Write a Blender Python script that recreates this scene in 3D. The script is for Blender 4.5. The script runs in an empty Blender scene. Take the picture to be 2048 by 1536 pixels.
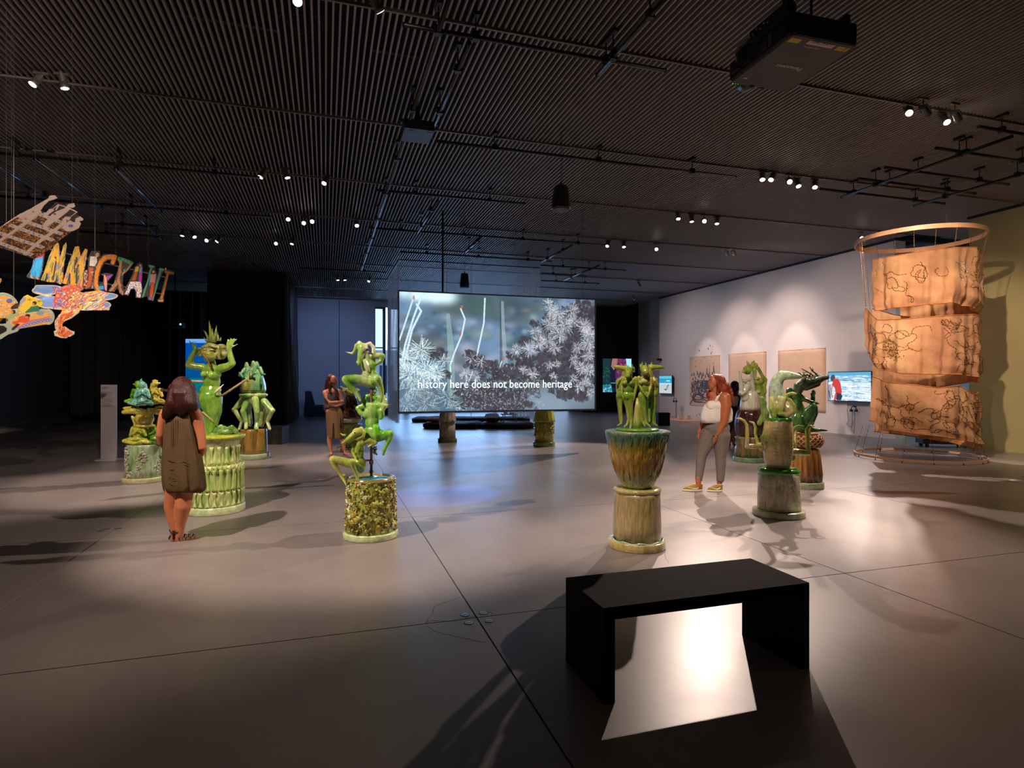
import bpy, math, random
import numpy as np
from mathutils import Vector, Matrix
random.seed(7); RNG=np.random.default_rng(11)
SC=bpy.context.scene; COL=SC.collection; D_=bpy.data
# ---------------------------------------------------------------- camera, world, exposure
F=1200.0; EYE=1.55; YAW=math.radians(17.3); SN,CS=math.sin(YAW),math.cos(YAW); HY=763.0
cam=D_.cameras.new('camera'); cam.sensor_width=36; cam.lens=36*F/2048; cam.shift_y=-(768-HY)/2048
cam.clip_end=200; cam.clip_start=.05
co=D_.objects.new('camera',cam); COL.objects.link(co); co.location=(0,0,EYE)
co.rotation_euler=(math.pi/2,0,-YAW); SC.camera=co
SC.view_settings.view_transform='Standard'; SC.view_settings.look='None'
SC.view_settings.gamma=1; SC.view_settings.use_curve_mapping=False
SC.view_settings.exposure=0.22
SC.cycles.use_denoising=True
SC.cycles.sample_clamp_indirect=4.0
SC.cycles.max_bounces=6; SC.cycles.transparent_max_bounces=12
wd=D_.worlds.new('sky'); SC.world=wd; wd.use_nodes=True
wd.node_tree.nodes['Background'].inputs[0].default_value=(.55,.75,1,1)
wd.node_tree.nodes['Background'].inputs[1].default_value=1.6
WARM=(1,.77,.655); WARM2=(1,.73,.55)
def lamp(kind,loc,target,power,color,size=.05,angle=40,blend=.35,sy=None,spread=None):
    l=D_.lights.new('gallery_light',kind); l.energy=power; l.color=color
    if kind=='SPOT': l.spot_size=math.radians(angle); l.spot_blend=blend; l.shadow_soft_size=size
    if kind=='AREA':
        l.size=size
        if sy: l.shape='RECTANGLE'; l.size_y=sy
        if spread: l.spread=math.radians(spread)
    o=D_.objects.new('gallery_light',l); COL.objects.link(o); o.location=loc
    d=Vector(target)-Vector(loc); o.rotation_euler=d.to_track_quat('-Z','Y').to_euler()
    return o
# daylight: real openings (glazed back wall behind the scrim, side room on the right)
lamp('AREA',(5.5,29.9,2.7),(5.5,20,1.2),520,(.33,.58,1),8,sy=4.6)
lamp('AREA',(17,11.2,5.1),(18.6,11.2,1),110,(.55,.80,1),1.6)
# added soft fill lamps over the room, without fixtures of their own
for p,w in (((2,-3,4.6),16),((-6,2,4.8),45),((10,1,4.8),60),((-5,14,5.0),60),((8,19,5.0),120)):
    lamp('SPOT',p,(p[0],p[1]+.8,0),w,(1,.78,.68),.6,160,1)
# the suspended projector's beam on the floor and the video light
# (position, aim, watts, cone, blend, colour) of the accent spots; fixtures are built further down
SPOTS=[
 ((8.26,11.7,5.12),(3.6,5.4,.4),1400,44,.6,WARM),      # bright star right of centre
 ((5.15,6.2,5.12),(-.2,6.3,.8),1250,48,.6,WARM),        # behind the projector
 ((-3.1,4.1,5.12),(.1,6.6,.9),1600,52,.5,WARM),        # left front, outside the frame
 ((8.14,8.95,5.12),(5.4,6.2,.6),1100,40,.5,WARM),
 ((13.0,11.9,5.12),(10.2,7.4,.2),1700,50,.6,WARM),
 ((8.75,14.6,5.12),(4.6,12.0,0),1600,44,.5,WARM),
 ((7.6,6.2,5.12),(11.5,9.1,2.6),1500,50,.6,WARM2),
 ((8.4,6.2,5.12),(11.2,9.4,1.2),350,50,.6,WARM2),
 ((-.6,11.5,5.12),(-1.3,13.4,.6),900,46,.6,WARM),
 ((1.6,11.6,5.12),(-2.6,10.3,.9),1500,34,.55,WARM),
 ((-4.6,6.2,5.12),(-2.6,10.2,1.0),1300,42,.5,WARM),
 ((-.3,14.6,5.12),(.6,12.4,.4),700,34,.6,WARM),
 ((4.2,9.0,5.12),(6.6,8.4,1.0),900,46,.7,WARM),
 ((1.2,3.45,5.12),(2.7,4.8,1.1),620,30,.8,WARM),
 ((8.4,6.25,5.12),(5.1,5.7,.9),1500,30,.7,WARM),
 ((2.6,3.45,5.12),(5.1,7.2,1.0),1100,30,.7,WARM),
 ((9.0,6.25,5.12),(6.7,7.2,1.1),700,30,.7,WARM),
 ((5.4,6.25,5.12),(7.7,9.6,1.2),700,26,.7,WARM),
 ((.2,.6,5.12),(-4.6,8.6,3.2),1450,40,.6,WARM),          # on the hanging cut-outs
 ((-6.5,20,5.12),(-11.2,22,1.2),500,46,.6,WARM),
 ((5.2,14.6,5.12),(3.6,15.0,0),500,60,.6,WARM),
]
for p,t,w,a,b,c in SPOTS: lamp('SPOT',p,t,w,c,.035,a,b)
for y,z,w,tz,an in ((20.6,5.1,300,1.2,44),(18.4,5.1,330,1.2,44),(15.9,5.1,380,1.3,48),(18.6,5.1,330,2.7,62),(16.2,5.1,400,2.8,62)):
    lamp('SPOT',(12.9 if an<50 else 11.2,y,z),(14.6,y-.1,tz),w*(.55 if an<50 else .85),(1,.76,.64),.04,an,.5 if an<50 else .9)
lamp('SPOT',(4.8,9.2,5.0),(1.5,8.1,0),1700,(.07,.16,1),.03,15,.3)
for y,z in ((21.5,2.6),(17.5,2.6),(14.2,2.8)): lamp('SPOT',(9.8,y,5.0),(14.6,y,z-.9),330,(1,.80,.74),.25,92,1)  # added wide lamps that lift the whole white wall, no fixtures there
lamp('SPOT',(11,5,5.1),(14.3,7,2),300,(1,.78,.5),.2,110,.9)

for x in (-.4,1.2): lamp('SPOT',(x,22.6,5.0),(x-.1,29.3,2.6),260,(.32,.5,1),.04,64,.9)  # added blue lamps that brighten the dim back wall
# ---------------------------------------------------------------- helpers
def lin(c):
    if isinstance(c,str):
        c=c.lstrip('#'); c=[int(c[i:i+2],16)/255 for i in (0,2,4)]
        return tuple(x/12.92 if x<=.04045 else ((x+.055)/1.055)**2.4 for x in c)
    return tuple(c)
def fw(u,v,z=0.0):
    d=(EYE-z)*F/(v-HY); return un(u,v,d)
def un(u,v,d):
    l=(u-1024)/F*d; return Vector((l*CS+d*SN,-l*SN+d*CS,EYE-(v-HY)/F*d))
RV=Vector((CS,-SN,0)); FV=Vector((SN,CS,0)); UP=Vector((0,0,1))
def nodes(m): return m.node_tree.nodes,m.node_tree.links
MC={}
def mat(name,col,rough=.5,metal=0.0,emis=None,strength=0,alpha=None,var=0,scale=6,bump=0,bscale=60,stretch=(1,1,1),coat=0,trans=0,spec=None,attr=False,sub=0):
    if name in MC: return MC[name]
    m=D_.materials.new(name); m.use_nodes=True; N,L=nodes(m); b=N['Principled BSDF']
    c=lin(col); b.inputs['Base Color'].default_value=(*c,1); b.inputs['Roughness'].default_value=rough
    b.inputs['Metallic'].default_value=metal
    if spec is not None: b.inputs['Specular IOR Level'].default_value=spec
    if coat: b.inputs['Coat Weight'].default_value=coat; b.inputs['Coat Roughness'].default_value=.08
    if sub: b.inputs['Subsurface Weight'].default_value=sub; b.inputs['Subsurface Radius'].default_value=(.02,.008,.005)
    if emis is not None:
        b.inputs['Emission Color'].default_value=(*lin(emis),1); b.inputs['Emission Strength'].default_value=strength
    if alpha is not None: b.inputs['Alpha'].default_value=alpha
    if trans: b.inputs['Transmission Weight'].default_value=trans
    if attr:
        a=N.new('ShaderNodeAttribute'); a.attribute_name='paint'
        L.new(a.outputs['Color'],b.inputs['Base Color'])
        if strength: L.new(a.outputs['Color'],b.inputs['Emission Color']); b.inputs['Emission Strength'].default_value=strength; b.inputs['Base Color'].default_value=(0,0,0,1); L.remove(b.inputs['Base Color'].links[0])
    if var or bump:
        tc=N.new('ShaderNodeTexCoord'); mp=N.new('ShaderNodeMapping'); mp.inputs['Scale'].default_value=stretch
        L.new(tc.outputs['Object'],mp.inputs['Vector'])
        if var:
            n=N.new('ShaderNodeTexNoise'); n.inputs['Scale'].default_value=scale; n.inputs['Detail'].default_value=6
            L.new(mp.outputs[0],n.inputs['Vector'])
            r=N.new('ShaderNodeValToRGB'); r.color_ramp.elements[0].position=.3; r.color_ramp.elements[1].position=.7
            r.color_ramp.elements[0].color=(*[x*(1-var) for x in c],1); r.color_ramp.elements[1].color=(*[min(1,x*(1+var)) for x in c],1)
            L.new(n.outputs['Fac'],r.inputs[0]); L.new(r.outputs[0],b.inputs['Base Color'])
        if bump:
            n=N.new('ShaderNodeTexNoise'); n.inputs['Scale'].default_value=bscale; n.inputs['Detail'].default_value=4
            L.new(mp.outputs[0],n.inputs['Vector'])
            bp=N.new('ShaderNodeBump'); bp.inputs['Strength'].default_value=bump; bp.inputs['Distance'].default_value=.01
            L.new(n.outputs['Fac'],bp.inputs['Height']); L.new(bp.outputs[0],b.inputs['Normal'])
    MC[name]=m; return m
def glaze(name,cols,pos=None,scale=7,drip=.35,rough=.16,bump=.35,bscale=40,seed=0,zband=None,bstretch=None,bdist=.006):
    """glazed ceramic: a noise-driven ramp of glaze colours that runs downward"""
    if name in MC: return MC[name]
    m=D_.materials.new(name); m.use_nodes=True; N,L=nodes(m); b=N['Principled BSDF']
    b.inputs['Roughness'].default_value=rough; b.inputs['Coat Weight'].default_value=.7; b.inputs['Coat Roughness'].default_value=.05
    tc=N.new('ShaderNodeTexCoord'); mp=N.new('ShaderNodeMapping'); mp.inputs['Scale'].default_value=(1,1,drip); mp.inputs['Location'].default_value=(seed*3.1,seed*1.7,seed)
    L.new(tc.outputs['Object'],mp.inputs['Vector'])
    n=N.new('ShaderNodeTexNoise'); n.inputs['Scale'].default_value=scale; n.inputs['Detail'].default_value=8; n.inputs['Roughness'].default_value=.62
    L.new(mp.outputs[0],n.inputs['Vector']); fac=n.outputs['Fac']
    if zband:   # (z0, z1, weight): colour also drifts with height, as glaze pours do
        sp=N.new('ShaderNodeSeparateXYZ'); L.new(tc.outputs['Object'],sp.inputs[0])
        mr=N.new('ShaderNodeMapRange'); mr.inputs['From Min'].default_value=zband[0]; mr.inputs['From Max'].default_value=zband[1]
        L.new(sp.outputs['Z'],mr.inputs['Value'])
        mx=N.new('ShaderNodeMix'); mx.data_type='FLOAT'; mx.inputs['Factor'].default_value=zband[2]
        L.new(fac,mx.inputs['A']); L.new(mr.outputs[0],mx.inputs['B']); fac=mx.outputs['Result']
    r=N.new('ShaderNodeValToRGB'); k=len(cols); pos=pos or [.32+.36*i/(k-1) for i in range(k)]
    e=r.color_ramp.elements
    while len(e)<k: e.new(.5)
    for i in range(k): e[i].position=pos[i]; e[i].color=(*lin(cols[i]),1)
    L.new(fac,r.inputs[0])
    # crevice shade put into the glaze colour, darker in hollows; fine speckle on top
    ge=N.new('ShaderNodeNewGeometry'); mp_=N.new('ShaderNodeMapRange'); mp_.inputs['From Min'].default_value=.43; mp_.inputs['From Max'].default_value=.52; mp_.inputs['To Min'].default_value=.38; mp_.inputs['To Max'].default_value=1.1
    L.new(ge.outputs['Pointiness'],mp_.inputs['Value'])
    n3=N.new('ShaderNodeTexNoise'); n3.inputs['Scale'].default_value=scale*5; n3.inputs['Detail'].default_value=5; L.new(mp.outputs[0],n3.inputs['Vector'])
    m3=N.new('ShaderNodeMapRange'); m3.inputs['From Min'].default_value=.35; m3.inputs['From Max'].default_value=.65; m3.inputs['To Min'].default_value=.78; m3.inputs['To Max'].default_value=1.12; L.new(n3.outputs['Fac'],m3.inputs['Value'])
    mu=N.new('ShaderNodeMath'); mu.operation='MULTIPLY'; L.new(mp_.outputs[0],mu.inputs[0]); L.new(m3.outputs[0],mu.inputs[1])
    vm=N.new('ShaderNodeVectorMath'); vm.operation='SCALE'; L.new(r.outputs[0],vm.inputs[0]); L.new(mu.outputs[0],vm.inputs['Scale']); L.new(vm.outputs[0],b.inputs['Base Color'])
    if bump:
        m2=N.new('ShaderNodeMapping'); m2.inputs['Scale'].default_value=bstretch or (1,1,1); L.new(tc.outputs['Object'],m2.inputs['Vector'])
        n2=N.new('ShaderNodeTexNoise'); n2.inputs['Scale'].default_value=bscale; n2.inputs['Detail'].default_value=3; L.new(m2.outputs[0],n2.inputs['Vector'])
        bp=N.new('ShaderNodeBump'); bp.inputs['Strength'].default_value=bump; bp.inputs['Distance'].default_value=bdist
        L.new(n2.outputs['Fac'],bp.inputs['Height']); L.new(bp.outputs[0],b.inputs['Normal'])
    MC[name]=m; return m
def tag(o,label=None,cat=None,group=None,kind=None):
    for k,v in (('label',label),('category',cat),('group',group),('kind',kind)):
        if v: o[k]=v
    return o
def thing(name,label,cat,loc=(0,0,0),group=None,rot=None):
    o=D_.objects.new(name,None); COL.objects.link(o); o.location=loc; o.empty_display_size=.1
    if rot is not None: o.rotation_euler=rot
    return tag(o,label,cat,group)
def link(name,me,m,parent=None,smooth=False,loc=None):
    o=D_.objects.new(name,me); COL.objects.link(o)
    if m is not None and not me.materials: me.materials.append(m)
    if smooth: me.shade_smooth()
    if parent: o.parent=parent
    if loc is not None: o.location=loc
    return o
def vp(p): return Vector(p)
class MB:
    def __init__(s): s.v=[]; s.f=[]
    def add(s,vs,fs):
        n=len(s.v); s.v.extend([tuple(x) for x in vs]); s.f.extend([tuple(i+n for i in f) for f in fs]); return s
    def box(s,c,d,rot=None):
        c=Vector(c); h=[x/2 for x in d]; R=rot.to_matrix() if hasattr(rot,'to_matrix') else (Matrix.Rotation(rot,3,'Z') if rot else Matrix.Identity(3))
        vs=[c+R@Vector((sx*h[0],sy*h[1],sz*h[2])) for sx in (-1,1) for sy in (-1,1) for sz in (-1,1)]
        return s.add(vs,[(0,1,3,2),(4,6,7,5),(0,4,5,1),(2,3,7,6),(0,2,6,4),(1,5,7,3)])
    def box2(s,a,b):
        return s.box([(a[i]+b[i])/2 for i in range(3)],[abs(b[i]-a[i]) for i in range(3)])
    def tube(s,pts,rad,n=10,round_ends=False,closed=False):
        pts=[Vector(p) for p in pts]; k=len(pts)
        rad=list(rad) if hasattr(rad,'__len__') else [rad]*k
        if round_ends:
            q=[];r=[]
            a=(pts[0]-pts[1]).normalized(); e=(pts[-1]-pts[-2]).normalized()
            for t in (.98,.8,.45): q.append(pts[0]+a*rad[0]*t); r.append(rad[0]*math.sqrt(max(.02,1-t*t)))
            q+=pts; r+=rad
            for t in (.45,.8,.98): q.append(pts[-1]+e*rad[-1]*t); r.append(rad[-1]*math.sqrt(max(.02,1-t*t)))
            pts,rad=q,r; k=len(pts)
        vs=[];u=None
        for i in range(k):
            if closed: t=(pts[(i+1)%k]-pts[i-1])
            else: t=(pts[min(i+1,k-1)]-pts[max(i-1,0)])
            if t.length<1e-9: t=Vector((0,0,1))
            t.normalize()
            if u is None: u=t.orthogonal().normalized()
            else:
                u=u-t*u.dot(t)
                u=u.normalized() if u.length>1e-6 else t.orthogonal().normalized()
            w=t.cross(u)
            for j in range(n):
                a=2*math.pi*j/n; vs.append(pts[i]+(u*math.cos(a)+w*math.sin(a))*rad[i])
        fs=[]
        for i in range(k if closed else k-1):
            i2=(i+1)%k
            for j in range(n):
                fs.append((i*n+j,i*n+(j+1)%n,i2*n+(j+1)%n,i2*n+j))
        if not closed: fs+= [tuple(range(n-1,-1,-1)),tuple((k-1)*n+j for j in range(n))]
        return s.add(vs,fs)
    def ell(s,c,ax,n=14,m=9):
        """ax: three half-axis vectors"""
        c=Vector(c); vs=[c+ax[2]]
        for i in range(1,m):
            t=math.pi*i/m
            for j in range(n):
                a=2*math.pi*j/n; vs.append(c+ax[0]*(math.sin(t)*math.cos(a))+ax[1]*(math.sin(t)*math.sin(a))+ax[2]*math.cos(t))
        vs.append(c-ax[2]); fs=[(0,1+j,1+(j+1)%n) for j in range(n)]
        for i in range(m-2):
            for j in range(n):
                a=1+i*n+j; b=1+i*n+(j+1)%n; fs.append((a,a+n,b+n,b))
        q=len(vs)-1; fs+=[(q,1+(m-2)*n+(j+1)%n,1+(m-2)*n+j) for j in range(n)]
        if ax[0].cross(ax[1]).dot(ax[2])<0: fs=[tuple(reversed(f)) for f in fs]
        return s.add(vs,fs)
    def ball(s,c,r,n=10,m=7):
        r=(r,r,r) if not hasattr(r,'__len__') else r
        return s.ell(c,(Vector((r[0],0,0)),Vector((0,r[1],0)),Vector((0,0,r[2]))),n,m)
    def lathe(s,c,prof,n=40,cap=True,fn=None):
        """prof: list of (radius,z) bottom to top"""
        c=Vector(c); vs=[];k=len(prof)
        for r,z in prof:
            for j in range(n):
                a=2*math.pi*j/n; rr=r*(fn(a,z) if fn else 1); vs.append(c+Vector((rr*math.cos(a),rr*math.sin(a),z)))
        fs=[(i*n+j,i*n+(j+1)%n,(i+1)*n+(j+1)%n,(i+1)*n+j) for i in range(k-1) for j in range(n)]
        if cap: fs+=[tuple(range(n-1,-1,-1)),tuple((k-1)*n+j for j in range(n))]
        return s.add(vs,fs)
    def loft(s,rings,cap0=True,cap1=False):
        n=len(rings[0]); vs=[p for r in rings for p in r]; k=len(rings)
        fs=[(i*n+j,i*n+(j+1)%n,(i+1)*n+(j+1)%n,(i+1)*n+j) for i in range(k-1) for j in range(n)]
        if cap0: fs.append(tuple(range(n-1,-1,-1)))
        if cap1: fs.append(tuple((k-1)*n+j for j in range(n)))
        return s.add(vs,fs)
    def prism(s,poly,ext):
        """planar polygon (3-D points) extruded by vector ext"""
        poly=[Vector(p) for p in poly]; n=len(poly); e=Vector(ext)
        return s.add(poly+[p+e for p in poly],[tuple(range(n-1,-1,-1)),tuple(range(n,2*n))]+[(i,(i+1)%n,n+(i+1)%n,n+i) for i in range(n)])
    def mesh(s,name):
        me=D_.meshes.new(name); me.from_pydata(s.v,[],s.f); me.update(); return me
    def obj(s,name,m,parent=None,smooth=False,loc=None):
        return link(name,s.mesh(name),m,parent,smooth,loc)
LIVE=[]
class V:
    """a frame for reading shapes off one window of the photograph: pixels there -> metres around the thing's base"""
    def __init__(s,ou,ov,sc,u0,vf,r=0.0,d0=None):
        s.ou,s.ov,s.sc=ou,ov,sc; s.d0=d0 or (EYE*F/(vf-HY)+r); s.k=s.d0/F/sc
        l=(u0-1024)/F*s.d0; s.o=Vector((l*CS+s.d0*SN,-l*SN+s.d0*CS,0))
    def win(s,ou,ov,sc):
        t=V.__new__(V); t.ou,t.ov,t.sc,t.d0,t.o=ou,ov,sc,s.d0,s.o; t.k=s.d0/F/sc; return t
    def __call__(s,a,b,dd=0.0):
        return un(s.ou+a/s.sc,s.ov+b/s.sc,s.d0+dd*s.k)-s.o
    def z(s,b): return EYE-(s.ov+b/s.sc-HY)*s.d0/F
    def c(s,a): q=s(a,0); return Vector((q.x,q.y,0))
class Blob:
    def __init__(s,v): s.v=v; s.m=MB()
    def ch(s,*pts,n=12):
        """limb: (x,y,depth,r) or (x,y,r)"""
        P=[];R=[]
        for p in pts:
            if len(p)==3: p=(p[0],p[1],0,p[2])
            P.append(s.v(*p[:3])); R.append(p[3]*s.v.k)
        # densify with rounded joints
        s.m.tube(P,R,n,round_ends=True)
        for p,r in zip(P[1:-1],R[1:-1]): s.m.ball(p,r*1.0,12,8)
        return s
    def el(s,x,y,d,rx,ry,rz=None,rot=0):
        k=s.v.k; rz=rx if rz is None else rz; a=math.radians(rot)
        ax=RV*math.cos(a)+UP*math.sin(a); ay=-RV*math.sin(a)+UP*math.cos(a)
        s.m.ell(s.v(x,y,d),(ax*rx*k,FV*rz*k,ay*ry*k),18,12); return s
    def build(s,name,m,parent,vox=.008,it=5):
        o=s.m.obj(name,m,parent)
        r=o.modifiers.new('r','REMESH'); r.mode='VOXEL'; r.voxel_size=vox; r.use_smooth_shade=True
        q=o.modifiers.new('s','SMOOTH'); q.factor=.6; q.iterations=it
        LIVE.append(o); return o
def bake():
    dg=bpy.context.evaluated_depsgraph_get()
    for o in LIVE:
        me=D_.meshes.new_from_object(o.evaluated_get(dg)); old=o.data
        mats=list(old.materials); nm=old.name; o.modifiers.clear(); o.data=me; me.name=nm
        if not me.materials:
            for x in mats: me.materials.append(x)
        me.shade_smooth()
def text_mesh(txt,size,fn,m,name,parent,depth=.002,align='CENTER'):
    """fn maps (x,y,z) of flat text to the thing's space"""
    cu=D_.curves.new('t','FONT'); cu.body=txt; cu.size=size; cu.align_x=align; cu.align_y='CENTER'; cu.extrude=depth; cu.resolution_u=3; cu.offset=size*.007
    o=D_.objects.new('t',cu); COL.objects.link(o); bpy.context.view_layer.update()
    me=D_.meshes.new_from_object(o.evaluated_get(bpy.context.evaluated_depsgraph_get())); D_.objects.remove(o)
    for v in me.vertices: v.co=fn(v.co)
    me.materials.clear(); me.name=name
    return link(name,me,m,parent)
class Art:
    """a small raster of paint, turned into a real flat sheet with thickness and per-vertex pigment"""
    def __init__(s,x0,y0,x1,y1,res):
        s.x=np.arange(x0,x1+1e-6,res); s.y=np.arange(y0,y1+1e-6,res); s.res=res
        s.X,s.Y=np.meshgrid(s.x,s.y); s.C=np.zeros(s.X.shape+(3,)); s.A=np.zeros(s.X.shape,bool)
    def _sub(s,x0,y0,x1,y1):
        i0,i1=np.searchsorted(s.x,[x0,x1]); j0,j1=np.searchsorted(s.y,[y0,y1]); return slice(max(0,j0-1),j1+1),slice(max(0,i0-1),i1+1)
    def _put(s,sl,mask,col,cut,only,al=1.0):
        if cut: s.A[sl][mask]=True
        if only: mask=mask&s.A[sl]
        if col is not None:
            c=np.array(lin(col)); s.C[sl][mask]=s.C[sl][mask]*(1-al)+c*al
    def poly(s,pts,col,cut=False,only=False,al=1.0,grow=0):
        p=np.array(pts,float); sl=s._sub(p[:,0].min(),p[:,1].min(),p[:,0].max(),p[:,1].max())
        X,Y=s.X[sl],s.Y[sl]; ins=np.zeros(X.shape,bool); n=len(p)
        for i in range(n):
            x1,y1=p[i]; x2,y2=p[(i+1)%n]
            if y1==y2: continue
            ins^=((Y<y1)!=(Y<y2))&(X<(x2-x1)*(Y-y1)/(y2-y1)+x1)
        s._put(sl,ins,col,cut,only,al); return s
    def line(s,pts,w,col,cut=False,only=False,al=1.0):
        ws=w if hasattr(w,'__len__') else [w]*len(pts)
        for (a,b),(w0,w1) in zip(zip(pts[:-1],pts[1:]),zip(ws[:-1],ws[1:])):
            W_=max(w0,w1); sl=s._sub(min(a[0],b[0])-W_,min(a[1],b[1])-W_,max(a[0],b[0])+W_,max(a[1],b[1])+W_)
            X,Y=s.X[sl],s.Y[sl]; dx,dy=b[0]-a[0],b[1]-a[1]; t=np.clip(((X-a[0])*dx+(Y-a[1])*dy)/(dx*dx+dy*dy+1e-9),0,1)
            m=np.hypot(X-a[0]-t*dx,Y-a[1]-t*dy)<=(w0+(w1-w0)*t)/2
            s._put(sl,m,col,cut,only,al)
        return s
    def disc(s,x,y,rx,ry,col,cut=False,only=False,al=1.0,rot=0):
        R=max(rx,ry); sl=s._sub(x-R,y-R,x+R,y+R); X,Y=s.X[sl]-x,s.Y[sl]-y; a=math.radians(rot)
        m=((X*math.cos(a)+Y*math.sin(a))/rx)**2+((-X*math.sin(a)+Y*math.cos(a))/ry)**2<=1
        s._put(sl,m,col,cut,only,al); return s
    def dabs(s,x0,y0,x1,y1,n,cols,l0,l1,w,ang,jit=30,only=True):
        for _ in range(n):
            x,y=RNG.uniform(x0,x1),RNG.uniform(y0,y1); a=math.radians(ang+RNG.uniform(-jit,jit)); l=RNG.uniform(l0,l1)
            s.line([(x,y),(x+l*math.cos(a),y+l*math.sin(a))],w,cols[RNG.integers(len(cols))],only=only)
        return s
    def full(s): s.A[:]=True; return s
    def mesh(s,name,fn,thick,m,parent,origin=Vector((0,0,0)),back=None):
        """fn(X,Y)->(n,3) array; thick: vector"""
        A=s.A; c=A[:-1,:-1]&A[1:,:-1]&A[:-1,1:]&A[1:,1:]
        H,Wd=A.shape; P=fn(s.X.ravel(),s.Y.ravel())-np.array(origin)[None]; n=H*Wd
        idx=np.arange(n).reshape(H,Wd)
        a,b,d,e=idx[:-1,:-1][c],idx[:-1,1:][c],idx[1:,1:][c],idx[1:,:-1][c]
        faces=[np.stack([a,e,d,b],1)]
        T=np.array(thick); P2=P+T[None]
        faces.append(np.stack([a+n,b+n,d+n,e+n],1))
        cp=np.pad(c,1)
        def side(mask,i0,i1):
            p,q=i0[mask],i1[mask]; faces.append(np.stack([p,q,q+n,p+n],1))
        side(c&~cp[:-2,1:-1],idx[:-1,:-1],idx[:-1,1:]); side(c&~cp[2:,1:-1],idx[1:,1:],idx[1:,:-1])
        side(c&~cp[1:-1,:-2],idx[1:,:-1],idx[:-1,:-1]); side(c&~cp[1:-1,2:],idx[:-1,1:],idx[1:,1:])
        Fc=np.concatenate(faces); Vv=np.concatenate([P,P2]); Cc=np.concatenate([s.C.reshape(-1,3)]*2)
        used=np.zeros(len(Vv),bool); used[Fc.ravel()]=True; mp=np.cumsum(used)-1
        Vv=Vv[used]; Cc=Cc[used]; Fc=mp[Fc]
        me=D_.meshes.new(name); me.vertices.add(len(Vv)); me.vertices.foreach_set('co',Vv.ravel().astype(np.float32))
        me.loops.add(Fc.size); me.loops.foreach_set('vertex_index',Fc.ravel().astype(np.int32))
        me.polygons.add(len(Fc)); me.polygons.foreach_set('loop_start',np.arange(0,Fc.size,4,dtype=np.int32))
        me.update(calc_edges=True); me.validate()
        at=me.color_attributes.new('paint','FLOAT_COLOR','POINT')
        at.data.foreach_set('color',np.concatenate([Cc,np.ones((len(Cc),1))],1).ravel().astype(np.float32))
        return link(name,me,m,parent)
def plane_fn(p0,n,ou=0,ov=0,sc=1):
    p0=np.array(p0); n=np.array(n)
    def fn(X,Y):
        u=ou+X/sc; v=ov+Y/sc; lx=(u-1024)/F; vz=-(v-HY)/F
        d=np.stack([lx*CS+SN,-lx*SN+CS,vz],1); o=np.array([0,0,EYE])
        t=((p0-o)@n)/(d@n); return o[None]+d*t[:,None]
    return fn
def onp(fn,x,y): return Vector(fn(np.array([float(x)]),np.array([float(y)]))[0])
PAINT=mat('painted_board',(.5,.5,.5),.55,attr=True); SCREEN=mat('video_image',(0,0,0),.5,attr=True,strength=1.0)
# ================================================================ THE ROOM
CZ=5.38
M_floor=None
def floor_mat():
    m=D_.materials.new('polished_concrete'); m.use_nodes=True; N,L=nodes(m); b=N['Principled BSDF']
    g=N.new('ShaderNodeNewGeometry')
    def noise(sc,det,st=(1,1,1)):
        mp=N.new('ShaderNodeMapping'); mp.inputs['Scale'].default_value=st; L.new(g.outputs['Position'],mp.inputs[0])
        n=N.new('ShaderNodeTexNoise'); n.inputs['Scale'].default_value=sc; n.inputs['Detail'].default_value=det; n.inputs['Roughness'].default_value=.6; L.new(mp.outputs[0],n.inputs[0]); return n.outputs['Fac']
    r=N.new('ShaderNodeValToRGB'); e=r.color_ramp.elements
    e[0].position=.25; e[0].color=(.185,.163,.152,1); e[1].position=.75; e[1].color=(.285,.252,.235,1)
    L.new(noise(.9,9,(1,.7,1)),r.inputs[0])
    r2=N.new('ShaderNodeValToRGB'); e=r2.color_ramp.elements; e[0].position=.2; e[0].color=(.84,.84,.85,1); e[1].position=.8; e[1].color=(1,1,1,1)
    L.new(noise(14,6),r2.inputs[0])
    mx=N.new('ShaderNodeMix'); mx.data_type='RGBA'; mx.blend_type='MULTIPLY'; mx.inputs['Factor'].default_value=.8
    L.new(r.outputs[0],mx.inputs['A']); L.new(r2.outputs[0],mx.inputs['B']); L.new(mx.outputs['Result'],b.inputs['Base Color'])
    rr=N.new('ShaderNodeMapRange'); rr.inputs['To Min'].default_value=.285; rr.inputs['To Max'].default_value=.40; L.new(noise(2.2,7),rr.inputs['Value']); L.new(rr.outputs[0],b.inputs['Roughness'])
    bp=N.new('ShaderNodeBump'); bp.inputs['Strength'].default_value=.05; bp.inputs['Distance'].default_value=.004; L.new(noise(60,3),bp.inputs['Height']); L.new(bp.outputs[0],b.inputs['Normal'])
    b.inputs['Specular IOR Level'].default_value=.55
    return m
M_floor=floor_mat()
M_joint=mat('joint_dark',(.02,.018,.016),.9)  # dark base under the slabs, also used for the cracks
fl=MB().box2((-14,-7,-.3),(22,33,-.012)).obj('floor',M_joint); tag(fl,kind='structure')
P3=3.06; G=.005; slabs={}
for i in range(-5,7):
    for j in range(-4,10):
        x0=.95+i*P3; y0=3.83+j*P3; g=G if j<1 else G*.6
        sx=P3-2*g
        k=('s',g)
        if k not in slabs: slabs[k]=MB().box((0,0,-.006),(sx,sx,.012)).mesh('floor_slab')
        o=link('floor_slab',slabs[k],M_floor,fl); o.location=(x0+P3/2,y0+P3/2,0)
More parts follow.
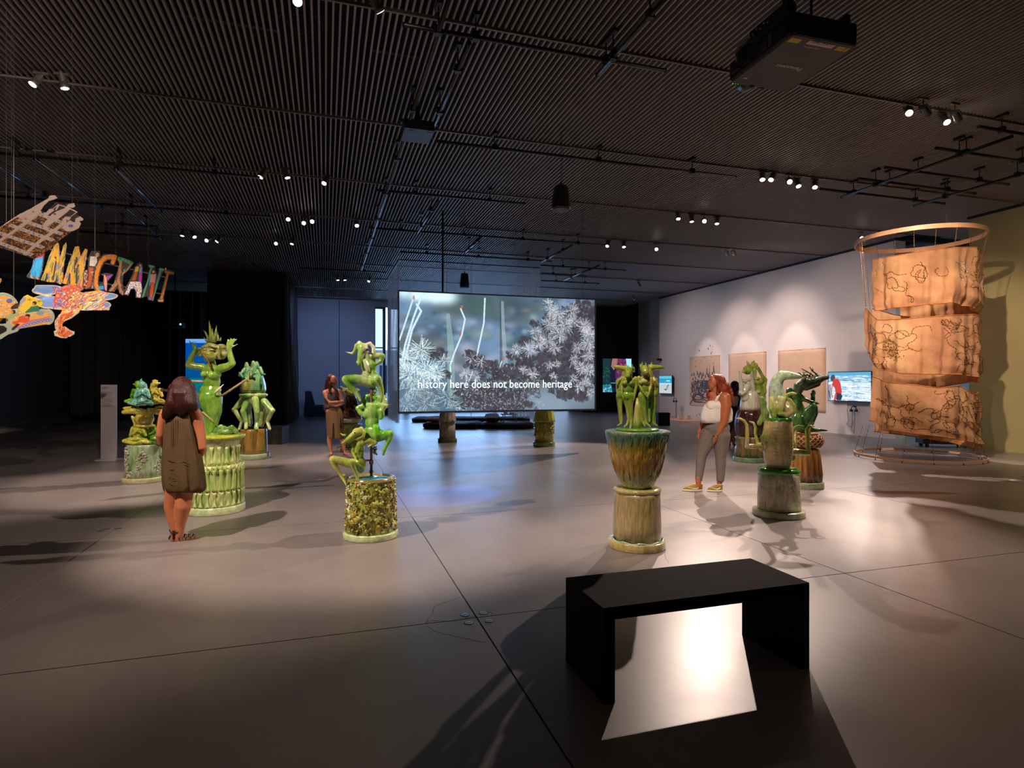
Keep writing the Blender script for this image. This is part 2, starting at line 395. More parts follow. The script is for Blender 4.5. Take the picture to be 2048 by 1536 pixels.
# service sockets set in the floor around the joint crossing, hairline cracks
M_cap=mat('socket_cap','#b9c4cc',.3,metal=.9); M_dk=mat('near_black','#0b0a0a',.6)
for k,(u,v,desc) in enumerate(((930,1230,'nearest the seam to the left, far side'),(967,1226,'far side of the seam, right'),(938,1246,'near side, left'),(978,1242,'near side, right'),(201,1062,''),(214,1058,''),(236,1057,''))):
    p=fw(u,v); lab=['round steel floor socket left of the long seam and beyond the cross seam','round steel floor socket right of the long seam and beyond the cross seam',
     'round steel floor socket left of the long seam, nearer than the cross seam','round steel floor socket right of the long seam, nearer than the cross seam'][k] if k<4 else 'small steel floor socket, %s of the three at the left seam'%['left','middle','right'][k-4]
    t=thing('floor_socket',lab,'socket',(p.x,p.y,0),'steel sockets set in the floor')
    MB().lathe((0,0,0),[(.031,0),(.031,.0015),(.028,.002)],24).obj('rim',M_dk,t)
    MB().lathe((0,0,0),[(.026,.0),(.026,.0025),(.024,.003)],24).obj('cap',M_cap,t)
    MB().box((0,0,.0033),(.036,.004,.001)).obj('slot',M_dk,t)
rc=random.Random(6)
for pts in (((953,1232),(905,1243),(862,1241),(850,1248)),((850,1247),(866,1225),(868,1213),(900,1202),(922,1194)),((855,1252),(868,1262),(905,1272),(950,1281),(978,1287)),((970,1222),(985,1226),(984,1232)),((1325,1090),(1331,1100),(1330,1112),(1340,1130))):
    P=[]
    for (a,b),(c_,d_) in zip(pts[:-1],pts[1:]):
        for q in range(5): p=fw(a+(c_-a)*q/5+rc.uniform(-1.2,1.2),b+(d_-b)*q/5+rc.uniform(-.6,.6)); P.append(Vector((p.x,p.y,-.0012)))
    MB().tube(P,.0022,5).obj('crack',M_joint,fl)
# ---- walls
M_white=mat('white_wall_paint',(.62,.58,.57),.85,bump=.1,bscale=90)
M_black=mat('black_wall_paint',(.012,.012,.013),.8)
M_blue=mat('back_wall_paint',(.34,.36,.40),.8)
M_olive=mat('olive_wall_paint',(.33,.29,.13),.85,var=.04,scale=2)
M_plen=mat('plenum_black',(.006,.006,.007),.9)
def wall(name,a,b,m): 
    o=MB().box2(a,b).obj(name,m); return tag(o,kind='structure')
wr=wall('wall_right',(14.6,12.3,0),(14.95,24.2,6.3),M_white)
wall('wall_right_recess',(15.5,24.2,0),(15.8,27.75,6.3),M_white)
wall('wall_right_return',(14.95,23.9,0),(15.5,24.2,6.3),M_white)
pil=wall('wall_right_pilaster',(15.2,25.2,0),(15.5,26.1,6.3),M_white)
wall('wall_right_front',(14.35,-6.5,0),(14.6,10.2,6.3),M_olive)
wall('wall_side_room',(19.4,4,0),(19.6,22,6.3),mat('side_room_paint',(.42,.47,.52),.8))
wall('wall_side_room_far',(14.95,16,0),(19.6,16.2,6.3),MC['side_room_paint'])
wall('wall_side_room_near',(14.6,6,0),(19.6,6.2,6.3),MC['side_room_paint'])
wall('wall_left',(-11.6,-6.5,0),(-11.3,32,CZ+.9),mat('left_wall_paint',(.035,.033,.033),.75))
wall('wall_rear',(-11.6,-6.7,0),(14.6,-6.5,CZ+.9),mat('rear_wall_paint',(.10,.09,.085),.85))
wall('wall_back_black',(-11.6,31.5,0),(-3.3,31.8,CZ+.9),M_black)
# blue-grey back wall with a panel joint, then glazing
wb=wall('wall_back',(-3.3,29.35,0),(2.27,29.6,6.3),M_blue)
wall('trim_1',(.62,29.33,0),(.645,29.36,CZ-.04),mat('joint_grey','#27303c',.8))
wall('wall_back_upper',(2.27,29.35,CZ-.25),(15.5,29.6,CZ+.9),M_blue)
wall('wall_far_right',(12.4,27.75,0),(15.8,28.0,CZ+.9),M_black)
wall('wall_far_return',(12.4,28.0,0),(12.6,29.4,CZ+.9),M_black)
M_frame=mat('window_frame_paint','#22384c',.4); M_glass=D_.materials.new('window_glass'); M_glass.use_nodes=True; _N,_L=nodes(M_glass); _N.remove(_N['Principled BSDF'])
_a=_N.new('ShaderNodeBsdfTransparent'); _b=_N.new('ShaderNodeBsdfGlossy'); _b.inputs['Roughness'].default_value=.02; _f=_N.new('ShaderNodeFresnel'); _m=_N.new('ShaderNodeMixShader')
_a.inputs[0].default_value=(.9,.95,1,1); _L.new(_f.outputs[0],_m.inputs[0]); _L.new(_a.outputs[0],_m.inputs[1]); _L.new(_b.outputs[0],_m.inputs[2]); _L.new(_m.outputs[0],_N['Material Output'].inputs[0])
nw=0
for (x0,x1) in ((2.30,2.64),(3.02,3.62),(3.9,6.0),(6.1,8.2),(8.3,10.4),(10.5,12.3)):
    nw+=1; t=tag(thing('window_%d'%nw,None,None,((x0+x1)/2,29.45,0)),kind='structure')
    w=(x1-x0)/2
    for a,b in (((-w-.14,-.06,0),(-w,.06,CZ-.25)),((w,-.06,0),(w+.14,.06,CZ-.25)),((-w,-.05,3.14),(w,.05,3.2)),((-w,-.05,0),(w,.05,.10)),((-w,-.05,CZ-.34),(w,.05,CZ-.25))):
        MB().box2(a,b).obj('window_frame',M_frame,t)
    MB().box2((-w,-.006,.1),(w,.006,3.14)).obj('pane',M_glass,t); MB().box2((-w,-.006,3.2),(w,.006,CZ-.34)).obj('pane',M_glass,t)
# something outside for the panes to show
M_out=mat('pale_stone','#9aa6b0',.8,var=.2,scale=3)
ob=thing('building','pale stone building seen through the tall window slot','building',(3,40,0))
MB().box2((-6,0,-1),(12,4,3.6)).obj('wall',M_out,ob)
for k in range(9):
    MB().box2((-5+k*1.8,-.03,.8),(-4.1+k*1.8,0,2.6)).obj('window',mat('dark_glazing','#2b3c4c',.2),ob)
# wall tops: dark reveal where the walls meet the ceiling
M_rev=mat('reveal_black','#0a0a0a',.8)
wall('trim_2',(14.54,12.3,CZ-.05),(14.62,24.2,CZ+.1),M_rev); wall('trim_3',(14.29,-6.5,CZ-.05),(14.37,10.2,CZ+.1),M_rev)
wall('trim_4',(14.5,12.2,CZ-.05),(19.5,12.3,CZ+.1),M_rev)
# ---- ceiling: plenum, slats, crossing lighting tracks
ce=wall('ceiling',(-11.6,-6.7,6.3),(19.6,32,6.4),M_plen)
M_slat=mat('ceiling_slat',(.31,.265,.24),.5); M_rail=mat('ceiling_rail',(.17,.145,.13),.5)
PT=.0714; SW=.021; SH=.047; Y0=6.27; BAY=2.77
near={}
def slat_mesh(L_):
    k=round(L_,3)
    if k not in near: near[k]=MB().box((0,0,SH/2),(SW,L_,SH)).mesh('slat')
    return near[k]
bays=[(-3.0,Y0-BAY)]+[(Y0-BAY+BAY*k,Y0+BAY*k) for k in range(9)]
rest=MB()
# slats over the back-left are open; over the whole room one pitch
nx0,nx1=-11.2,19.3; nn=int((nx1-nx0)/PT)
cnt=0; order=[]
for bi,(a,b) in enumerate(bays):
    L_=b-a-.05; yc=(a+b)/2
    for i in range(nn):
        x=nx0+i*PT
        if x>14.3 and b<11: continue
        if x>14.6 and b>13: continue
        single=(bi==1 and -2.6<x<6.0) or (bi==2 and -1.3<x<11.6)
        if single and cnt<300:
            o=link('slat',slat_mesh(L_),M_slat,ce); o.location=(x,yc,CZ); cnt+=1
        else: rest.box((x,yc,CZ+SH/2),(SW,L_,SH))
ro=rest.obj('slat_field',M_slat,ce); ro['kind']='stuff'
def adopt(o): return o
railthings=[]
for k in range(10):
    y=Y0-BAY+BAY*k; x0,x1=-11.2,(14.3 if y<11 else 14.6)
    o=MB().box2((x0,y-.014,CZ-.025),(x1,y+.014,CZ+.02)).obj('trim_%d'%(k+5),M_rail); tag(o,kind='structure')
# things seen faintly above the slats
M_dim=mat('plenum_metal',(.06,.052,.045),.5)
for k,(u0,v0,u1,v1) in enumerate(((362,32,555,62),(442,245,580,263),(740,99,840,118),(725,280,850,297),(1085,150,1180,172),(1110,380,1190,392))):
    z=5.62; a=fw(u0,v0,z); b=fw(u1,v1,z); y=(a.y+b.y)/2
    t=tag(MB().box2((a.x,y-.03,z),(b.x,y+.03,z+.05)).obj('support_channel',M_dim),['pale support channel above the slats at top left','pale support channel above the slats beyond the second track, left','short channel above the slats beside the top depth pipe','channel above the slats just below the flat grey box','dim channel above the slats under the top right pipe end','dim channel above the slats beside the near speaker cable'][k],'channel','support channels above the slats')
for k,(u,v) in enumerate(((592,45),(610,240),(720,330))):
    p=fw(u,v,5.75); t=MB(); 
    for r in (.30,.2,.1): t.tube([(p.x+r*math.cos(a/24*6.283),p.y+r*math.sin(a/24*6.283),5.75) for a in range(24)],.012,6,closed=True)
    tag(t.obj('air_diffuser',mat('diffuser_grey',(.03,.03,.03),.6)),['round air diffuser above the slats at the top lamp','round air diffuser above the slats beyond the second track','round air diffuser above the slats nearest the small speaker'][k],'diffuser','round diffusers above the slats')
# ---- black pipe grid
M_pipe=mat('black_pipe',(.012,.012,.013),.38); M_clamp=mat('clamp_black',(.009,.009,.009),.5)
def pipe_x(u0,v0,u1,v1,z,label,hang=()):
    a=fw(u0,v0,z); b=fw(u1,v1,z); y=(a.y+b.y)/2; pipe(Vector((a.x,y,z)),Vector((b.x,y,z)),label)
def pipe_y(u0,v0,u1,v1,z,label):
    a=fw(u0,v0,z); b=fw(u1,v1,z); x=(a.x+b.x)/2; pipe(Vector((x,a.y,z)),Vector((x,b.y,z)),label)
CL=None
def pipe(a,b,label):
    global CL
    t=thing('ceiling_pipe',label,'pipe',a,'black ceiling pipes'); d=b-a
    m=MB().tube([(0,0,0),d],.024,12).obj('tube',M_pipe,t,True)
    for e in (0,1):
        c=MB().tube([d*e*.998,d*e*.998+d.normalized()*(.012 if e else -.012)],.027,12).obj('end_cap',M_clamp,t)
    n=max(1,int(d.length/1.9))
    for k in range(n+1):
        f=(k+.5)/(n+1); p=d*f; zt=CZ+.02-a.z
        if CL is None or True:
            c=MB().box(p+Vector((0,0,.01)),(.07,.07,.085)).tube([p+Vector((0,0,.02)),(p.x,p.y,zt)],.008,6).box((p.x+.0,p.y,zt-.03),(.05,.16,.05))
            c.tube([p+Vector((-.05,0,.0)),p+Vector((.05,0,.0))],.014,6)
            c.obj('hanger_clamp',M_clamp,t)
ZP=5.15
PX=[(807,48,1329,142,'long black cross pipe nearest the camera, at the top centre'),
 (876,281,1469,355,'long cross pipe that carries the near round speaker'),
 (-80,297,520,356,'long cross pipe across the upper left, left of the lit spotlights'),
 (755,377,1046,410,'cross pipe just right of the long depth pipe, third row'),
 (-60,385,543,436,'cross pipe behind the hanging basket cut-out'),
 (738,452,1204,493,'cross pipe ending beside the two small lit lamps right of centre'),
 (800,504,1104,522,'cross pipe that holds the top of the sheer curtain'),
 (219,445,318,455,'short cross pipe above the letter sign'),
 (160,462,362,476,'cross pipe that the letter sign hangs from'),
 (1083,530,1250,541,'cross pipe right of the sheer curtain, highest of three'),
 (1083,547,1173,551,'cross pipe right of the sheer curtain, middle of three'),
 (1083,561,1198,567,'cross pipe right of the sheer curtain, lowest of three'),
 (600,535,770,545,'cross pipe over the blue-grey back wall'),
 (1951,256,2140,281,'cross pipe at the right edge, nearest of the right-hand grid'),
 (1871,297,2100,330,'second cross pipe of the right-hand grid'),
 (1776,333,2011,370,'third cross pipe of the right-hand grid'),
 (1721,356,1946,388,'fourth cross pipe of the right-hand grid'),
 (1644,377,1886,408,'farthest cross pipe of the right-hand grid, above the wooden ring')]
for p in PX: pipe_x(*p[:4],ZP,p[4])
PY=[(884,-60,731,541,'very long black depth pipe running from top centre to the back'),
 (932,86,870,258,'short depth pipe beside the long one at the top centre'),
 (1340,-20,1199,150,'depth pipe ending near the top, left of the projector'),
 (2016,272,1689,395,'diagonal-looking depth pipe of the right-hand grid'),
 (2120,325,1829,412,'farther-right depth pipe of the right-hand grid'),
 (871,401,838,466,'thin depth pipe above the sheer curtain, left'),
 (962,474,932,504,'short depth pipe above the sheer curtain, centre'),
 (1141,491,1083,525,'depth pipe meeting the right corner of the sheer curtain'),
 (1197,531,1128,561,'depth pipe right of the sheer curtain')]
for p in PY: pipe_y(*p[:4],ZP-.05,p[4])
M_tube=mat('bluish_steel_tube','#8fb4cc',.25,metal=.9)
for u0,v0,u1,v1,l in ((70,317,205,417,'bright bluish steel tube left of the two parallel ones'),(231,337,323,426,'bright bluish steel tube, right one of the parallel pair'),(-40,310,92,393,'bluish steel tube at the left edge, behind the basket cut-out'),(253,417,325,481,'bluish steel tube right above the letter sign')):
    a=fw(u0,v0,ZP); b=fw(u1,v1,ZP); x=(a.x+b.x)/2
    a=Vector((a.x,a.y,ZP)); b=Vector((b.x,b.y,ZP)); t=thing('steel_tube',l,'tube',a,'steel tubes on the ceiling')
    d=b-a; MB().tube([(0,0,0),d],.014,8).obj('tube',M_tube,t,True)
    for f in (.02,.98): MB().box(d*f+Vector((0,0,.04)),(.07,.07,.1)).obj('clamp',M_clamp,t)
# ---- curtains
def drape(mb,a,b,z0,z1,n,amp,fold,seed,th=.02):
    a,b=Vector(a),Vector(b); d=(b-a); L_=d.length; t=d.normalized(); nv=Vector((-t.y,t.x,0)); r=random.Random(seed)
    ph=[r.uniform(0,6.28) for _ in range(4)]; cols=[]
    for i in range(n+1):
        s=i/n*L_
        o=amp*(math.sin(s/fold*6.28+ph[0]+1.3*math.sin(s*1.1+ph[3]))+.5*math.sin(s/fold*2.3*6.28+ph[1]))
        cols.append((s,o))
    vs=[];zs=[z0+(z1-z0)*k/10 for k in range(11)]
    for z in zs:
        f=(z-z0)/(z1-z0)
        for s,o in cols:
            oo=o*(1-.45*f)+.04*math.sin(z*2+s*3)*(1-f)
            vs.append(a+t*s+nv*oo+Vector((0,0,z)))
    fs=[];m=n+1
    for k in range(10):
        for i in range(n): fs.append((k*m+i,k*m+i+1,(k+1)*m+i+1,(k+1)*m+i))
    mb.add(vs,fs)
M_velvet=mat('black_drape',(.014,.013,.014),.75); M_velvet.node_tree.nodes['Principled BSDF'].inputs['Sheen Weight'].default_value=.2
def curtain(label,segs,seed,z1=CZ+.3):
    t=thing('curtain',label,'curtain',(segs[0][0][0],segs[0][0][1],0),'black stage curtains'); o=Vector((segs[0][0][0],segs[0][0][1],0))
    for i,(a,b) in enumerate(segs):
        mb=MB(); drape(mb,Vector((*a,0))-o,Vector((*b,0))-o,.03,z1,int((Vector(b)-Vector(a)).length*26),.10,.42,seed+i)
        mb.obj('drape',M_velvet,t,True)
        A=Vector((*a,z1+.03))-o; B=Vector((*b,z1+.03))-o; MB().tube([A,B],.02,8).obj('rail',M_pipe,t)
    return t
curtain('tall black stage curtain that turns a corner left of the blue-grey wall',[((-3.9,22.9),(-1.35,22.4)),((-1.35,22.4),(-1.25,29.2))],3)
curtain('black stage curtain beside the far-left wall, behind the sign stand',[((-9.2,26.6),(-6.9,26.8))],21)
curtain('black curtain closing the niche behind the tall blue picture',[((-6.9,31.32),(-3.4,31.34))],33)
# ---- sheer scrim strips
def scrim_mat():
    m=D_.materials.new('sheer_scrim'); m.use_nodes=True; N,L=nodes(m); N.remove(N['Principled BSDF'])
    out=N['Material Output']; tr=N.new('ShaderNodeBsdfTransparent'); df=N.new('ShaderNodeBsdfDiffuse'); tl=N.new('ShaderNodeBsdfTranslucent')
    for x in (df,tl): x.inputs[0].default_value=(.78,.78,.84,1)
    a=N.new('ShaderNodeMixShader'); L.new(df.outputs[0],a.inputs[1]); L.new(tl.outputs[0],a.inputs[2])
    w=N.new('ShaderNodeMixShader'); w.inputs[0].default_value=.27; L.new(tr.outputs[0],w.inputs[1]); L.new(a.outputs[0],w.inputs[2]); L.new(w.outputs[0],out.inputs[0]); return m
M_scrim=scrim_mat()
t=thing('sheer_curtain','pale sheer curtain enclosure hanging behind the suspended screen','curtain',(2.1,17.9,0))
segs=[((2.1,17.9),(4.3,17.9)),((4.25,17.93),(6.5,17.9)),((2.1,17.95),(2.12,18.9)),((2.1,19.0),(2.12,19.9)),((2.1,20.0),(2.12,21.4)),((6.5,17.95),(6.5,21.3))]
for i,(a,b) in enumerate(segs):
    mb=MB(); o=Vector((2.1,17.9,0)); drape(mb,Vector((*a,0))-o,Vector((*b,0))-o,.42 if i<2 else .3,ZP-.02,int((Vector(b)-Vector(a)).length*26),.018 if i<2 else .05,.7 if i<2 else .3,50+i)
    mb.obj('panel',M_scrim,t,True)
MB().tube([(0,0,ZP),(4.4,0,ZP)],.015,8).tube([(0,0,ZP),(0,3.5,ZP)],.015,8).obj('rail',M_pipe,t)
# ---- suspended video screen
def scr():
    x0,x1,y=1.45,5.82,12.4; z0,z1=.93,3.39
    t=thing('hanging_screen','large suspended video screen showing spiny cactus with white subtitle','screen',((x0+x1)/2,y,z0))
    A=Art(0,0,1862,1085,3.0).full(); X,Y=A.X,A.Y
    base=np.array([.10,.17,.25]); A.C[:]=base
    def blot(n,x0,x1,y0,y1,r0,r1,cols,al):
        for _ in range(n):
            cx,cy=RNG.uniform(x0,x1),RNG.uniform(y0,y1); r=RNG.uniform(r0,r1); rx=r*RNG.uniform(1,2)
            g=np.exp(-(((X-cx)/rx)**2+((Y-cy)/r)**2))*al; c=np.array(cols[RNG.integers(len(cols))]); A.C[:]=A.C*(1-g[...,None])+c*g[...,None]
    blot(60,0,1862,0,1085,60,170,[(.03,.06,.10),(.12,.24,.40),(.07,.15,.20),(.17,.29,.50),(.13,.13,.10),(.04,.09,.09)],.7)
    blot(170,0,1862,0,800,10,46,[(.03,.06,.10),(.16,.30,.48),(.08,.14,.14),(.30,.38,.55),(.22,.22,.20),(.05,.10,.10)],.55)
    blot(26,300,1300,180,700,20,60,[(.38,.38,.50),(.30,.42,.60),(.22,.32,.30)],.6)
    blot(10,0,500,0,40,25,60,[(.7,.95,1.0)],.8)
    blot(14,1250,1862,830,1085,40,100,[(.17,.24,.32),(.22,.30,.38)],.7)
    blot(10,500,1000,20,220,50,110,[(.06,.12,.12),(.05,.09,.10)],.6)
    dark='#403b44'
    # soft saguaro and stems
    A.line([(430,200),(455,500),(460,950)],[36,60,70],'#8fb3ad',al=.55); A.line([(935,60),(945,350),(980,760)],[26,34,40],'#9ba8b0',al=.6); A.line([(915,60),(925,760)],[10,30],'#2c3336',al=.6)
    for pts,w in (([(120,60),(60,250),(0,440)],16),([(190,40),(120,240),(50,480),(20,640)],20),([(150,110),(190,170),(110,340),(60,560),(30,680)],22),([(545,135),(585,230),(555,380),(490,540),(450,660),(455,780)],17),([(770,30),(760,260),(715,470),(680,640)],17),([(680,640),(640,760),(560,960),(530,1080)],9),([(930,620),(900,700),(860,860)],11),([(600,800),(545,960)],9)):
        for k in range(len(pts)-1):
            a,b=np.array(pts[k]),np.array(pts[k+1]); nseg=max(2,int(np.hypot(*(b-a))/26))
            for q in range(nseg):
                p=a+(b-a)*q/nseg; p2=a+(b-a)*(q+.8)/nseg; A.line([p,p2],w,'#a9cbe0',al=.75); A.line([p,p2],w*.55,'#e6f6ff',al=.8)
    for x,y in ((125,50),(555,120),(540,370),(945,590),(470,830)): A.disc(x,y,10,22,'#b5674f',al=.8)
    # dark masses
    for x,y,rx,ry in ((340,560,70,50),(620,560,60,40),(700,640,120,70),(860,740,150,110),(1080,560,110,50),(1050,700,130,60),(1230,640,150,80),(1180,780,220,110),(1400,520,140,160),(1480,700,120,260),(1600,620,120,330),(1500,250,190,120),(1700,180,190,170),(1750,600,130,380),(700,950,260,120),(950,980,240,120),(420,760,40,40),(1250,250,40,40),(1150,420,60,40),(1600,930,130,60),(1700,960,40,60)):
        for _ in range(int(rx*ry/130)):
            a_,q_=RNG.uniform(0,6.28),RNG.uniform(0,1)**.6; A.disc(x+rx*1.05*q_*math.cos(a_),y+ry*1.05*q_*math.sin(a_),RNG.uniform(8,34),RNG.uniform(8,24),['#3a3640','#433e47','#35323d','#4c4650'][RNG.integers(4)],al=.8,rot=RNG.uniform(0,180))
    for _ in range(90):
        A.disc(RNG.uniform(560,1300),RNG.uniform(800,1080),RNG.uniform(10,50),RNG.uniform(10,30),dark,al=.6)
    def burst(cx,cy,r,n,cols,al=.85,w=3.4):
        for _ in range(n):
            a=RNG.uniform(0,6.28); r0=RNG.uniform(.05,.5)*r; r1=RNG.uniform(.6,1.1)*r; dx=RNG.normal(0,r*.15); dy=RNG.normal(0,r*.15)
            A.line([(cx+dx+r0*math.cos(a),cy+dy+r0*math.sin(a)),(cx+dx+r1*math.cos(a),cy+dy+r1*math.sin(a))],w,cols[RNG.integers(len(cols))],al=al)
    wh=['#f4ffff','#cfeaf2','#a5c6d4','#7f9fb0','#dff6fb']; gr=['#bcc8d2','#8c9cae','#dfe9f0','#6c7688']; pk=['#c9c2c8','#a9a2b0','#e9e6ea','#7c7884']
    for cx,cy,r,n in ((190,520,110,110),(60,620,110,110),(230,720,130,150),(90,740,130,140),(320,730,95,110),(150,850,130,130),(300,900,130,110),(60,900,110,90),(420,960,110,90),(230,1010,130,110),(60,1030,110,80),(480,1040,90,80),(390,620,70,30)): burst(cx,cy,r,n if cy<800 else int(n*.7),wh if cy<800 else ['#9fb8c0','#7f9aa6','#5f7a88','#c4d8de','#4f6674'])
    for cx,cy,r,n in ((590,740,60,60),(680,760,55,50),(650,600,60,26),(730,620,60,30),(1070,510,65,80),(1140,700,45,40),(1230,740,60,60),(1200,500,80,80),(1290,430,80,90),(1260,330,60,60),(1370,420,70,80),(1400,250,80,100),(1480,150,90,120),(1560,260,90,120),(1500,350,90,110),(1420,120,70,90),(1620,120,80,80),(1640,220,70,70),(1450,480,70,70),(1760,270,80,120),(1800,350,80,120),(1790,440,75,100),(1680,480,60,60),(1650,600,60,50),(1720,680,70,90),(1800,560,70,90),(1800,700,70,90),(1770,820,60,80),(1700,870,60,60),(1640,780,50,40),(1440,760,40,40),(1400,650,50,50),(1470,640,40,40),(1820,920,50,40),(1380,60,60,60)): burst(cx,cy,r,n,gr+pk,.8,3)
    for _ in range(650):
        x=RNG.uniform(560,1330); y=RNG.uniform(800,1080) if RNG.random()<.8 else RNG.uniform(640,860)
        a=RNG.uniform(0,6.28); l=RNG.uniform(5,26); A.line([(x,y),(x+l*math.cos(a),y+l*math.sin(a))],2.6,(gr+wh)[RNG.integers(9)],al=.6)
    # even gain of the projected picture
    A.C[:]=np.clip(A.C*1.0+.008,0,1)
    def fn(XX,YY):
        return np.stack([-(x1-x0)/2+(x1-x0)*XX/1862,0*XX,(z1-z0)*(1-YY/1085)],1)
    A.mesh('picture',fn,(0,.02,0),SCREEN,t)
    mf=mat('screen_edge','#6f727c',.5); W2=(x1-x0)/2; Hh=z1-z0
    for a,b in (((-W2-.03,-.012,-.03),(W2+.03,.05,-.002)),((-W2-.03,-.012,Hh+.002),(W2+.03,.05,Hh+.03)),((-W2-.03,-.012,-.002),(-W2-.002,.05,Hh+.002)),((W2+.002,-.012,-.002),(W2+.03,.05,Hh+.002))): MB().box2(a,b).obj('frame',mf,t)
    MB().box2((-W2,.024,0),(W2,.04,Hh)).obj('backing',mat('screen_back','#55565c',.8),t)
    M_sub=mat('subtitle_light',(0,0,0),.5,emis=(.85,.97,1),strength=1.0)
    cx=-W2+(x1-x0)*(980-88)/1862; cz=Hh*(1-(998-160)/1085)
    o=text_mesh('history here does not become heritage',.222,lambda p:Vector((cx+p.x*.98,-.004-p.z,cz+p.y*1.12)),M_sub,'subtitle',t,.002)
    # suspension
    for x in (-1.2,1.9): MB().tube([(x,.02,Hh),(x,.02,CZ-z0)],.003,5).obj('wire',M_pipe,t)
    MB().tube([(-1.27,.1,Hh-.4),(-1.27,.1,ZP-z0)],.022,8).obj('pole',M_pipe,t)
scr()
# ---- tall blue picture in the dark niche
t=thing('tall_display','tall screen glowing deep blue and teal behind the raised-arms sculpture','screen',(-7.2,28.2,.35))
fnb=None
A=Art(0,0,76,150,1.5).full(); f=np.clip(A.Y/150,0,1)
for (a,b,c0,c1) in ((0,9,(.16,.36,.75),(.14,.33,.72)),(9,85,(.0,.06,.36),(.0,.07,.22)),(85,151,(.0,.15,.20),(.0,.10,.14))):
    m=(A.Y>=a)&(A.Y<b); q=((A.Y-a)/(b-a))[...,None]; A.C[m]=(np.array(c0)*(1-q)+np.array(c1)*q)[m]
A.C*= (1+.3*np.sin(A.Y*1.9+np.sin(A.X*.2)*2)[...,None]*.4)
pa=un(371,678,27.6); pb=un(447,678,27.6)
dv=(pb-pa); t.location=(pa.x,pa.y,0)
def fnt(X,Y): return np.stack([dv.x*X/76,dv.y*X/76,pa.z-(pa.z-.3)*Y/150],1)
A.mesh('picture',fnt,(0.004,.03,0),SCREEN,t)
MB().prism([(0,.035,.25),(dv.x,dv.y+.035,.25),(dv.x,dv.y+.035,pa.z+.03),(0,.035,pa.z+.03)],(0,.05,0)).obj('housing',M_dk,t)
MB().box((dv.x/2,dv.y/2+.06,.13),(.5,.3,.26)).obj('foot',M_dk,t)
# ================================================================ FIXTURES
M_body=mat('spot_body_grey','#6d665f',.45,metal=.3); M_lens=mat('lens_lit',(1,.9,.8),.3,emis=(1,.9,.8),strength=14); M_loff=mat('lens_unlit','#2a2623',.2)
mb_body=MB().lathe((0,0,0),[(.03,0),(.047,.01),(.05,.05),(.05,.15),(.058,.155),(.058,.20),(.052,.2)],20).mesh('body')
mb_lens=MB().lathe((0,0,0),[(.0495,.196),(.0495,.203),(.03,.206)],20).mesh('lens')
mb_yoke=MB().box((.062,0,.06),(.008,.03,.12)).box((-.062,0,.06),(.008,.03,.12)).box((0,0,-.01),(.132,.03,.012)).mesh('yoke')
def spot(p,target,label,lit=True,stem=True,group='track spotlights',scale=1.0):
    p=Vector(p); t=thing('track_spotlight',label,'spotlight',(p.x,p.y,p.z),group)
    d=(Vector(target)-p).normalized(); q=d.to_track_quat('Z','Y')
    for nm,me,m in (('body',mb_body,M_body),('lens',mb_lens,M_lens if lit else M_loff),('yoke',mb_yoke,M_body)):
        o=link(nm,me if nm!='lens' else (mb_lens if lit else mb_lens.copy()),m,t,nm=='body'); o.rotation_mode='QUATERNION'; o.rotation_quaternion=q; o.location=-d*.2; o.scale=(scale,)*3
    if stem: MB().tube([(-d*.2),(-d*.2+Vector((0,0,.03))),(0-d.x*.2,0-d.y*.2,CZ-.03-p.z)],.009,8).box((-d.x*.2,-d.y*.2,CZ-.045-p.z),(.16,.035,.03)).obj('track_adapter',M_body,t)
    return t
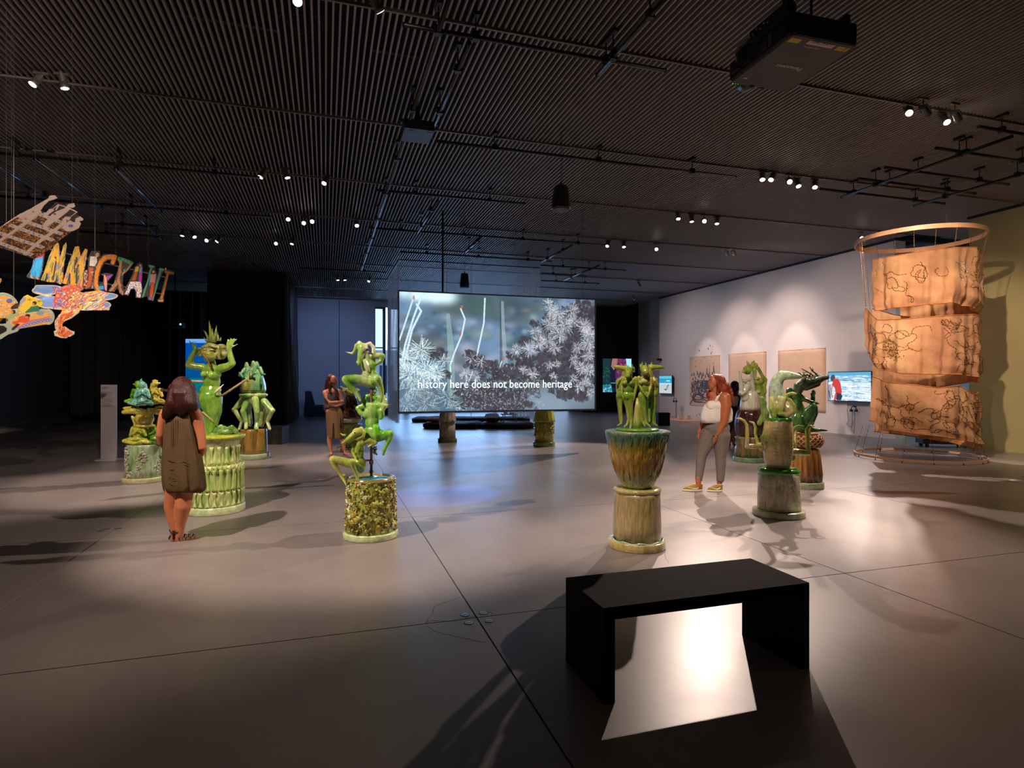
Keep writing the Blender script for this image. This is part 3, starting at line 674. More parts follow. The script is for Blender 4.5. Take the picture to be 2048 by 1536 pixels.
LS=[ # u,v,lit,aim,label
 (1409,443,1,(2.4,2.2,.0),'brightest spotlight, third of the four in the right-centre cluster'),
 (1357,440,1,(6,9,0),'first from the left of the four in the right-centre cluster'),(1384,446,1,(6,9,0),'second from the left of the four in the right-centre cluster'),(1434,450,1,(12.8,9,1),'last on the right of the four in the right-centre cluster'),
 (1313,499,1,(3,4,0),'bright spotlight, rightmost of the three in a row above the screen edge'),(1214,494,1,(4,6,0),'leftmost of the three in a row above the screen edge'),(1248,496,1,(4,6,0),'middle one of the three in a row above the screen edge'),
 (1724,477,1,(6,3.5,0),'bright spotlight just left of the wooden top hoop'),
 (1580,365,1,(4,3,0),'bright middle one of the five spotlights right of centre'),(1525,362,1,(3,9,0),'far left one of the five spotlights right of centre'),(1541,362,1,(3.5,9,0),'second of the five spotlights right of centre'),(1598,375,1,(11,8.2,1),'fourth of the five spotlights right of centre'),(1630,377,1,(9,6,0),'far right one of the five spotlights right of centre'),
 (1819,228,1,(4,2.2,0),'bright spotlight at the upper right, left of its pair'),(1896,247,1,(7,2.5,0),'lit spotlight at the upper right, right of the brightest'),(1858,233,0,(14,8,2),'dark spotlight between the two lit ones at the upper right'),(1919,243,0,(14,8,2.5),'dark spotlight at the upper right, last in the row'),
 (595,5,1,(-.1,2,1.0),'single lit spotlight at the top edge, seen face on'),(764,30,0,(4,9,1),'unlit box-like spotlight at the top edge near the cables'),
 (62,172,1,(-4,2,0),'lit spotlight at the upper left, first on the near track'),(131,182,0,(-2,9,0),'dark-hooded spotlight at the upper left, beside the lit one'),
 (519,357,1,(-6,10,0),'left one of the three spotlights on the upper-left track'),(576,359,1,(-1,9,0),'middle one of the three spotlights on the upper-left track'),(647,369,1,(.5,9,0),'right one of the three spotlights on the upper-left track'),
 (576,440,1,(-1,8,0),'lit lamp left of the bright pair above the raised drape'),(607,447,1,(-2,6,0),'left lamp of the bright pair left of centre'),(624,444,1,(-1,6,0),'right lamp of the bright pair left of centre'),(714,453,1,(1,10,0),'dim lamp right of the bright pair left of centre'),
 (364,474,1,(-5,8,0),'first from the left of the four lamps behind the letter sign'),(390,476,1,(-3,9,0),'second of the four lamps behind the letter sign'),(412,482,0,(-5,9,0),'dark third of the four lamps behind the letter sign'),(432,485,1,(-6,9,0),'last of the four lamps behind the letter sign'),
 (551,488,0,(-4,9,0),'dim lamp above the corner of the black drape'),(583,490,1,(0,12,0),'small lit lamp above the corner of the black drape, right one'),
 (676,562,1,(.2,12,0),'left one of the three small lamps before the blue wall'),(690,562,1,(.4,12,0),'middle one of the three small lamps before the blue wall'),(737,564,1,(1.5,12,0),'right one of the three small lamps before the blue wall'),
 (1455,512,0,(14.6,17.5,2),'left of the unlit pair aimed at the white wall'),(1470,512,0,(14.6,16.5,2),'right of the unlit pair aimed at the white wall'),(1281,573,0,(14.6,22,2),'small spotlight by the far end of the white wall, farther one'),(1269,600,0,(14.6,24,2),'farthest small spotlight near the far end of the white wall')]
rgs=random.Random(12)
for u,v,lit,aim,l in LS:
    p=fw(u,v,5.14)
    if not('bright' in l or 'face on' in l): aim=(p.x+(aim[0]-p.x)*.25+rgs.uniform(-1.5,1.5),p.y-rgs.uniform(.2,1.8),p.z-3.2) if lit else aim
    spot(p,aim,l,bool(lit),scale=.85)
spot((5.2,6.27,5.31),(3.2,6.9,4.6),'spotlight on the near track hidden behind the big projector')
# ---- projectors
def projector():
    z=4.52
    c=[fw(1575,66,z),fw(1707,90,z),fw(1583,185,z),fw(1469,167,z)]
    ux=((c[1]-c[0])+(c[2]-c[3])).normalized(); uy=Vector((-ux.y,ux.x,0)); 
    if uy.dot(c[0]-c[3])<0: uy=-uy
    w=((c[1]-c[0]).length+(c[2]-c[3]).length)/2; l=((c[0]-c[3]).length+(c[1]-c[2]).length)/2; ce_=(c[0]+c[1]+c[2]+c[3])/4
    print('PROJ',round(w,3),round(l,3),ce_)
    t=thing('projector','large black ceiling projector with yellow and white labels underneath','projector',ce_)
    R=Matrix((ux,uy,(0,0,1))).transposed()
    def T(x,y,zz): return R@Vector((x,y,zz))
    Mp=mat('projector_shell',(.040,.035,.031),.55,bump=.1,bscale=300); Ms=mat('projector_side',(.010,.0095,.009),.5)
    mb=MB(); h=.20; ch=.03
    # local axes: +x right, +y away from camera-left corner ... body with chamfered lower edge
    def ring(k,zz): return [T(x,y,zz) for x,y in ((-w/2+k+.04,-l/2+k),(w/2-k-.04,-l/2+k),(w/2-k,-l/2+k+.04),(w/2-k,l/2-k-.04),(w/2-k-.04,l/2-k),(-w/2+k+.04,l/2-k),(-w/2+k,l/2-k-.04),(-w/2+k,-l/2+k+.04))]
    mb.loft([ring(.0,.0),ring(-.012,.02),ring(-.012,h-.02),ring(.01,h)],True,True); mb.obj('housing',Ms,t)
    MB().prism([T(x,y,-.004) for x,y in ((-w/2+.012,-l/2+.012),(w/2-.012,-l/2+.012),(w/2-.012,l/2-.012),(-w/2+.012,l/2-.012))],(0,0,.006)).obj('bottom_cover',Mp,t)
    Y=mat('label_yellow','#c9a416',.6); Wt=mat('label_white','#cbb4a6',.6)
    def flat(x0,y0,x1,y1,m,nm,zz=-.006,th=.002): return MB().prism([T(x0,y0,zz),T(x1,y0,zz),T(x1,y1,zz),T(x0,y1,zz)],(0,0,th)).obj(nm,m,t)
    # the photo's near-left edge of the underside carries the stickers: +y side
    s=1 if True else -1
    flat(-.46*w,.40*l-.02,-.30*w,.40*l+.045,Y,'yellow_label'); flat(.26*w,.40*l-.02,.44*w,.40*l+.045,Y,'yellow_label')
    flat(.385*w,.40*l-.02,.395*w,.40*l+.045,M_dk,'label_line',-.0075)
    flat(-.20*w,.40*l-.005,.21*w,.40*l+.05,Wt,'white_label')
    def tx(cx,cy,sc,zz=-.0085):
        return lambda p:T(cx-p.x*sc,cy-p.y*sc*1.0,zz-p.z*.2)
    gl=mat('print_grey','#d8ccc0',.5)
    text_mesh('Panasonic',.075,tx(0,-.02*l,1),gl,'maker_lettering',t,.0005)
    text_mesh('1-AV-1801',.05,tx(.0,.455*l,1,-.0085),M_dk,'label_lettering',t,.0005)
    text_mesh('LASER PROJECTOR',.02,tx(-.05*w,.355*l,1,-.0065),gl,'small_lettering',t,.0005)
    flat(-.40*w,-.36*l,-.34*w,-.34*l,mat('sticker_pale','#d8d0c8',.5),'small_sticker')
    # connector side (left) : panel, grille holes, sockets, leds
    Mc=mat('connector_metal','#8d8a88',.35,metal=.8)
    pn=MB().prism([T(-w/2-.013,-l/2+.03,.03),T(-w/2-.013,l/2-.06,.03),T(-w/2-.013,l/2-.06,.17),T(-w/2-.013,-l/2+.03,.17)],T(-.004,0,0)).obj('connector_panel',M_dk,t)
    rg=random.Random(4)
    for i in range(26):
        y=-l/2+.06+(i%13)*.022; z2=.055+.045*(i//13)
        MB().box(T(-w/2-.02,y,z2),(.008,.014,.018),Matrix.Rotation(math.atan2(ux.y,ux.x),3,'Z').to_quaternion()).obj('socket',Mc if rg.random()<.6 else mat('socket_dark','#2b2a2c',.4),t)
    for i in range(9):
        MB().tube([T(-w/2-.015,.02*l+(i%3)*.03+.03,.05+.03*(i//3)),T(-w/2-.024,.02*l+(i%3)*.03+.03,.05+.03*(i//3))],.010,10).obj('button',Mc,t)
    for i in range(7):
        MB().prism([T(-w/2-.018,.02*l+.135,.04+.017*i),T(-w/2-.018,.02*l+.175,.04+.017*i),T(-w/2-.018,.02*l+.175,.05+.017*i),T(-w/2-.018,.02*l+.135,.05+.017*i)],T(-.004,0,0)).obj('vent_slot',Mc,t)
    for i in range(3):
        MB().ball(T(-w/2+.05+i*.028,-l/2-.012,.012),.006).obj('status_lamp',mat('led_green',(.1,1,.05),.3,emis=(.2,1,.05),strength=4),t)
    # lens snout
    Ml=mat('lens_hood','#2a2522',.35); MB().tube([T(-.14*w,-l/2+.03,.075),T(-.14*w,-l/2-.06,.072),T(-.14*w,-l/2-.13,.07)],[.085,.085,.075],24).obj('lens_hood',Ml,t,True)
    MB().tube([T(-.14*w,-l/2-.131,.07),T(-.14*w,-l/2-.134,.07)],.065,24).obj('lens_glass',mat('lens_dark_glass','#0a0d14',.05),t)
    MB().box(T(.03,-l/2+.005,-.006),(.05,.01,.006)).obj('latch',M_dk,t)
    # mount cradle + drop pipe
    m=MB()
    for y in (-.3*l,.3*l): m.prism([T(-w/2,y-.02,h),T(w/2,y-.02,h),T(w/2,y+.02,h),T(-w/2,y+.02,h)],(0,0,.03))
    for x in (-.42*w,.42*w): m.prism([T(x-.02,-l/2+.05,h+.03),T(x+.02,-l/2+.05,h+.03),T(x+.02,l/2-.05,h+.03),T(x-.02,l/2-.05,h+.03)],(0,0,.07))
    m.tube([T(0,0,h),(0,0,CZ-z)],.03,12); m.tube([T(-.15,.1,h),T(-.15,.1,CZ-z)],.012,8); m.tube([T(.15,.1,h),T(.15,.1,CZ-z)],.012,8)
    m.obj('mount_frame',M_dk,t)
    bx=MB().prism([T(-w/2-.06,-.05,h-.02),T(-w/2+.02,-.05,h-.02),T(-w/2+.02,l/2,h-.02),T(-w/2-.06,l/2,h-.02)],(0,0,.10)).obj('side_bracket',M_dk,t)
    for i in range(5): MB().ball(T(-w/2-.062,.0+i*.05,h+.03+.02*(i%2)),.012).obj('bolt',Mc,t)
    for k in range(3):
        pts=[T(-w/2-.02-.10*math.sin(a)*(1+.2*k),-.22+.02*k-.16*math.cos(a)*.9+.1,.10+.10*a/3.14) for a in np.linspace(0,3.14,14)]
        MB().tube(pts,.005,6).obj('cable',M_pipe,t,True)
projector()
def box_unit():
    z=4.98; t=None
    a,b,c,d=fw(800,256,z),fw(876,261,z),fw(866,290,z),fw(797,281,z); ce_=(a+b+c+d)/4
    t=thing('ceiling_unit','flat dark grey equipment box under the long depth pipe','equipment box',ce_)
    x0,x1=min(a.x,d.x)-ce_.x,max(b.x,c.x)-ce_.x; y0,y1=(c.y+d.y)/2-ce_.y,(a.y+b.y)/2-ce_.y
    if y0>y1: y0,y1=y1,y0
    m=MB().box2((x0+.06,y0,0),(x1-.06,y1,.13)); m.obj('housing',mat('unit_grey',(.03,.027,.026),.5),t)
    for x in (x0+.12,x1-.16): MB().tube([(x,y0+.04,-.012),(x+.08,y0+.04,-.012)],.006,6).obj('handle',MC['connector_metal'],t)
    MB().box2((x0,y0+.1,.13),(x1,y0+.16,.16)).box2((-.03,-.03,.13),(.03,.03,CZ-z)).obj('bracket',M_clamp,t)
box_unit()
# far dim projector in the dark niche
p=un(350,650,21); t=thing('projector','small dark projector hanging unlit in the far dark niche with a blue glint','projector',p)
MB().box((0,0,0),(.55,.5,.18)).obj('housing',M_dk,t); MB().tube([(.2,-.25,0),(.2,-.33,0)],.07,16).obj('lens_hood',M_dk,t); MB().tube([(0,0,.09),(0,0,CZ-p.z)],.02,8).obj('drop_pipe',M_pipe,t)
MB().ball((.24,-.34,.0),.035).obj('lens',mat('blue_glint',(.1,.5,1),.1,emis=(.25,.6,1),strength=1.5),t)
# ---- pendant speakers
def speaker(u,v0,v1,wpx,label):
    d=.30*F/wpx; t_=un(u,v0,d); b_=un(u,v1,d); h=t_.z-b_.z
    t=thing('pendant_speaker',label,'speaker',(b_.x,b_.y,b_.z),'hanging cone speakers')
    MB().lathe((0,0,0),[(.135,.015),(.15,.03),(.148,.06),(.115,h-.05),(.11,h-.02),(.09,h)],36).obj('cabinet',mat('speaker_black','#171412',.28,coat=.3),t,True)
    MB().lathe((0,0,0),[(.132,.0),(.138,.008),(.138,.02)],36).obj('grille',mat('grille_grey','#4a4b4e',.6),t)
    MB().tube([(0,0,h),(0,0,h+.06)],.012,8).obj('hook',M_dk,t)
    MB().tube([(0,0,h+.05),(0,0,CZ+.03-b_.z)],.004,5).tube([(.015,0,h),(.03,0,h+.5),(.02,0,CZ+.03-b_.z)],.003,5).obj('cable',M_pipe,t)
speaker(1122,372,421,39,'near dark cone speaker hanging on a cable right of centre')
speaker(929,547,576,20,'small cone speaker hanging in front of the sheer curtain')
# ================================================================ WALL WORKS (on wall_right, plane x = 14.6)
wf=plane_fn((14.585,0,0),(1,0,0))
def wpt(u,v): return onp(wf,u,v)
def canvas(u0,v0a,v0b,u1,v1a,v1b,label,ink=False):
    """corners: left top/bottom v0a/v0b, right top/bottom v1a/v1b"""
    a,b,c,d=wpt(u0,v0a),wpt(u0,v0b),wpt(u1,v1b),wpt(u1,v1a)
    zt,zb=(a.z+d.z)/2,(b.z+c.z)/2; y0,y1=a.y,d.y
    t=thing('canvas',label,'canvas',(14.6,(y0+y1)/2,zb),'unstretched linen works on the white wall')
    A=Art(0,0,220,370,1.6 if ink else 20).full(); A.C[:]=lin('#c2a287'); A.C*=1+.03*RNG.standard_normal(A.X.shape)[...,None]
    if ink:
        k='#38322f'
        for x,y,l in [(20,130,12),(35,120,20),(45,150,18),(60,110,24),(75,125,30),(85,115,20),(95,130,36),(105,120,24),(120,135,22),(132,90,46),(140,130,20),(150,115,36),(160,140,16),(172,120,26),(180,80,40),(186,130,22),(30,160,14),(50,180,10),(66,170,18),(110,165,20),(150,160,20),(178,160,14)]:
            A.line([(x,y),(x+RNG.uniform(-3,3),y+l)],[5,9],k)
        for _ in range(26):
            cx,cy=RNG.uniform(40,170),RNG.uniform(200,320); r=RNG.uniform(15,46); a0=RNG.uniform(0,6.28)
            pts=[(min(205,max(10,cx+r*1.2*math.cos(a0+q)*(1+.1*q))),min(345,max(182,cy+r*math.sin(a0+q)))) for q in np.linspace(0,RNG.uniform(2,5.5),16)]
            A.line(pts,RNG.uniform(4,9),k,al=.92)
        for i in range(16): A.line([(18+i*12,190+RNG.uniform(-8,8)),(20+i*12+RNG.uniform(-8,8),235+RNG.uniform(-10,30))],RNG.uniform(6,12),k)
        A.line([(5,360),(50,290)],8,k); A.line([(150,60),(152,130)],2,k); A.line([(178,50),(182,140)],2,k)
        for _ in range(70): r=RNG.uniform(.8,3); A.disc(RNG.uniform(5,215),RNG.uniform(5,365),r,r,k)
    s=1
    def fn(X,Y): return np.stack([-.008+0*X-.004*np.sin(X*.05),(y0+(y1-y0)*X/220)-(y0+y1)/2,(zt-zb)*(1-Y/370)],1)
    A.mesh('cloth',fn,(-.006,0,0),PAINT,t)
    MB().tube([(-.016,y0-(y0+y1)/2,zt-zb),(-.016,y1-(y0+y1)/2,zt-zb)],.006,6).obj('top_hem',mat('linen_hem','#b0927a',.8),t)
    for e in (0,.25,.5,.75,1): MB().ball((-.018,y0+(y1-y0)*e-(y0+y1)/2,zt-zb-.02),.008).obj('pin',M_dk,t)
canvas(1379,715,812,1439,710,812,'leftmost linen sheet on the white wall, covered in black ink marks',True)
canvas(1457,709,812,1532,703,815,'plain linen sheet on the white wall, middle of three')
canvas(1556,702,824,1651,696,829,'largest plain linen sheet on the white wall, rightmost of three')
# ink splashes on the wall, white sheet with sand, tubs
M_ink=mat('ink','#2b2625',.5)
m=MB()
for _ in range(40):
    u,v=RNG.uniform(1386,1432),(RNG.uniform(814,832) if RNG.random()<.6 else RNG.uniform(690,712)); p=wpt(u,v+(6 if v>800 else -4)); r=RNG.uniform(.006,.022)
    m.ell((14.594,p.y,p.z),(Vector((.002,0,0)),Vector((0,r,0)),Vector((0,0,r*RNG.uniform(1,3)))),6,4)
o=m.obj('ink_splatter',M_ink); tag(o,'black ink spatter on the white wall around the marked linen','splatter',kind='stuff')
p0,p1=fw(1338,836),fw(1410,841); t=thing('floor_sheet','sandy floor sheet at the foot of the white wall below the inked linen','floor sheet',(14.0,(p0.y+p1.y)/2,0))
m=MB(); yy=np.linspace(p0.y+.8-(p0.y+p1.y)/2,p1.y-.3-(p0.y+p1.y)/2,24)
m.add([(x,y,.004+.008*abs(math.sin(y*3+x*5))) for y in yy for x in (-.95-.1*math.sin(y*2),-.4,.1,.56)],[(i*4+j,i*4+j+1,(i+1)*4+j+1,(i+1)*4+j) for i in range(23) for j in range(3)])
m.obj('sheet',mat('sand_sheet','#c79a78',.9,var=.2,scale=14,bump=.5,bscale=60),t)
M_tub=mat('white_plastic','#d9d0cc',.4)
for u,l in ((1360,'white plastic tub on the sandy sheet, left of the two'),(1376,'white plastic tub on the sandy sheet, right of the two')):
    p=fw(u,839); t=thing('tub',l,'tub',(p.x,p.y,.02),'white tubs below the inked linen'); MB().lathe((0,0,0),[(.09,0),(.11,.14)],20,False).lathe((0,0,0),[(.088,.005),(.105,.135)],20,False).obj('tub_wall',M_tub,t,True)
    MB().lathe((0,0,0),[(.09,0),(.09,.006)],20).obj('bottom',M_tub,t); MB().lathe((0,0,.135),[(.108,0),(.118,.006),(.108,.012)],20,False).obj('rim',M_tub,t)
# televisions on the white wall
def tv(u0,u1,vt,vb,label,paint,ratio=16/9,yfix=None):
    a,b=wpt(u0,vt),wpt(u0,vb); z1,z0=a.z,b.z; h=z1-z0; y0=a.y; y1=y0-h*ratio
    t=thing('television',label,'television',(14.45,y0,z0),'flat televisions on the white wall')
    W_=y0-y1; MB().box2((.0,0.02,-.02),(.06,-W_-.02,h+.02)).obj('bezel',mat('tv_bezel','#0c0c0e',.3),t)
    A=Art(0,0,160,90,1).full(); paint(A)
    A.mesh('picture',lambda X,Y:np.stack([0*X-.004,-W_*X/160,h*(1-Y/90)],1),(.004,0,0),SCREEN,t)
    MB().box2((.06,-W_*.35,h*.3),(.15,-W_*.65,h*.7)).obj('wall_bracket',M_dk,t)
def sea1(A):
    Y=A.Y
    for a,b,c0,c1 in ((0,14,(.08,.45,.66),(.12,.5,.7)),(14,38,(.02,.28,.46),(.03,.32,.52)),(38,44,(.45,.68,.76),(.5,.7,.8)),(44,91,(.42,.5,.52),(.5,.56,.56))):
        m=(Y>=a)&(Y<b); q=((Y-a)/(b-a))[...,None]; A.C[m]=(np.array(c0)*(1-q)+np.array(c1)*q)[m]
    for x in (100,112,120,132): A.disc(x,26,6,2.5,'#e8f2f4')
    A.line([(72,70),(92,72),(95,66)],6,'#20262b'); A.line([(96,66),(106,54),(116,50)],5,'#20262b'); A.line([(116,50),(112,62),(114,72)],3,'#20262b'); A.disc(118,48,4,4,'#20262b')
def sea2(A):
    Y=A.Y; A.C[:]=lin('#b9cfe0')
    for a,b,c0,c1 in ((0,12,(.08,.35,.60),(.12,.4,.62)),(12,26,(.25,.5,.72),(.06,.28,.46)),(26,34,(.05,.25,.42),(.3,.5,.66)),(34,91,(.75,.82,.86),(.72,.80,.88))):
        m=(Y>=a)&(Y<b); q=((Y-a)/(b-a))[...,None]; A.C[m]=(np.array(c0)*(1-q)+np.array(c1)*q)[m]
    A.dabs(0,10,160,90,300,['#dfe9ef','#9fc3dc','#6ea7cc','#e6eef2'],10,40,1.6,2,4)
    A.disc(18,18,9,11,'#4d3a44',rot=20); A.poly([(22,22),(38,20),(48,34),(54,62),(50,72),(30,70),(26,50),(14,40)],'#c4372e'); A.poly([(30,66),(50,68),(56,76),(50,90),(34,90),(28,80)],'#252a3c'); A.line([(16,44),(12,66),(16,80)],6,'#c98a78'); A.line([(30,72),(26,90)],8,'#c9424a')
    A.poly([(0,40),(10,38),(12,56),(8,90),(0,90)],'#8d93a8'); A.line([(2,60),(8,84)],4,'#3c3f4d')
tv(1324,1358,752,786,'small television on the white wall showing a beach, left of the inked linen',sea1,4/3*.98)
tv(1664,1745,745,800,'large television on the white wall showing a red-shirted figure, beside the hanging cloth',sea2,16/9)
# picture on the far black wall
def far_pic():
    y=27.7; f2=plane_fn((0,y,0),(0,1,0)); a,b=onp(f2,1205,717),onp(f2,1262,784); t=thing('wall_display','bright colour display with purple cloth on the far black wall, beside the hanging screen','screen',(a.x,y,b.z))
    w=b.x-a.x; h=a.z-b.z; A=Art(0,0,212,260,1.6).full(); A.C[:]=lin('#141a2c')
    A.poly([(0,0),(60,0),(50,80),(60,260),(0,260)],'#16323a'); A.poly([(110,0),(190,0),(170,60),(180,130),(150,190),(100,200),(90,120)],'#4c2550'); A.poly([(70,0),(110,0),(100,60),(80,90),(60,60)],'#a06a68')
    A.dabs(100,0,180,110,90,['#b03a48','#6b3f86','#8d2f5c','#c2576a'],6,18,3,80,20); A.poly([(170,0),(212,0),(212,70),(180,80)],'#9fe0f2'); A.poly([(60,190),(180,190),(160,230),(70,225)],'#0c1018')
    A.dabs(100,120,170,190,60,['#2a3c8c','#6a6fd0','#3b2a68'],8,20,3,70,30); A.poly([(0,205),(60,200),(70,260),(0,260)],'#2a7f95'); A.dabs(0,205,60,258,50,['#3fa5b8','#1d5566','#bfeaf0'],5,14,3,10,40); A.line([(60,190),(180,188)],3,'#8fc7dc'); A.dabs(0,60,55,200,70,['#1f4a3c','#2f7a5a','#0e2228'],5,12,3,60,60)
    A.mesh('picture',lambda X,Y:np.stack([w*X/212,0*X-.05,h*(1-Y/260)],1),(0,.02,0),SCREEN,t)
    MB().box2((-.03,-.03,-.03),(w+.03,.0,h+.03)).obj('housing',M_dk,t)
far_pic()
# small dark unit high on the recess, headphones, stand, cables
t=thing('camera_unit','thin black device fixed on the white wall end above the small television','device',(14.75,24.05,2.55)); MB().box((0,0,0),(.7,.12,.10)).obj('housing',M_dk,t); MB().ball((-.2,-.08,0),.03).obj('eye',M_loff,t)
def headphones(t,c,R,m):
    c=Vector(c); pts=[c+Vector((0,R*math.cos(a),R*math.sin(a))) for a in np.linspace(-.3,3.44,18)]
    MB().tube(pts,R*.13,8).obj('headband',m,t,True)
    for q in (pts[0],pts[-1]): MB().tube([q+Vector((-.03,0,-.02)),q+Vector((.03,0,-.02))],R*.42,14).obj('ear_cup',m,t)
p=wpt(1711,818); t=thing('headphones','black headphones hung on the white wall below the large television','headphones',(14.52,p.y,p.z)); headphones(t,(0,0,0),.085,mat('black_plastic','#121214',.4)); MB().box2((0,-.02,.05),(.08,.02,.09)).obj('wall_hook',M_dk,t)
MB().tube([(0,.05,-.08),(.01,.06,-.4),(.02,.10,-.62),(.0,.0,-.7),(.01,-.03,-.4),(.02,-.02,-.1)],.006,6).obj('cable',mat('cable_grey','#5a5458',.6),t)
p=wpt(1697,800); t=tag(MB().tube([(14.56,p.y,p.z+.02),(14.57,p.y+.03,p.z-.35),(14.57,p.y-.02,p.z-.6),(14.56,p.y+.05,p.z-.72),(14.56,p.y-.12,p.z-.78),(14.56,p.y-.2,p.z-.6)],.006,6).obj('cable',MC['cable_grey']),'thin cable trailing down the wall under the large television','cable')
p=fw(1346,836); p.x=14.25; t=thing('headphone_stand','pale pole stand against the white wall below the small television','stand',(p.x,p.y,0)); zt=wpt(1346,800).z
MB().tube([(0,0,0),(0,0,zt)],.03,10).obj('pole',mat('pale_pole','#a3948e',.5),t); MB().lathe((0,0,0),[(.14,0),(.14,.015),(.03,.03)],20).obj('base',MC['pale_pole'],t)
t=thing('headphones','black headphones on the pale pole stand below the small television','headphones',(p.x-.05,p.y,zt+.02)); headphones(t,(0,0,0),.10,MC['black_plastic'])
# ================================================================ FURNITURE
M_bench=mat('bench_black',(.013,.0115,.011),.8,spec=.12,var=.12,scale=2,bump=.05,bscale=200)
def bench():
    A,B,C_,Dd=fw(1202,1403),fw(1618,1338),fw(1129,1320),None
    A.x=1.275; t=thing('bench','matte black slab bench standing in the foreground','bench',(1.275,2.62,0))
    L_=1.235; W_=.47; H_=.462; th=.062
    # sizes measured on the floor contact points
    L_=2.50-1.275
    MB().box2((0,0,H_-th),(L_,W_,H_)).obj('seat',M_bench,t)
    MB().box2((0,0,0),(th,W_,H_-th)).obj('leg',M_bench,t); MB().box2((L_-th,0,0),(L_,W_,H_-th)).obj('leg',M_bench,t)
    for p in (): MB().lathe((p[0],p[1],H_),[(.012,0),(.010,.0006)],10).obj('scuff',mat('scuff_grey','#3c3836',.7),t)
bench()
def simple_bench(u0,u1,vb,vt,depth,label,m,seat=None,d=None):
    a,b=fw(u0,vb),fw(u1,vb); w=(b-a).length; hh=EYE-(vt-HY)*((EYE*F/(vb-HY)))/F
    t=thing('bench',label,'bench',a); dr=(b-a).normalized(); ang=math.atan2(dr.y,dr.x); t.rotation_euler=(0,0,ang)
    MB().box2((0,0,0),(w,depth,hh-.05)).obj('body',m,t); MB().box2((-.01,-.01,hh-.05),(w+.01,depth+.01,hh)).obj('seat',m,t); return t
simple_bench(500,564,889,853,.45,'dark low bench behind the legged green sculpture',mat('bench_grey','#2a2624',.6))
t=simple_bench(1317,1340,852,826,.4,'small black box seat beyond the horse-headed figures',M_bench)
def back_seat(u,flip,label,w=1.9,dd=26.2):
    p=un(u,830,dd); p.z=0; t=thing('lounge_seat',label,'seat',p,'dark high-backed seats against the blue-grey wall'); s=-1 if flip else 1
    prof=[(0,0),(w*s,0),(w*s,.45),(.42*s,.45),(.25*s,1.12),(0,1.12)]
    MB().prism([(x,0,z) for x,z in prof],(0,.9,0)).obj('frame',mat('seat_navy','#0c1420',.55),t)
    MB().box2((.44*s,.05,.45),((w-.1)*s,.85,.50)).obj('seat_cushion',mat('seat_navy2','#101b28',.7),t); MB().tube([(.425*s,-.01,.455),(w*s,-.01,.455)],.012,6).tube([(.25*s,-.01,1.12),(.42*s,-.01,.46)],.012,6).obj('edge_trim',mat('seat_edge','#3d5a74',.5),t)
back_seat(610,False,'dark high-backed seat left of the woman with folded arms')
back_seat(795,True,'dark high-backed seat behind the goat-headed acrobats',1.7,28.0)
# floor mats with cushions under the screen
M_mat=mat('quilt_black','#151114',.8,var=.4,scale=9,bump=.4,bscale=30)
def floor_mat_(u0,u1,v,depth,label,seed):
    a,b=fw(u0,v),fw(u1,v); t=thing('floor_cushion',label,'floor cushion',a,'dark quilted mats under the screen'); dr=(b-a); w=dr.length; t.rotation_euler=(0,0,math.atan2(dr.y,dr.x))
    r=random.Random(seed); n=16; rings=[]
    for z,k in ((0,.05),(.04,0),(.13,.0),(.17,.06),(.18,.3)):
        rg_=[]
        for i in range(40):
            a_=2*math.pi*i/40; x=math.copysign(abs(math.cos(a_))**.35,math.cos(a_)); y=math.copysign(abs(math.sin(a_))**.35,math.sin(a_)); rg_.append(((w/2-k)*x+w/2+.03*math.sin(a_*5+seed),(depth/2-k)*y+depth/2+.03*math.cos(a_*4+seed),z+.015*math.sin(a_*7+seed)))
        rings.append(rg_)
    MB().loft(rings,True,True).obj('mattress',M_mat,t,True); MB().tube([tuple(q) for q in rings[2]],.014,6,closed=True).obj('piping',mat('piping_black','#050506',.7),t,True)
floor_mat_(822,1060,845,1.3,'farthest dark quilted mat behind the other two under the screen',1)
floor_mat_(843,962,858,1.6,'nearer dark quilted mat on the left under the screen',2)
floor_mat_(960,1068,858,1.4,'nearer dark quilted mat on the right under the screen',3)
def cushion(u,v,dx,dz,label,m,dpt=.35):
    p=fw(u,v,.18); t=thing('cushion',label,'cushion',(p.x,p.y,.18)); mb=MB().ball((0,0,dz*.55),(dx,dpt,dz*.6),20,12); mb.obj('cover',m,t,True); MB().tube([(dx*.99*math.cos(a),dpt*.99*math.sin(a),dz*.55) for a in np.linspace(0,6.2,24)],.012,6,closed=True).obj('seam',m,t)
cushion(868,844,.30,.16,'orange-brown round cushion on the left dark mat',mat('rust_fabric','#a85a40',.85,var=.15,scale=8))
t=thing('drum_stool','dark red corded round stool on the mats under the screen','stool',(fw(984,844,.18).x,fw(984,844,.18).y,.18)); MB().lathe((0,0,0),[(.16,0),(.25,.06),(.26,.16),(.2,.27),(.1,.29)],24).obj('body',mat('dark_red_weave','#3c1414',.8,var=.3,scale=12),t,True)
for k in range(14):
    a=2*math.pi*k/14; MB().tube([(r*math.cos(a),r*math.sin(a),z) for r,z in ((.165,0),(.256,.06),(.266,.16),(.206,.27))],.008,5).obj('cord',mat('orange_cord','#b5583a',.8),t)
p=fw(1018,844,.18); t=thing('wooden_stool','small rust-coloured wooden stool with splayed legs under the screen','stool',(p.x,p.y,.18)); mw=mat('rust_wood','#9a5230',.6,var=.2)
MB().box((0,0,.26),(.5,.3,.04)).obj('seat',mw,t); MB().ball((-.12,0,.31),(.08,.06,.04)).ball((.1,.02,.30),(.09,.07,.03)).obj('carving',mw,t)
for sx in (-1,1):
    for sy in (-1,1): MB().tube([(sx*.17,sy*.1,.25),(sx*.24,sy*.14,0)],.018,8).obj('leg',mw,t)
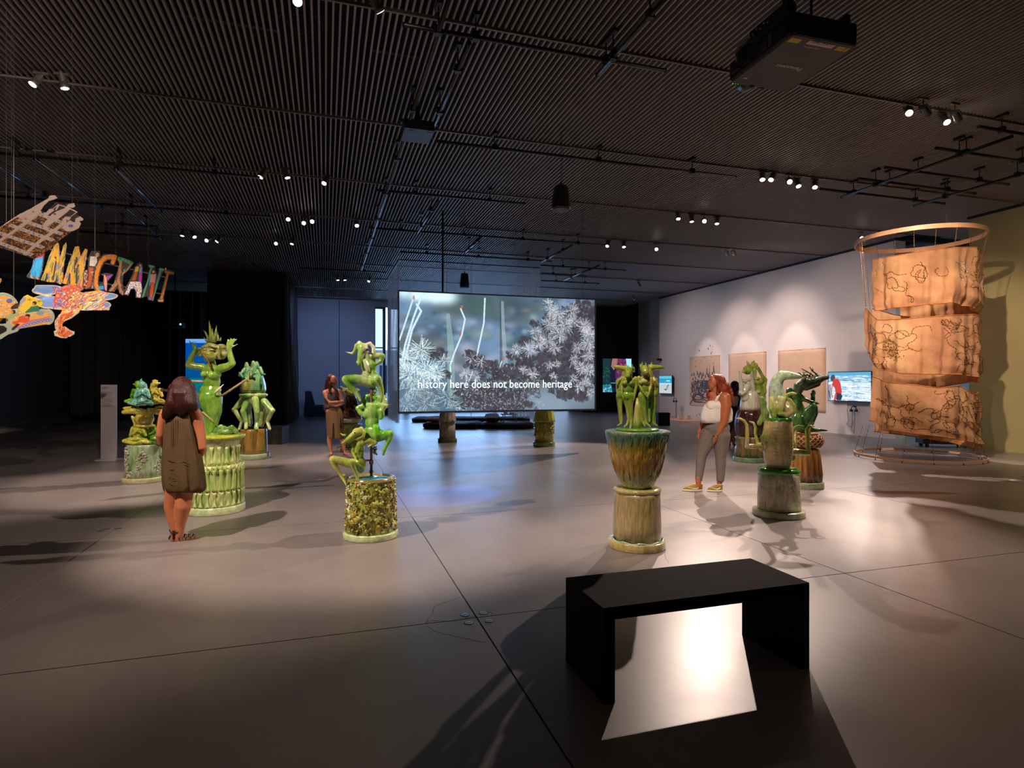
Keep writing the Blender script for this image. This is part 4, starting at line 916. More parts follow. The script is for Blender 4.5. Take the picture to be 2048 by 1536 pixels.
# pedestal-like white block behind the screen's left foot
# ---- label stand
def sign():
    v=V(180,620,3.2,218,920,0,None); t=thing('sign_stand','tall slim pale grey text sign stand beside the seated-figures sculpture','sign',v.o)
    m=mat('sign_grey','#b9b4ba',.5); Wd=92*v.k; H_=v.z(478)-0
    z=H_
    c=Vector((-.0,0,0)); r=math.atan2(-SN,CS)
    R=Matrix.Rotation(-YAW+.12,3,'Z')
    def bx(a,b,nm,mm):
        mb=MB(); mb.box2(a,b); mb.v=[tuple(R@Vector(q)) for q in mb.v]; return mb.obj(nm,mm,t)
    bx((-Wd/2,-.02,.02),(Wd/2,.02,z),'panel',m); bx((-Wd*.68,-.14,0),(Wd*.68,.14,.02),'foot',m)
    bx((-Wd/2+.004,-.024,z-.40*z*.68),(Wd/2-.004,-.02,z-.01),'text_plate',mat('sign_plate','#c6c0c6',.5))
    mt=mat('sign_print','#6e6a72',.6)
    rr=random.Random(2); rows=[(.05,.5,.012),(.075,.35,.009)]+[(.14+.022*i,.8-.25*rr.random()*(i%5==4),.006) for i in range(5)]+[(.27+.018*i,.8 if i not in (5,) else .3,.005) for i in range(10)]
    for dz,wf_,h in rows: bx((-Wd*.42,-.0255,z-dz-h),(-Wd*.42+Wd*.84*wf_,-.024,z-dz),'text_line',mt)
    # (the two square codes at the foot of the text are left out)
sign()
# low black object past the hanging cloth, small white sheet on the floor at right
p=fw(1898,897); t=thing('dolly','low black wheeled dolly at the end of the olive wall','dolly',(p.x+.2,p.y+.3,0)); t.rotation_euler=(0,0,-.5)
MB().box2((-.5,-.2,.08),(.5,.2,.20)).obj('deck',M_dk,t)
for x in (-.4,.4):
    for y in (-.15,.15): MB().tube([(x,y-.02,.04),(x,y+.02,.04)],.04,14).obj('wheel',M_dk,t)
a,b,c,d=fw(2014,961),fw(2030,958),fw(2075,966),fw(2058,970)
p=MB().prism([(*q.xy,.002) for q in (a,b,c,d)],(0,0,.003)).obj('paper_sheet',mat('paper_white','#cfc7c0',.7)); tag(p,'single white sheet of paper lying on the floor at the right edge','paper')
# ================================================================ CERAMIC FIGURES
SG='green glazed ceramic sculptures'
def disc_base(t,c,r,h,m,seed=0,oval=1.0):
    rg=random.Random(seed); ph=rg.uniform(0,6)
    MB().lathe((c.x,c.y,0),[(r*.98,0),(r,.008),(r,h-.01),(r*.985,h)],48,True,lambda a,z:1+.012*math.sin(3*a+ph)).obj('base_disc',m,t,True)
def drum(t,c,pts,m,name='pedestal',rib=0,amp=0.0,n=64,tw=0,seed=0):
    rg=random.Random(seed); a1,a2,a3=[rg.uniform(0,6) for _ in range(3)]
    def fn(a,z): return 1+amp*math.sin(rib*a+tw*z*6+math.sin(z*9+a1)*.6)+.012*math.sin(3*a+a2+z*4)+.008*math.sin(7*a+a3-z*7)
    o=MB().lathe((c.x,c.y,0),pts,n,True,fn).obj(name,m,t,False); o.data.shade_smooth(); return o
# ---------- D: goat-headed acrobats on a pole
def goats():
    v=V(640,670,11.817,742,1087,.275); t=thing('acrobat_sculpture','three goat-headed acrobats stacked on a pole above a flower-covered drum','sculpture',v.o,SG)
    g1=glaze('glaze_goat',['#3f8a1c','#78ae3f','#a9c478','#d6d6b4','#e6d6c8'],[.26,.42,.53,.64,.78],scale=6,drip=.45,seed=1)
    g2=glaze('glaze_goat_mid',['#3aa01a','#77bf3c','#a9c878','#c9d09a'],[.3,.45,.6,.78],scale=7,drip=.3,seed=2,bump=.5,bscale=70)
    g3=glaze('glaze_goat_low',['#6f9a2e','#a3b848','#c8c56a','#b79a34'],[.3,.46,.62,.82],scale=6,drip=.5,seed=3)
    # top figure
    b=Blob(v)
    b.el(1020,330,-40,125,150,110,rot=12); b.ch((1000,300,-60,100),(960,480,-110,78),(935,600,-150,58),(925,690,-165,42)); b.el(925,655,-175,45,40,45)
    b.ch((900,700,-160,22),(960,725,-150,24)); b.ch((1040,240,-90,28),(1090,320,-110,26)); b.ch((905,300,-110,26),(920,360,-130,22))
    b.ch((1010,250,-20,60),(930,190,-10,58),(860,250,-10,52),(825,370,-15,46),(770,440,-20,38),(700,425,-30,28),(600,398,-40,12))
    b.ch((1080,250,0,60),(1180,205,20,56),(1265,290,30,50),(1262,410,10,44),(1215,500,-20,40))
    b.ch((1060,430,0,110),(1110,600,20,120),(1130,720,20,150)); b.el(1150,740,10,180,190,115); b.el(1170,930,10,180,190,115); b.el(1190,1090,0,235,150,150)
    b.ch((1060,620,-110,50),(1100,740,-120,58),(1140,850,-120,34))
    b.ch((1180,560,40,90),(1320,490,70,88),(1470,490,90,68)); b.ch((1480,500,90,66),(1440,620,60,52),(1320,690,20,45),(1200,680,-60,38))
    b.ch((1000,600,30,80),(900,640,60,50))
    b.ch((1090,1090,-20,140),(820,1040,-110,115),(610,1040,-180,98)); b.ch((610,1050,-180,95),(720,1210,-150,80),(860,1370,-130,58),(930,1480,-130,42),(950,1560,-160,28)); b.ch((860,1290,-110,38),(930,1310,-90,34))
    b.ch((1270,1090,-60,140),(1340,1040,-190,118)); b.ch((1350,1050,-190,112),(1420,1200,-150,78),(1455,1340,-130,64),(1465,1460,-130,48),(1440,1580,-160,32))
    b.ch((1290,1280,0,34),(1320,1350,0,30)); 
    b.build('goat_figure',g1,t,.0075,5)
    # middle figure seen from behind
    b=Blob(v); o=1300
    b.ch((1200,o+125,60,50),(1110,o+150,60,58),(1050,o+230,50,60),(1070,o+320,40,60)); b.ch((1290,o+170,60,80),(1400,o+200,80,90),(1500,o+160,60,60),(1535,o+260,50,56),(1540,o+370,40,50),(1450,o+470,20,60)); b.el(1380,o+230,100,110,110,110)
    b.ch((1590,o+390,60,40),(1660,o+350,60,28),(1730,o+330,60,12))
    b.ch((950,o+400,0,60),(1040,o+370,10,75),(1200,o+370,20,90),(1400,o+360,20,90),(1510,o+390,10,75)); b.el(1230,o+520,10,190,220,110); b.el(1230,o+760,10,165,210,105); b.el(1240,o+1010,10,220,190,130)
    b.ch((940,o+400,0,62),(890,o+430,-20,58),(960,o+540,-40,62),(1080,o+620,-40,55)); b.ch((1500,o+400,0,60),(1440,o+500,-20,80),(1470,o+600,-10,66),(1440,o+660,0,50))
    b.ch((1390,o+1080,20,150),(1540,o+1060,-10,120),(1660,o+1030,-30,90)); b.ch((1670,o+1040,-30,82),(1640,o+1180,-20,64),(1570,o+1310,-10,48),(1520,o+1440,0,40)); b.ch((1520,o+1400,0,48),(1495,o+1520,0,36))
    b.ch((1330,o+900,-60,90),(1350,o+1050,-60,110),(1360,o+1150,-20,90)); b.ch((1060,o+1050,30,120),(980,o+1130,120,90),(1000,o+1250,160,60))
    b.build('goat_figure',g2,t,.0075,5)
    # lower crouching figure
    w=v.win(650,850,11.8125); b=Blob(w)
    b.el(760,170,-260,120,105,90); b.ch((740,180,-280,88),(600,290,-330,66),(480,390,-350,46),(420,430,-355,34)); b.ch((560,400,-330,26),(700,320,-280,34))
    b.ch((470,240,-300,30),(430,240,-310,26),(395,220,-320,20),(362,185,-330,10)); b.ch((760,110,-240,40),(850,95,-230,60),(910,180,-220,60),(890,270,-230,56),(800,310,-270,48),(740,325,-290,42))
    b.ch((820,330,-200,90),(830,430,-180,120)); b.el(800,500,-180,125,150,95); b.el(810,690,-170,105,170,85); b.el(840,900,-150,125,150,115); b.el(850,1030,-140,90,100,100)
    for i in range(4): b.ch((720,555+i*32,-262,9),(800,575+i*32,-270,9))
    b.ch((880,390,-170,80),(1040,370,-130,78),(1190,415,-110,46)); b.ch((1200,425,-110,44),(1110,470,-140,38),(1020,520,-170,26))
    b.ch((720,400,-200,62),(650,500,-230,50),(660,640,-240,40),(700,740,-260,34)); b.ch((700,740,-260,32),(730,790,-280,30))
    b.ch((820,950,-170,130),(560,900,-260,110),(200,800,-380,86)); b.ch((180,810,-380,84),(230,960,-350,66),(330,1100,-320,50),(400,1230,-310,40),(470,1350,-330,30),(510,1430,-350,20)); b.ch((390,1190,-300,34),(470,1190,-300,28))
    b.ch((850,980,-180,120),(720,900,-330,90),(620,870,-420,80)); b.ch((625,880,-420,78),(680,1020,-370,60),(740,1160,-330,46),(770,1280,-310,40),(770,1380,-320,40),(765,1440,-340,26))
    b.build('goat_figure',g3,t,.0065,4)
    for x,y,d in ((705,185,-352),): MB().ball(w(x,y,d),.010).obj('eye',M_dk,t)
    MB().ball(v(1120,345,-120),.012).obj('eye',M_dk,t)
    # pole with couplings, side arm, grape-like clusters
    bz=glaze('bronze_brown',['#3a2018','#5c3a28','#7a5640'],scale=20,drip=1,rough=.3); zt=v.z(1250); pc=v.c(1213)
    zb=.6; pm=[(.013,zb),(.013,zt)]
    MB().lathe((pc.x,pc.y,0),pm,16).obj('pole',bz,t,True)
    for y,h,r in ((1700,90,.024),(1800,30,.022),(3000,100,.021),(3230,60,.02)): 
        z=v.z(y); MB().lathe((pc.x,pc.y,z),[(.013,-h*v.k/2),(r,-h*v.k/2),(r,h*v.k/2),(.013,h*v.k/2)],16).obj('coupling',bz,t)
    q=w(1095,830,0); MB().tube([q,w(930,840,-120)],.010,10).obj('side_arm',bz,t)
    gg=glaze('glaze_dark_green',['#1e3d14','#3f6a24','#8a7a3a'],scale=30,drip=1)
    for cx,cy,n in ((1300,1330,26),(1290,2700,30)):
        mb=MB(); rg=random.Random(cx+cy)
        for _ in range(n): mb.ball(v(cx+rg.gauss(0,32),cy+rg.gauss(0,50),rg.gauss(0,25)),rg.uniform(14,24)*v.k,7,5)
        mb.obj('fruit_cluster',gg,t,True)
    # drum, pool, flowers
    u=v.win(620,670,3.573); c=u.c(436); zt=u.z(1018); cream=glaze('glaze_pale_green',['#b8cf8e','#cfdfa6','#a9c690'],scale=5,drip=1,rough=.25)
    disc_base(t,u.c(436),.272,.062,cream)
    dm=glaze('glaze_drum_olive',['#4d4a18','#7a7a2a','#9db04a','#b58a2e'],scale=12,drip=.6)
    drum(t,c,[(.245,.06),(.243,.2),(.235,.45),(.228,zt-.03),(.234,zt)],dm)
    pool=mat('glass_pool','#1f6f7c',.03,var=.6,scale=12,coat=1); MB().lathe((c.x,c.y,zt),[(.20,-.002),(.20,.006),(.05,.008)],48).obj('glazed_pool',pool,t,True)
    MB().lathe((c.x,c.y,zt),[(.195,.0),(.21,.012),(.236,.008),(.24,-.02)],48,False).obj('rim',glaze('glaze_rim_gold',['#b8a24a','#c8b466','#8f9c48'],scale=10,drip=1),t,True)
    rg=random.Random(5); cols=[glaze('flower_a',['#7d8f2a','#a8b04a','#cfc36a'],scale=14,drip=1),glaze('flower_b',['#7a6a22','#a8923a','#cbb562'],scale=14,drip=1,seed=4),glaze('flower_c',['#a4c27a','#c9d6a2','#e8e6d0'],scale=14,drip=1,seed=6),glaze('flower_d',['#3f4a16','#6a5a20','#2f3a12'],scale=14,drip=1,seed=8)]
    mbs=[MB() for _ in range(4)]; big=0
    for k in range(760):
        a=rg.uniform(0,6.283); z=rg.uniform(.075,zt-.02); r=.245-.02*(z/zt); nrm=Vector((math.cos(a),math.sin(a),0)); tn=Vector((-math.sin(a),math.cos(a),0)); p=Vector((c.x,c.y,z))+nrm*(r+.006)
        s=rg.uniform(.009,.020); mb=mbs[rg.choice((0,0,1,1,2,3,3))]
        if rg.random()<.55:
            for q in range(5):
                f=q*1.2566+rg.random(); cc=p+(tn*math.cos(f)+UP*math.sin(f))*s*.8
                mb.ell(cc,(tn*s*.62,UP*s*.62,nrm*s*.5),6,4)
            mb.ell(p+nrm*s*.5,(tn*s*.35,UP*s*.35,nrm*s*.4),6,4)
        else: mb.ell(p,(tn*s*rg.uniform(.5,1),UP*s*rg.uniform(.5,1),nrm*s),7,5)
    for mb,m in zip(mbs,cols):
        o=mb.obj('flower_relief',m,t,True); o['kind']='stuff'
    for k in range(34):   # larger leaves and blossoms that stand proud
        a=rg.uniform(0,6.283) if k>16 else rg.uniform(3.2,6.1); z=rg.uniform(.12,zt-.06); r=.262-.02*(z/zt); nrm=Vector((math.cos(a),math.sin(a),0)); tn=Vector((-math.sin(a),math.cos(a),0)); p=Vector((c.x,c.y,z))+nrm*r; s=rg.uniform(.022,.036); mb=MB()
        ring=[p+(tn*math.cos(f)+UP*math.sin(f))*s*(1+.22*math.cos(5*f))+nrm*.006*math.sin(3*f) for f in np.linspace(0,6.283,21)[:-1]]
        vs=ring+[p+nrm*.004,p-nrm*.016]+[q-nrm*.008 for q in ring]; n=20
        fs=[(i,(i+1)%n,n) for i in range(n)]+[(n+2+(i+1)%n,n+2+i,n+1) for i in range(n)]+[(i,n+2+i,n+2+(i+1)%n,(i+1)%n) for i in range(n)]
        mb.add(vs,fs).obj('leaf' if k%2 else 'blossom',cols[(0,2,1)[k%3]],t,True)
goats()
# ---------- B: raised-arms monkey-headed figure with bamboo arrows
def monkey():
    v=V(360,640,10.24,431,1034,.335); t=thing('torso_sculpture','raised-arms figure with a leaf-crowned monkey face, pierced by bamboo poles, on a bone column','sculpture',v.o,SG)
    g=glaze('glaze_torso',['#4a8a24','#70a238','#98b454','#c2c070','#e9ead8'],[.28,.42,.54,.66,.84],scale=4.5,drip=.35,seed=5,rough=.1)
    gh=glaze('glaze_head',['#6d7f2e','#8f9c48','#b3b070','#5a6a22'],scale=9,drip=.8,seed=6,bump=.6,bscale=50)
    b=Blob(v); b.el(615,645,0,180,195,165); b.el(840,650,90,130,170,150,rot=-8); b.el(610,730,-110,125,95,85); b.el(600,800,-70,110,60,70)
    b.ch((460,550,-130,26),(540,530,-160,26),(640,525,-160,26),(740,560,-120,26)); b.el(575,680,-180,40,26,26); b.ch((520,770,-165,10),(600,750,-185,10),(690,770,-165,10))
    b.ch(*[(395+62*math.cos(a),655+80*math.sin(a),-20,22) for a in np.linspace(0,6.283,14)],n=8); b.el(425,650,10,50,60,30)
    b.ch((770,560,-60,50),(790,680,-60,40),(810,790,-40,26)); b.el(900,560,20,60,30,70); b.el(930,700,0,60,60,70)
    b.build('monkey_head',gh,t,.009,3)
    for x,y,r in ((515,605,30),(650,610,34)):
        MB().ball(v(x,y,-150),(r*v.k*1.1,r*v.k,r*v.k*.6)).obj('eye',mat('glaze_pale_eye','#b9b98a',.1),t,True)
    # crown of leaves
    gl=glaze('glaze_leaf_crown',['#6f8a34','#98a84e','#5c742a'],scale=10,drip=.4)
    for pts in (((640,440,60),(625,250,44),(595,20,6)),((690,450,56),(670,300,40),(660,170,6)),((715,440,44),(730,260,30),(748,115,6)),((600,450,46),(560,330,34),(520,250,22),(475,205,5)),((775,430,30),(775,340,22),(768,250,5)),((790,420,30),(785,360,20),(790,310,5)),((820,430,22),(830,390,16),(842,350,5)),((550,450,20),(520,400,16),(485,350,5)),((680,460,70),(690,380,50),(700,300,8))):
        mb=MB(); P=[v(x,y,-20) for x,y,_ in pts]; mb.tube(P,[r*v.k*.75 for _,_,r in pts],8); mb.obj('crown_leaf',gl,t,True)
    b=Blob(v)
    b.ch((640,830,20,75),(650,940,10,90)); b.el(640,1010,10,220,95,110); b.el(645,1110,0,200,140,115); b.el(650,1270,0,175,200,115); b.el(620,1440,0,220,140,140)
    b.el(490,1110,-95,72,72,75); b.el(670,1130,-100,92,85,85)
    b.ch((480,970,0,80),(330,950,-30,72),(190,925,-50,74)); b.ch((180,920,-50,72),(240,760,-50,58),(300,640,-50,42),(320,590,-50,38))
    b.ch((840,990,0,92),(980,950,-20,80),(1070,890,-30,66)); b.ch((1075,890,-30,64),(1035,760,-40,62),(1020,640,-50,44),(1005,560,-50,44)); b.el(1005,520,-50,62,60,34)
    b.ch((310,590,-50,34),(260,530,-50,26),(220,470,-50,16),(185,412,-50,10)); b.ch((310,590,-50,26),(320,520,-60,15),(315,440,-60,11)); b.ch((290,570,-50,24),(250,480,-60,14),(265,445,-60,12),(300,440,-60,10))
    b.ch((970,500,-50,26),(978,440,-50,19),(985,395,-50,15)); b.ch((1010,490,-50,26),(1035,430,-50,19),(1042,370,-50,15)); b.ch((1040,490,-50,24),(1080,440,-40,18),(1105,380,-40,14)); b.ch((1050,510,-50,24),(1110,440,-30,17),(1165,390,-30,13)); b.ch((1050,560,-40,26),(1110,530,-40,18),(1185,490,-40,12))
    w=v.win(360,630,3.657)
    b.v=w; b.el(217,600,0,88,60,62); b.ch((222,610,0,84),(238,700,0,66),(232,790,0,46),(214,865,0,34)); b.ch((200,700,-10,30),(190,800,-10,28),(200,870,-10,30))
    b.build('figure_body',g,t,.009,4)
    b=Blob(w); b.el(330,850,20,95,28,60); b.ch((270,840,0,24),(300,810,-10,12),(320,830,0,24)); b.ch((350,840,0,24),(380,815,-10,14),(410,850,0,20)); b.el(250,870,0,70,16,60)
    b.build('fin_base',glaze('glaze_fin',['#3a6a1e','#6f9a4a','#9db878'],scale=8,drip=1,seed=2),t,.009,3)
    bam=mat('bamboo',(.42,.29,.12),.45,var=.25,scale=10,stretch=(1,1,1)); bamw=mat('pale_wood','#e0cdb0',.5)
    def arrow(a,b_,r,m,nodes_=0,nm='bamboo_arrow',r2=None):
        a,b_=w(*a),w(*b_); k=w.k; o=MB().tube([a,(a+b_)/2,b_],[r*k,r*k,(r2 or r)*k],10)
        for i in range(nodes_): q=a+(b_-a)*((i+.7)/nodes_); d=(b_-a).normalized(); o.tube([q-d*.008,q,q+d*.008],[r*k*1.02,r*k*1.3,r*k*1.02],10)
        return o.obj(nm,m,t,True)
    arrow((298,596,20),(492,468,-50),8,bam,2); arrow((165,487,40),(60,483,60),9,bamw,1); arrow((140,580,10),(100,577,20),9,bam,1); arrow((250,577,-60),(318,508,-90),8,mat('white_shard','#ece6da',.2),0,'shard',2); arrow((178,278,-70),(236,408,-60),5,mat('brown_bamboo','#7a4a2a',.5),1); arrow((165,708,-60),(242,780,-60),6,bam,1)
    u=v.win(180,620,3.2); a,b_=u(690,540,10),u(466,512,-40); MB().tube([a,b_],8*u.k,10).tube([b_,b_+(b_-a).normalized()*.02],[13*u.k,11*u.k],10).obj('bamboo_arrow',bam,t,True)
    # column
    c=w.c(258); pale=glaze('glaze_column',['#7da24a','#a9bf6a','#cdd48e','#b9a04e'],scale=7,drip=.25,seed=8); yel=glaze('glaze_yellow_rim',['#c9c43a','#a8b83a','#7a9a2a'],scale=9,drip=1)
    disc_base(t,c,.336,.085,glaze('glaze_base_mint',['#a9c48a','#c3d2a0','#b5c08a'],scale=4,drip=1,rough=.3))
    zt=w.z(872); z1=w.z(1082); z2=w.z(1000)
    drum(t,c,[(.30,.08),(.297,.2),(.290,z1-.05),(.300,z1-.008)],pale); drum(t,c,[(.262,z1-.01),(.258,z1+.05),(.245,z2),(.25,z2+.06),(.29,zt-.05),(.315,zt-.035)],pale,'capital')
    drum(t,c,[(.30,zt-.045),(.325,zt-.035),(.322,zt-.008),(.305,zt)],yel,'rim',9,.02)
    def bone(h,r):
        return MB().tube([(0,0,0),(0,0,h*.08),(0,0,h*.2),(0,0,h*.8),(0,0,h*.93),(0,0,h)],[r*1.1,r*1.35,r*.8,r*.8,r*1.3,r*1.1],8).ball((r*.7,0,h*.97),r*.7,6,5).ball((-r*.7,0,h*.97),r*.7,6,5).ball((r*.7,0,.03*h),r*.7,6,5).ball((-r*.7,0,.03*h),r*.7,6,5)
    me=bone(.16,.019).mesh('bone'); me2=bone(z1-.33,.023).mesh('leaf_stalk'); me3=bone(.19,.017).mesh('bone')
    bm=glaze('glaze_bone',['#8fae5a','#b9c882','#d3d6a0','#9a9a4a'],scale=12,drip=.6,seed=3)
    n=26
    for i in range(n):
        a=2*math.pi*i/n; rr=.30
        for me_,z,r_ in ((me,.10,rr+.004),(me2,.28,rr-.002)):
            o=link(me_.name,me_,bm if me_ is me else pale,t,True); o.location=(c.x+r_*math.cos(a),c.y+r_*math.sin(a),z); o.rotation_euler=(0,0,a+1.57)
    n=20
    for i in range(n):
        a=2*math.pi*i/n; o=link('bone',me3,bm,t,True); o.location=(c.x+.258*math.cos(a),c.y+.258*math.sin(a),z1+.02); o.rotation_euler=(0,0,a+1.57)
    for i in range(40):   # leaf tips curling out over the lower drum's top edge
        a=2*math.pi*i/40+.05; d=Vector((math.cos(a),math.sin(a),0)); p=c+d*.300; MB().tube([p+UP*(z1-.09),p+d*.012+UP*(z1-.03),p+d*(.022+.012*(i%3))+UP*(z1+.004+.008*(i%2))],[.016,.013,.003],6).obj('leaf_tip',pale,t,True)
monkey()
# ---------- A: stacked seated figures
def lotus():
    v=V(230,750,10.24,277,969,.30); t=thing('seated_figures_sculpture','tower of cross-legged praying figures, teal one in front, on a bark-like drum','sculpture',v.o,SG)
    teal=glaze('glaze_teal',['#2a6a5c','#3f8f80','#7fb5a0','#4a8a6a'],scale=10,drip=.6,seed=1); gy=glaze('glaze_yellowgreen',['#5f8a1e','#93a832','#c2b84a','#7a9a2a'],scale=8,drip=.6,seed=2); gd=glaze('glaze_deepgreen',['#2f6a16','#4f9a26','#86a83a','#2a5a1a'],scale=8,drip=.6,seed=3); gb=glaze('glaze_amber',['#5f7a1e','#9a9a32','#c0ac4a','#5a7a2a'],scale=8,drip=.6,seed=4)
    def fig(m,x,y,s=1,d=0,head=True,f=1,hs=1,legs=True,nm='seated_figure'):
        b=Blob(v); X=lambda q:x+q*s*f
        b.el(x,y-110*s,d,95*s,130*s,75*s); b.el(x,y-210*s,d,105*s,60*s,65*s); b.el(x,y-20*s,d,120*s,60*s,90*s)
        for k in (-1,1): b.ch((x+k*100*s,y-230*s,d,38*s),(x+k*150*s,y-90*s,d-30*s,30*s),(x+k*60*s,y-140*s,d-100*s,22*s),(x+k*8*s,y-200*s,d-110*s,18*s))
        b.ch((x,y-170*s,d-112*s,22*s),(x,y-240*s,d-105*s,12*s))
        if head:
            b.ch((x,y-260*s,d,38*s),(x,y-320*s,d,40*s)); b.el(x,y-350*s,d-10,60*s*hs,75*s*hs,62*s*hs)
            if m is teal: b.ch((x-20*s,y-380*s,d,46*s),(x-30*s,y-430*s,d,26*s),(x-15*s,y-480*s,d,8*s)); b.ch((x+50*s,y-350*s,d+20,40*s),(x+80*s,y-230*s,d+20,34*s))
            else: b.ch((X(20),y-345*s,d-20*s,40*s),(X(95),y-360*s,d-20*s,22*s)); b.ch((X(-50),y-340*s,d,40*s),(X(-80),y-240*s,d,30*s)); b.ch((x-50*s,y-410*s,d,18*s),(x,y-430*s,d,16*s),(x+50*s,y-405*s,d,18*s))
        if legs:
            b.ch((x-60*s,y,d,62*s),(x-190*s,y+10*s,d-60*s,54*s),(x-270*s,y+20*s,d-70*s,40*s)); b.ch((x-270*s,y+20*s,d-70*s,38*s),(x-120*s,y+60*s,d-150*s,34*s),(x+60*s,y+60*s,d-160*s,26*s))
            b.ch((x+60*s,y,d,62*s),(x+150*s,y+20*s,d-60*s,54*s),(x+190*s,y+50*s,d-80*s,40*s)); b.ch((x+190*s,y+50*s,d-80*s,38*s),(x+60*s,y+30*s,d-180*s,30*s),(x-100*s,y+80*s,d-190*s,22*s))
        b.build(nm,m,t,.0085,3)
    fig(gd,470,520,.92,150,True,-1); fig(gb,820,520,.98,90,True,1); fig(teal,560,545,1.0,-60)
    fig(gy,470,1330,1.05,-60,False); fig(gd,830,1320,1.0,60,False); fig(gy,640,1330,1.0,170,False)
    # reversed hands/feet tier between
    b=Blob(v)
    b.ch((180,760,-40,45),(330,740,-60,60),(520,720,-80,48),(600,760,-90,60),(650,800,-80,60)); b.ch((690,700,-80,30),(700,760,-90,32),(640,830,-90,50)); b.ch((190,680,0,30),(330,670,0,34),(450,680,0,30)); b.ch((740,720,-40,50),(860,760,-50,60),(960,740,-40,46)); b.ch((840,670,0,26),(930,650,0,28),(1000,680,0,26))
    b.el(600,900,0,190,150,150); b.el(620,760,40,330,60,170)
    b.ch((360,860,-30,34),(400,960,-40,32),(430,1020,-30,44)); b.ch((690,880,-60,34),(670,980,-60,36),(640,1030,-40,50)); b.ch((770,890,-50,30),(740,950,-50,28),(740,1030,-40,34)); b.el(600,1040,0,220,50,160)
    b.build('folded_limbs',gb,t,.0085,3)
    w=v.win(230,740,6.4); c=w.c(372); zt=w.z(965)
    disc_base(t,c,.295,.075,glaze('glaze_base_buff',['#b5a878','#c9bd92','#9fae84'],scale=4,drip=1,rough=.4))
    bark=glaze('glaze_bark',['#4a6a34','#7f9f6a','#a3b890','#6a5a44'],scale=8,drip=.25,seed=7); drum(t,c,[(.262,.07),(.25,.2),(.245,.4),(.24,zt-.01),(.235,zt+.02)],bark)
    rg=random.Random(9); mb=MB()
    for k in range(16):
        a0=rg.uniform(0,6.283); z0=rg.uniform(.12,zt-.08)
        for q in range(26):
            a=a0+rg.gauss(0,.14); z=min(zt-.02,max(.08,z0+rg.gauss(0,.055))); nrm=Vector((math.cos(a),math.sin(a),0)); tn=Vector((-math.sin(a),math.cos(a),0)); s=rg.uniform(.008,.02)
            mb.ell(Vector((c.x,c.y,z))+nrm*.25,(tn*s,UP*s*rg.uniform(.5,1.3),nrm*s*.9),6,4)
    o=mb.obj('bark_crust',glaze('glaze_crust',['#5a4a3a','#8a8070','#c9c4b4','#4a4434'],scale=24,drip=1,seed=5),t,True); o['kind']='stuff'
lotus()
# ---------- C: bell body on many legs
def legs():
    v=V(460,710,6.98,507,921,.32); t=thing('legged_sculpture','green bell-shaped vessel walking on many human legs above a streaked drum','sculpture',v.o,SG)
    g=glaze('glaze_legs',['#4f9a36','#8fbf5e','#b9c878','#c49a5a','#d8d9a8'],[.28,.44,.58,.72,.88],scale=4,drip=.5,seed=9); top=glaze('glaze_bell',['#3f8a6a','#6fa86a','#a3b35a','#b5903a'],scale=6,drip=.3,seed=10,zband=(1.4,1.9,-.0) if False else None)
    c=v.c(325)
    b=Blob(v); b.el(325,560,0,192,58,180); b.ch((230,620,0,70),(325,625,-60,70),(420,620,0,70))
    for p in (((180,630,-40,52),(60,765,-90,38),(165,930,-70,27),(130,1030,-110,22)),((240,640,-110,48),(180,785,-150,38),(225,945,-120,28),(222,1020,-160,26)),((350,625,-140,52),(375,800,-170,37),(372,940,-140,26),(365,1025,-190,30)),((480,650,-60,52),(590,775,-90,40),(520,930,-60,26),(552,1030,-90,22)),((430,650,0,46),(520,760,40,34),(455,960,60,25),(445,990,30,22)),((270,650,110,46),(265,790,140,34),(290,950,120,26),(280,980,90,24)),((400,650,120,46),(450,800,150,34),(420,960,130,26),(420,985,100,22))):
        b.ch(*p); x,y,d,r=p[-1]; b.ch((x,y,d,r),(x-8 if x<330 else x+8,y+8,d-45,r*.6))
    b.build('legs',g,t,.0095,3)
    zs=lambda y:v.z(y)
    drum(t,c,[(163*v.k,zs(520)),(168*v.k,zs(480)),(160*v.k,zs(400)),(140*v.k,zs(330)),(110*v.k,zs(250)),(80*v.k,zs(200))],top,'bell_body',7,.03)
    b=Blob(v)
    for x,y,d in ((232,120,-30),(325,100,-60),(372,110,30),(270,180,60)): b.ch((x,y+130,d,46),(x,y+40,d,36),(x,y,d,24)); b.el(x,y+170,d,55,60,50)
    for p in (((200,200,-60,26),(150,270,-110,20),(190,330,-120,16)),((250,200,-80,24),(210,320,-130,20),(260,360,-140,14)),((420,180,0,26),(460,270,-30,20),(490,270,-50,12)),((300,210,-110,26),(290,300,-140,20),(360,250,-150,16)),((440,310,-80,22),(440,400,-100,20)),((140,250,-80,18),(128,290,-90,14),(180,300,-100,12))): b.ch(*p)
    b.build('heads_and_arms',glaze('glaze_heads_teal',['#2f7a5e','#5fa07a','#98b070','#4f8a5a'],scale=10,drip=.5,seed=3),t,.0095,3)
    disc_base(t,c,.318,.105,glaze('glaze_base_sage',['#8fa67c','#a8b890'],scale=4,drip=1,rough=.35))
    drum(t,c,[(.272,.10),(.27,.2),(.262,.5),(.262,zs(1045)),(.25,zs(1030))],glaze('glaze_streaked',['#4f7a1e','#94822e','#a07434','#7a6a3a','#3f5a24'],scale=9,drip=.12,seed=11,rough=.1),'pedestal',30,.008)
legs()
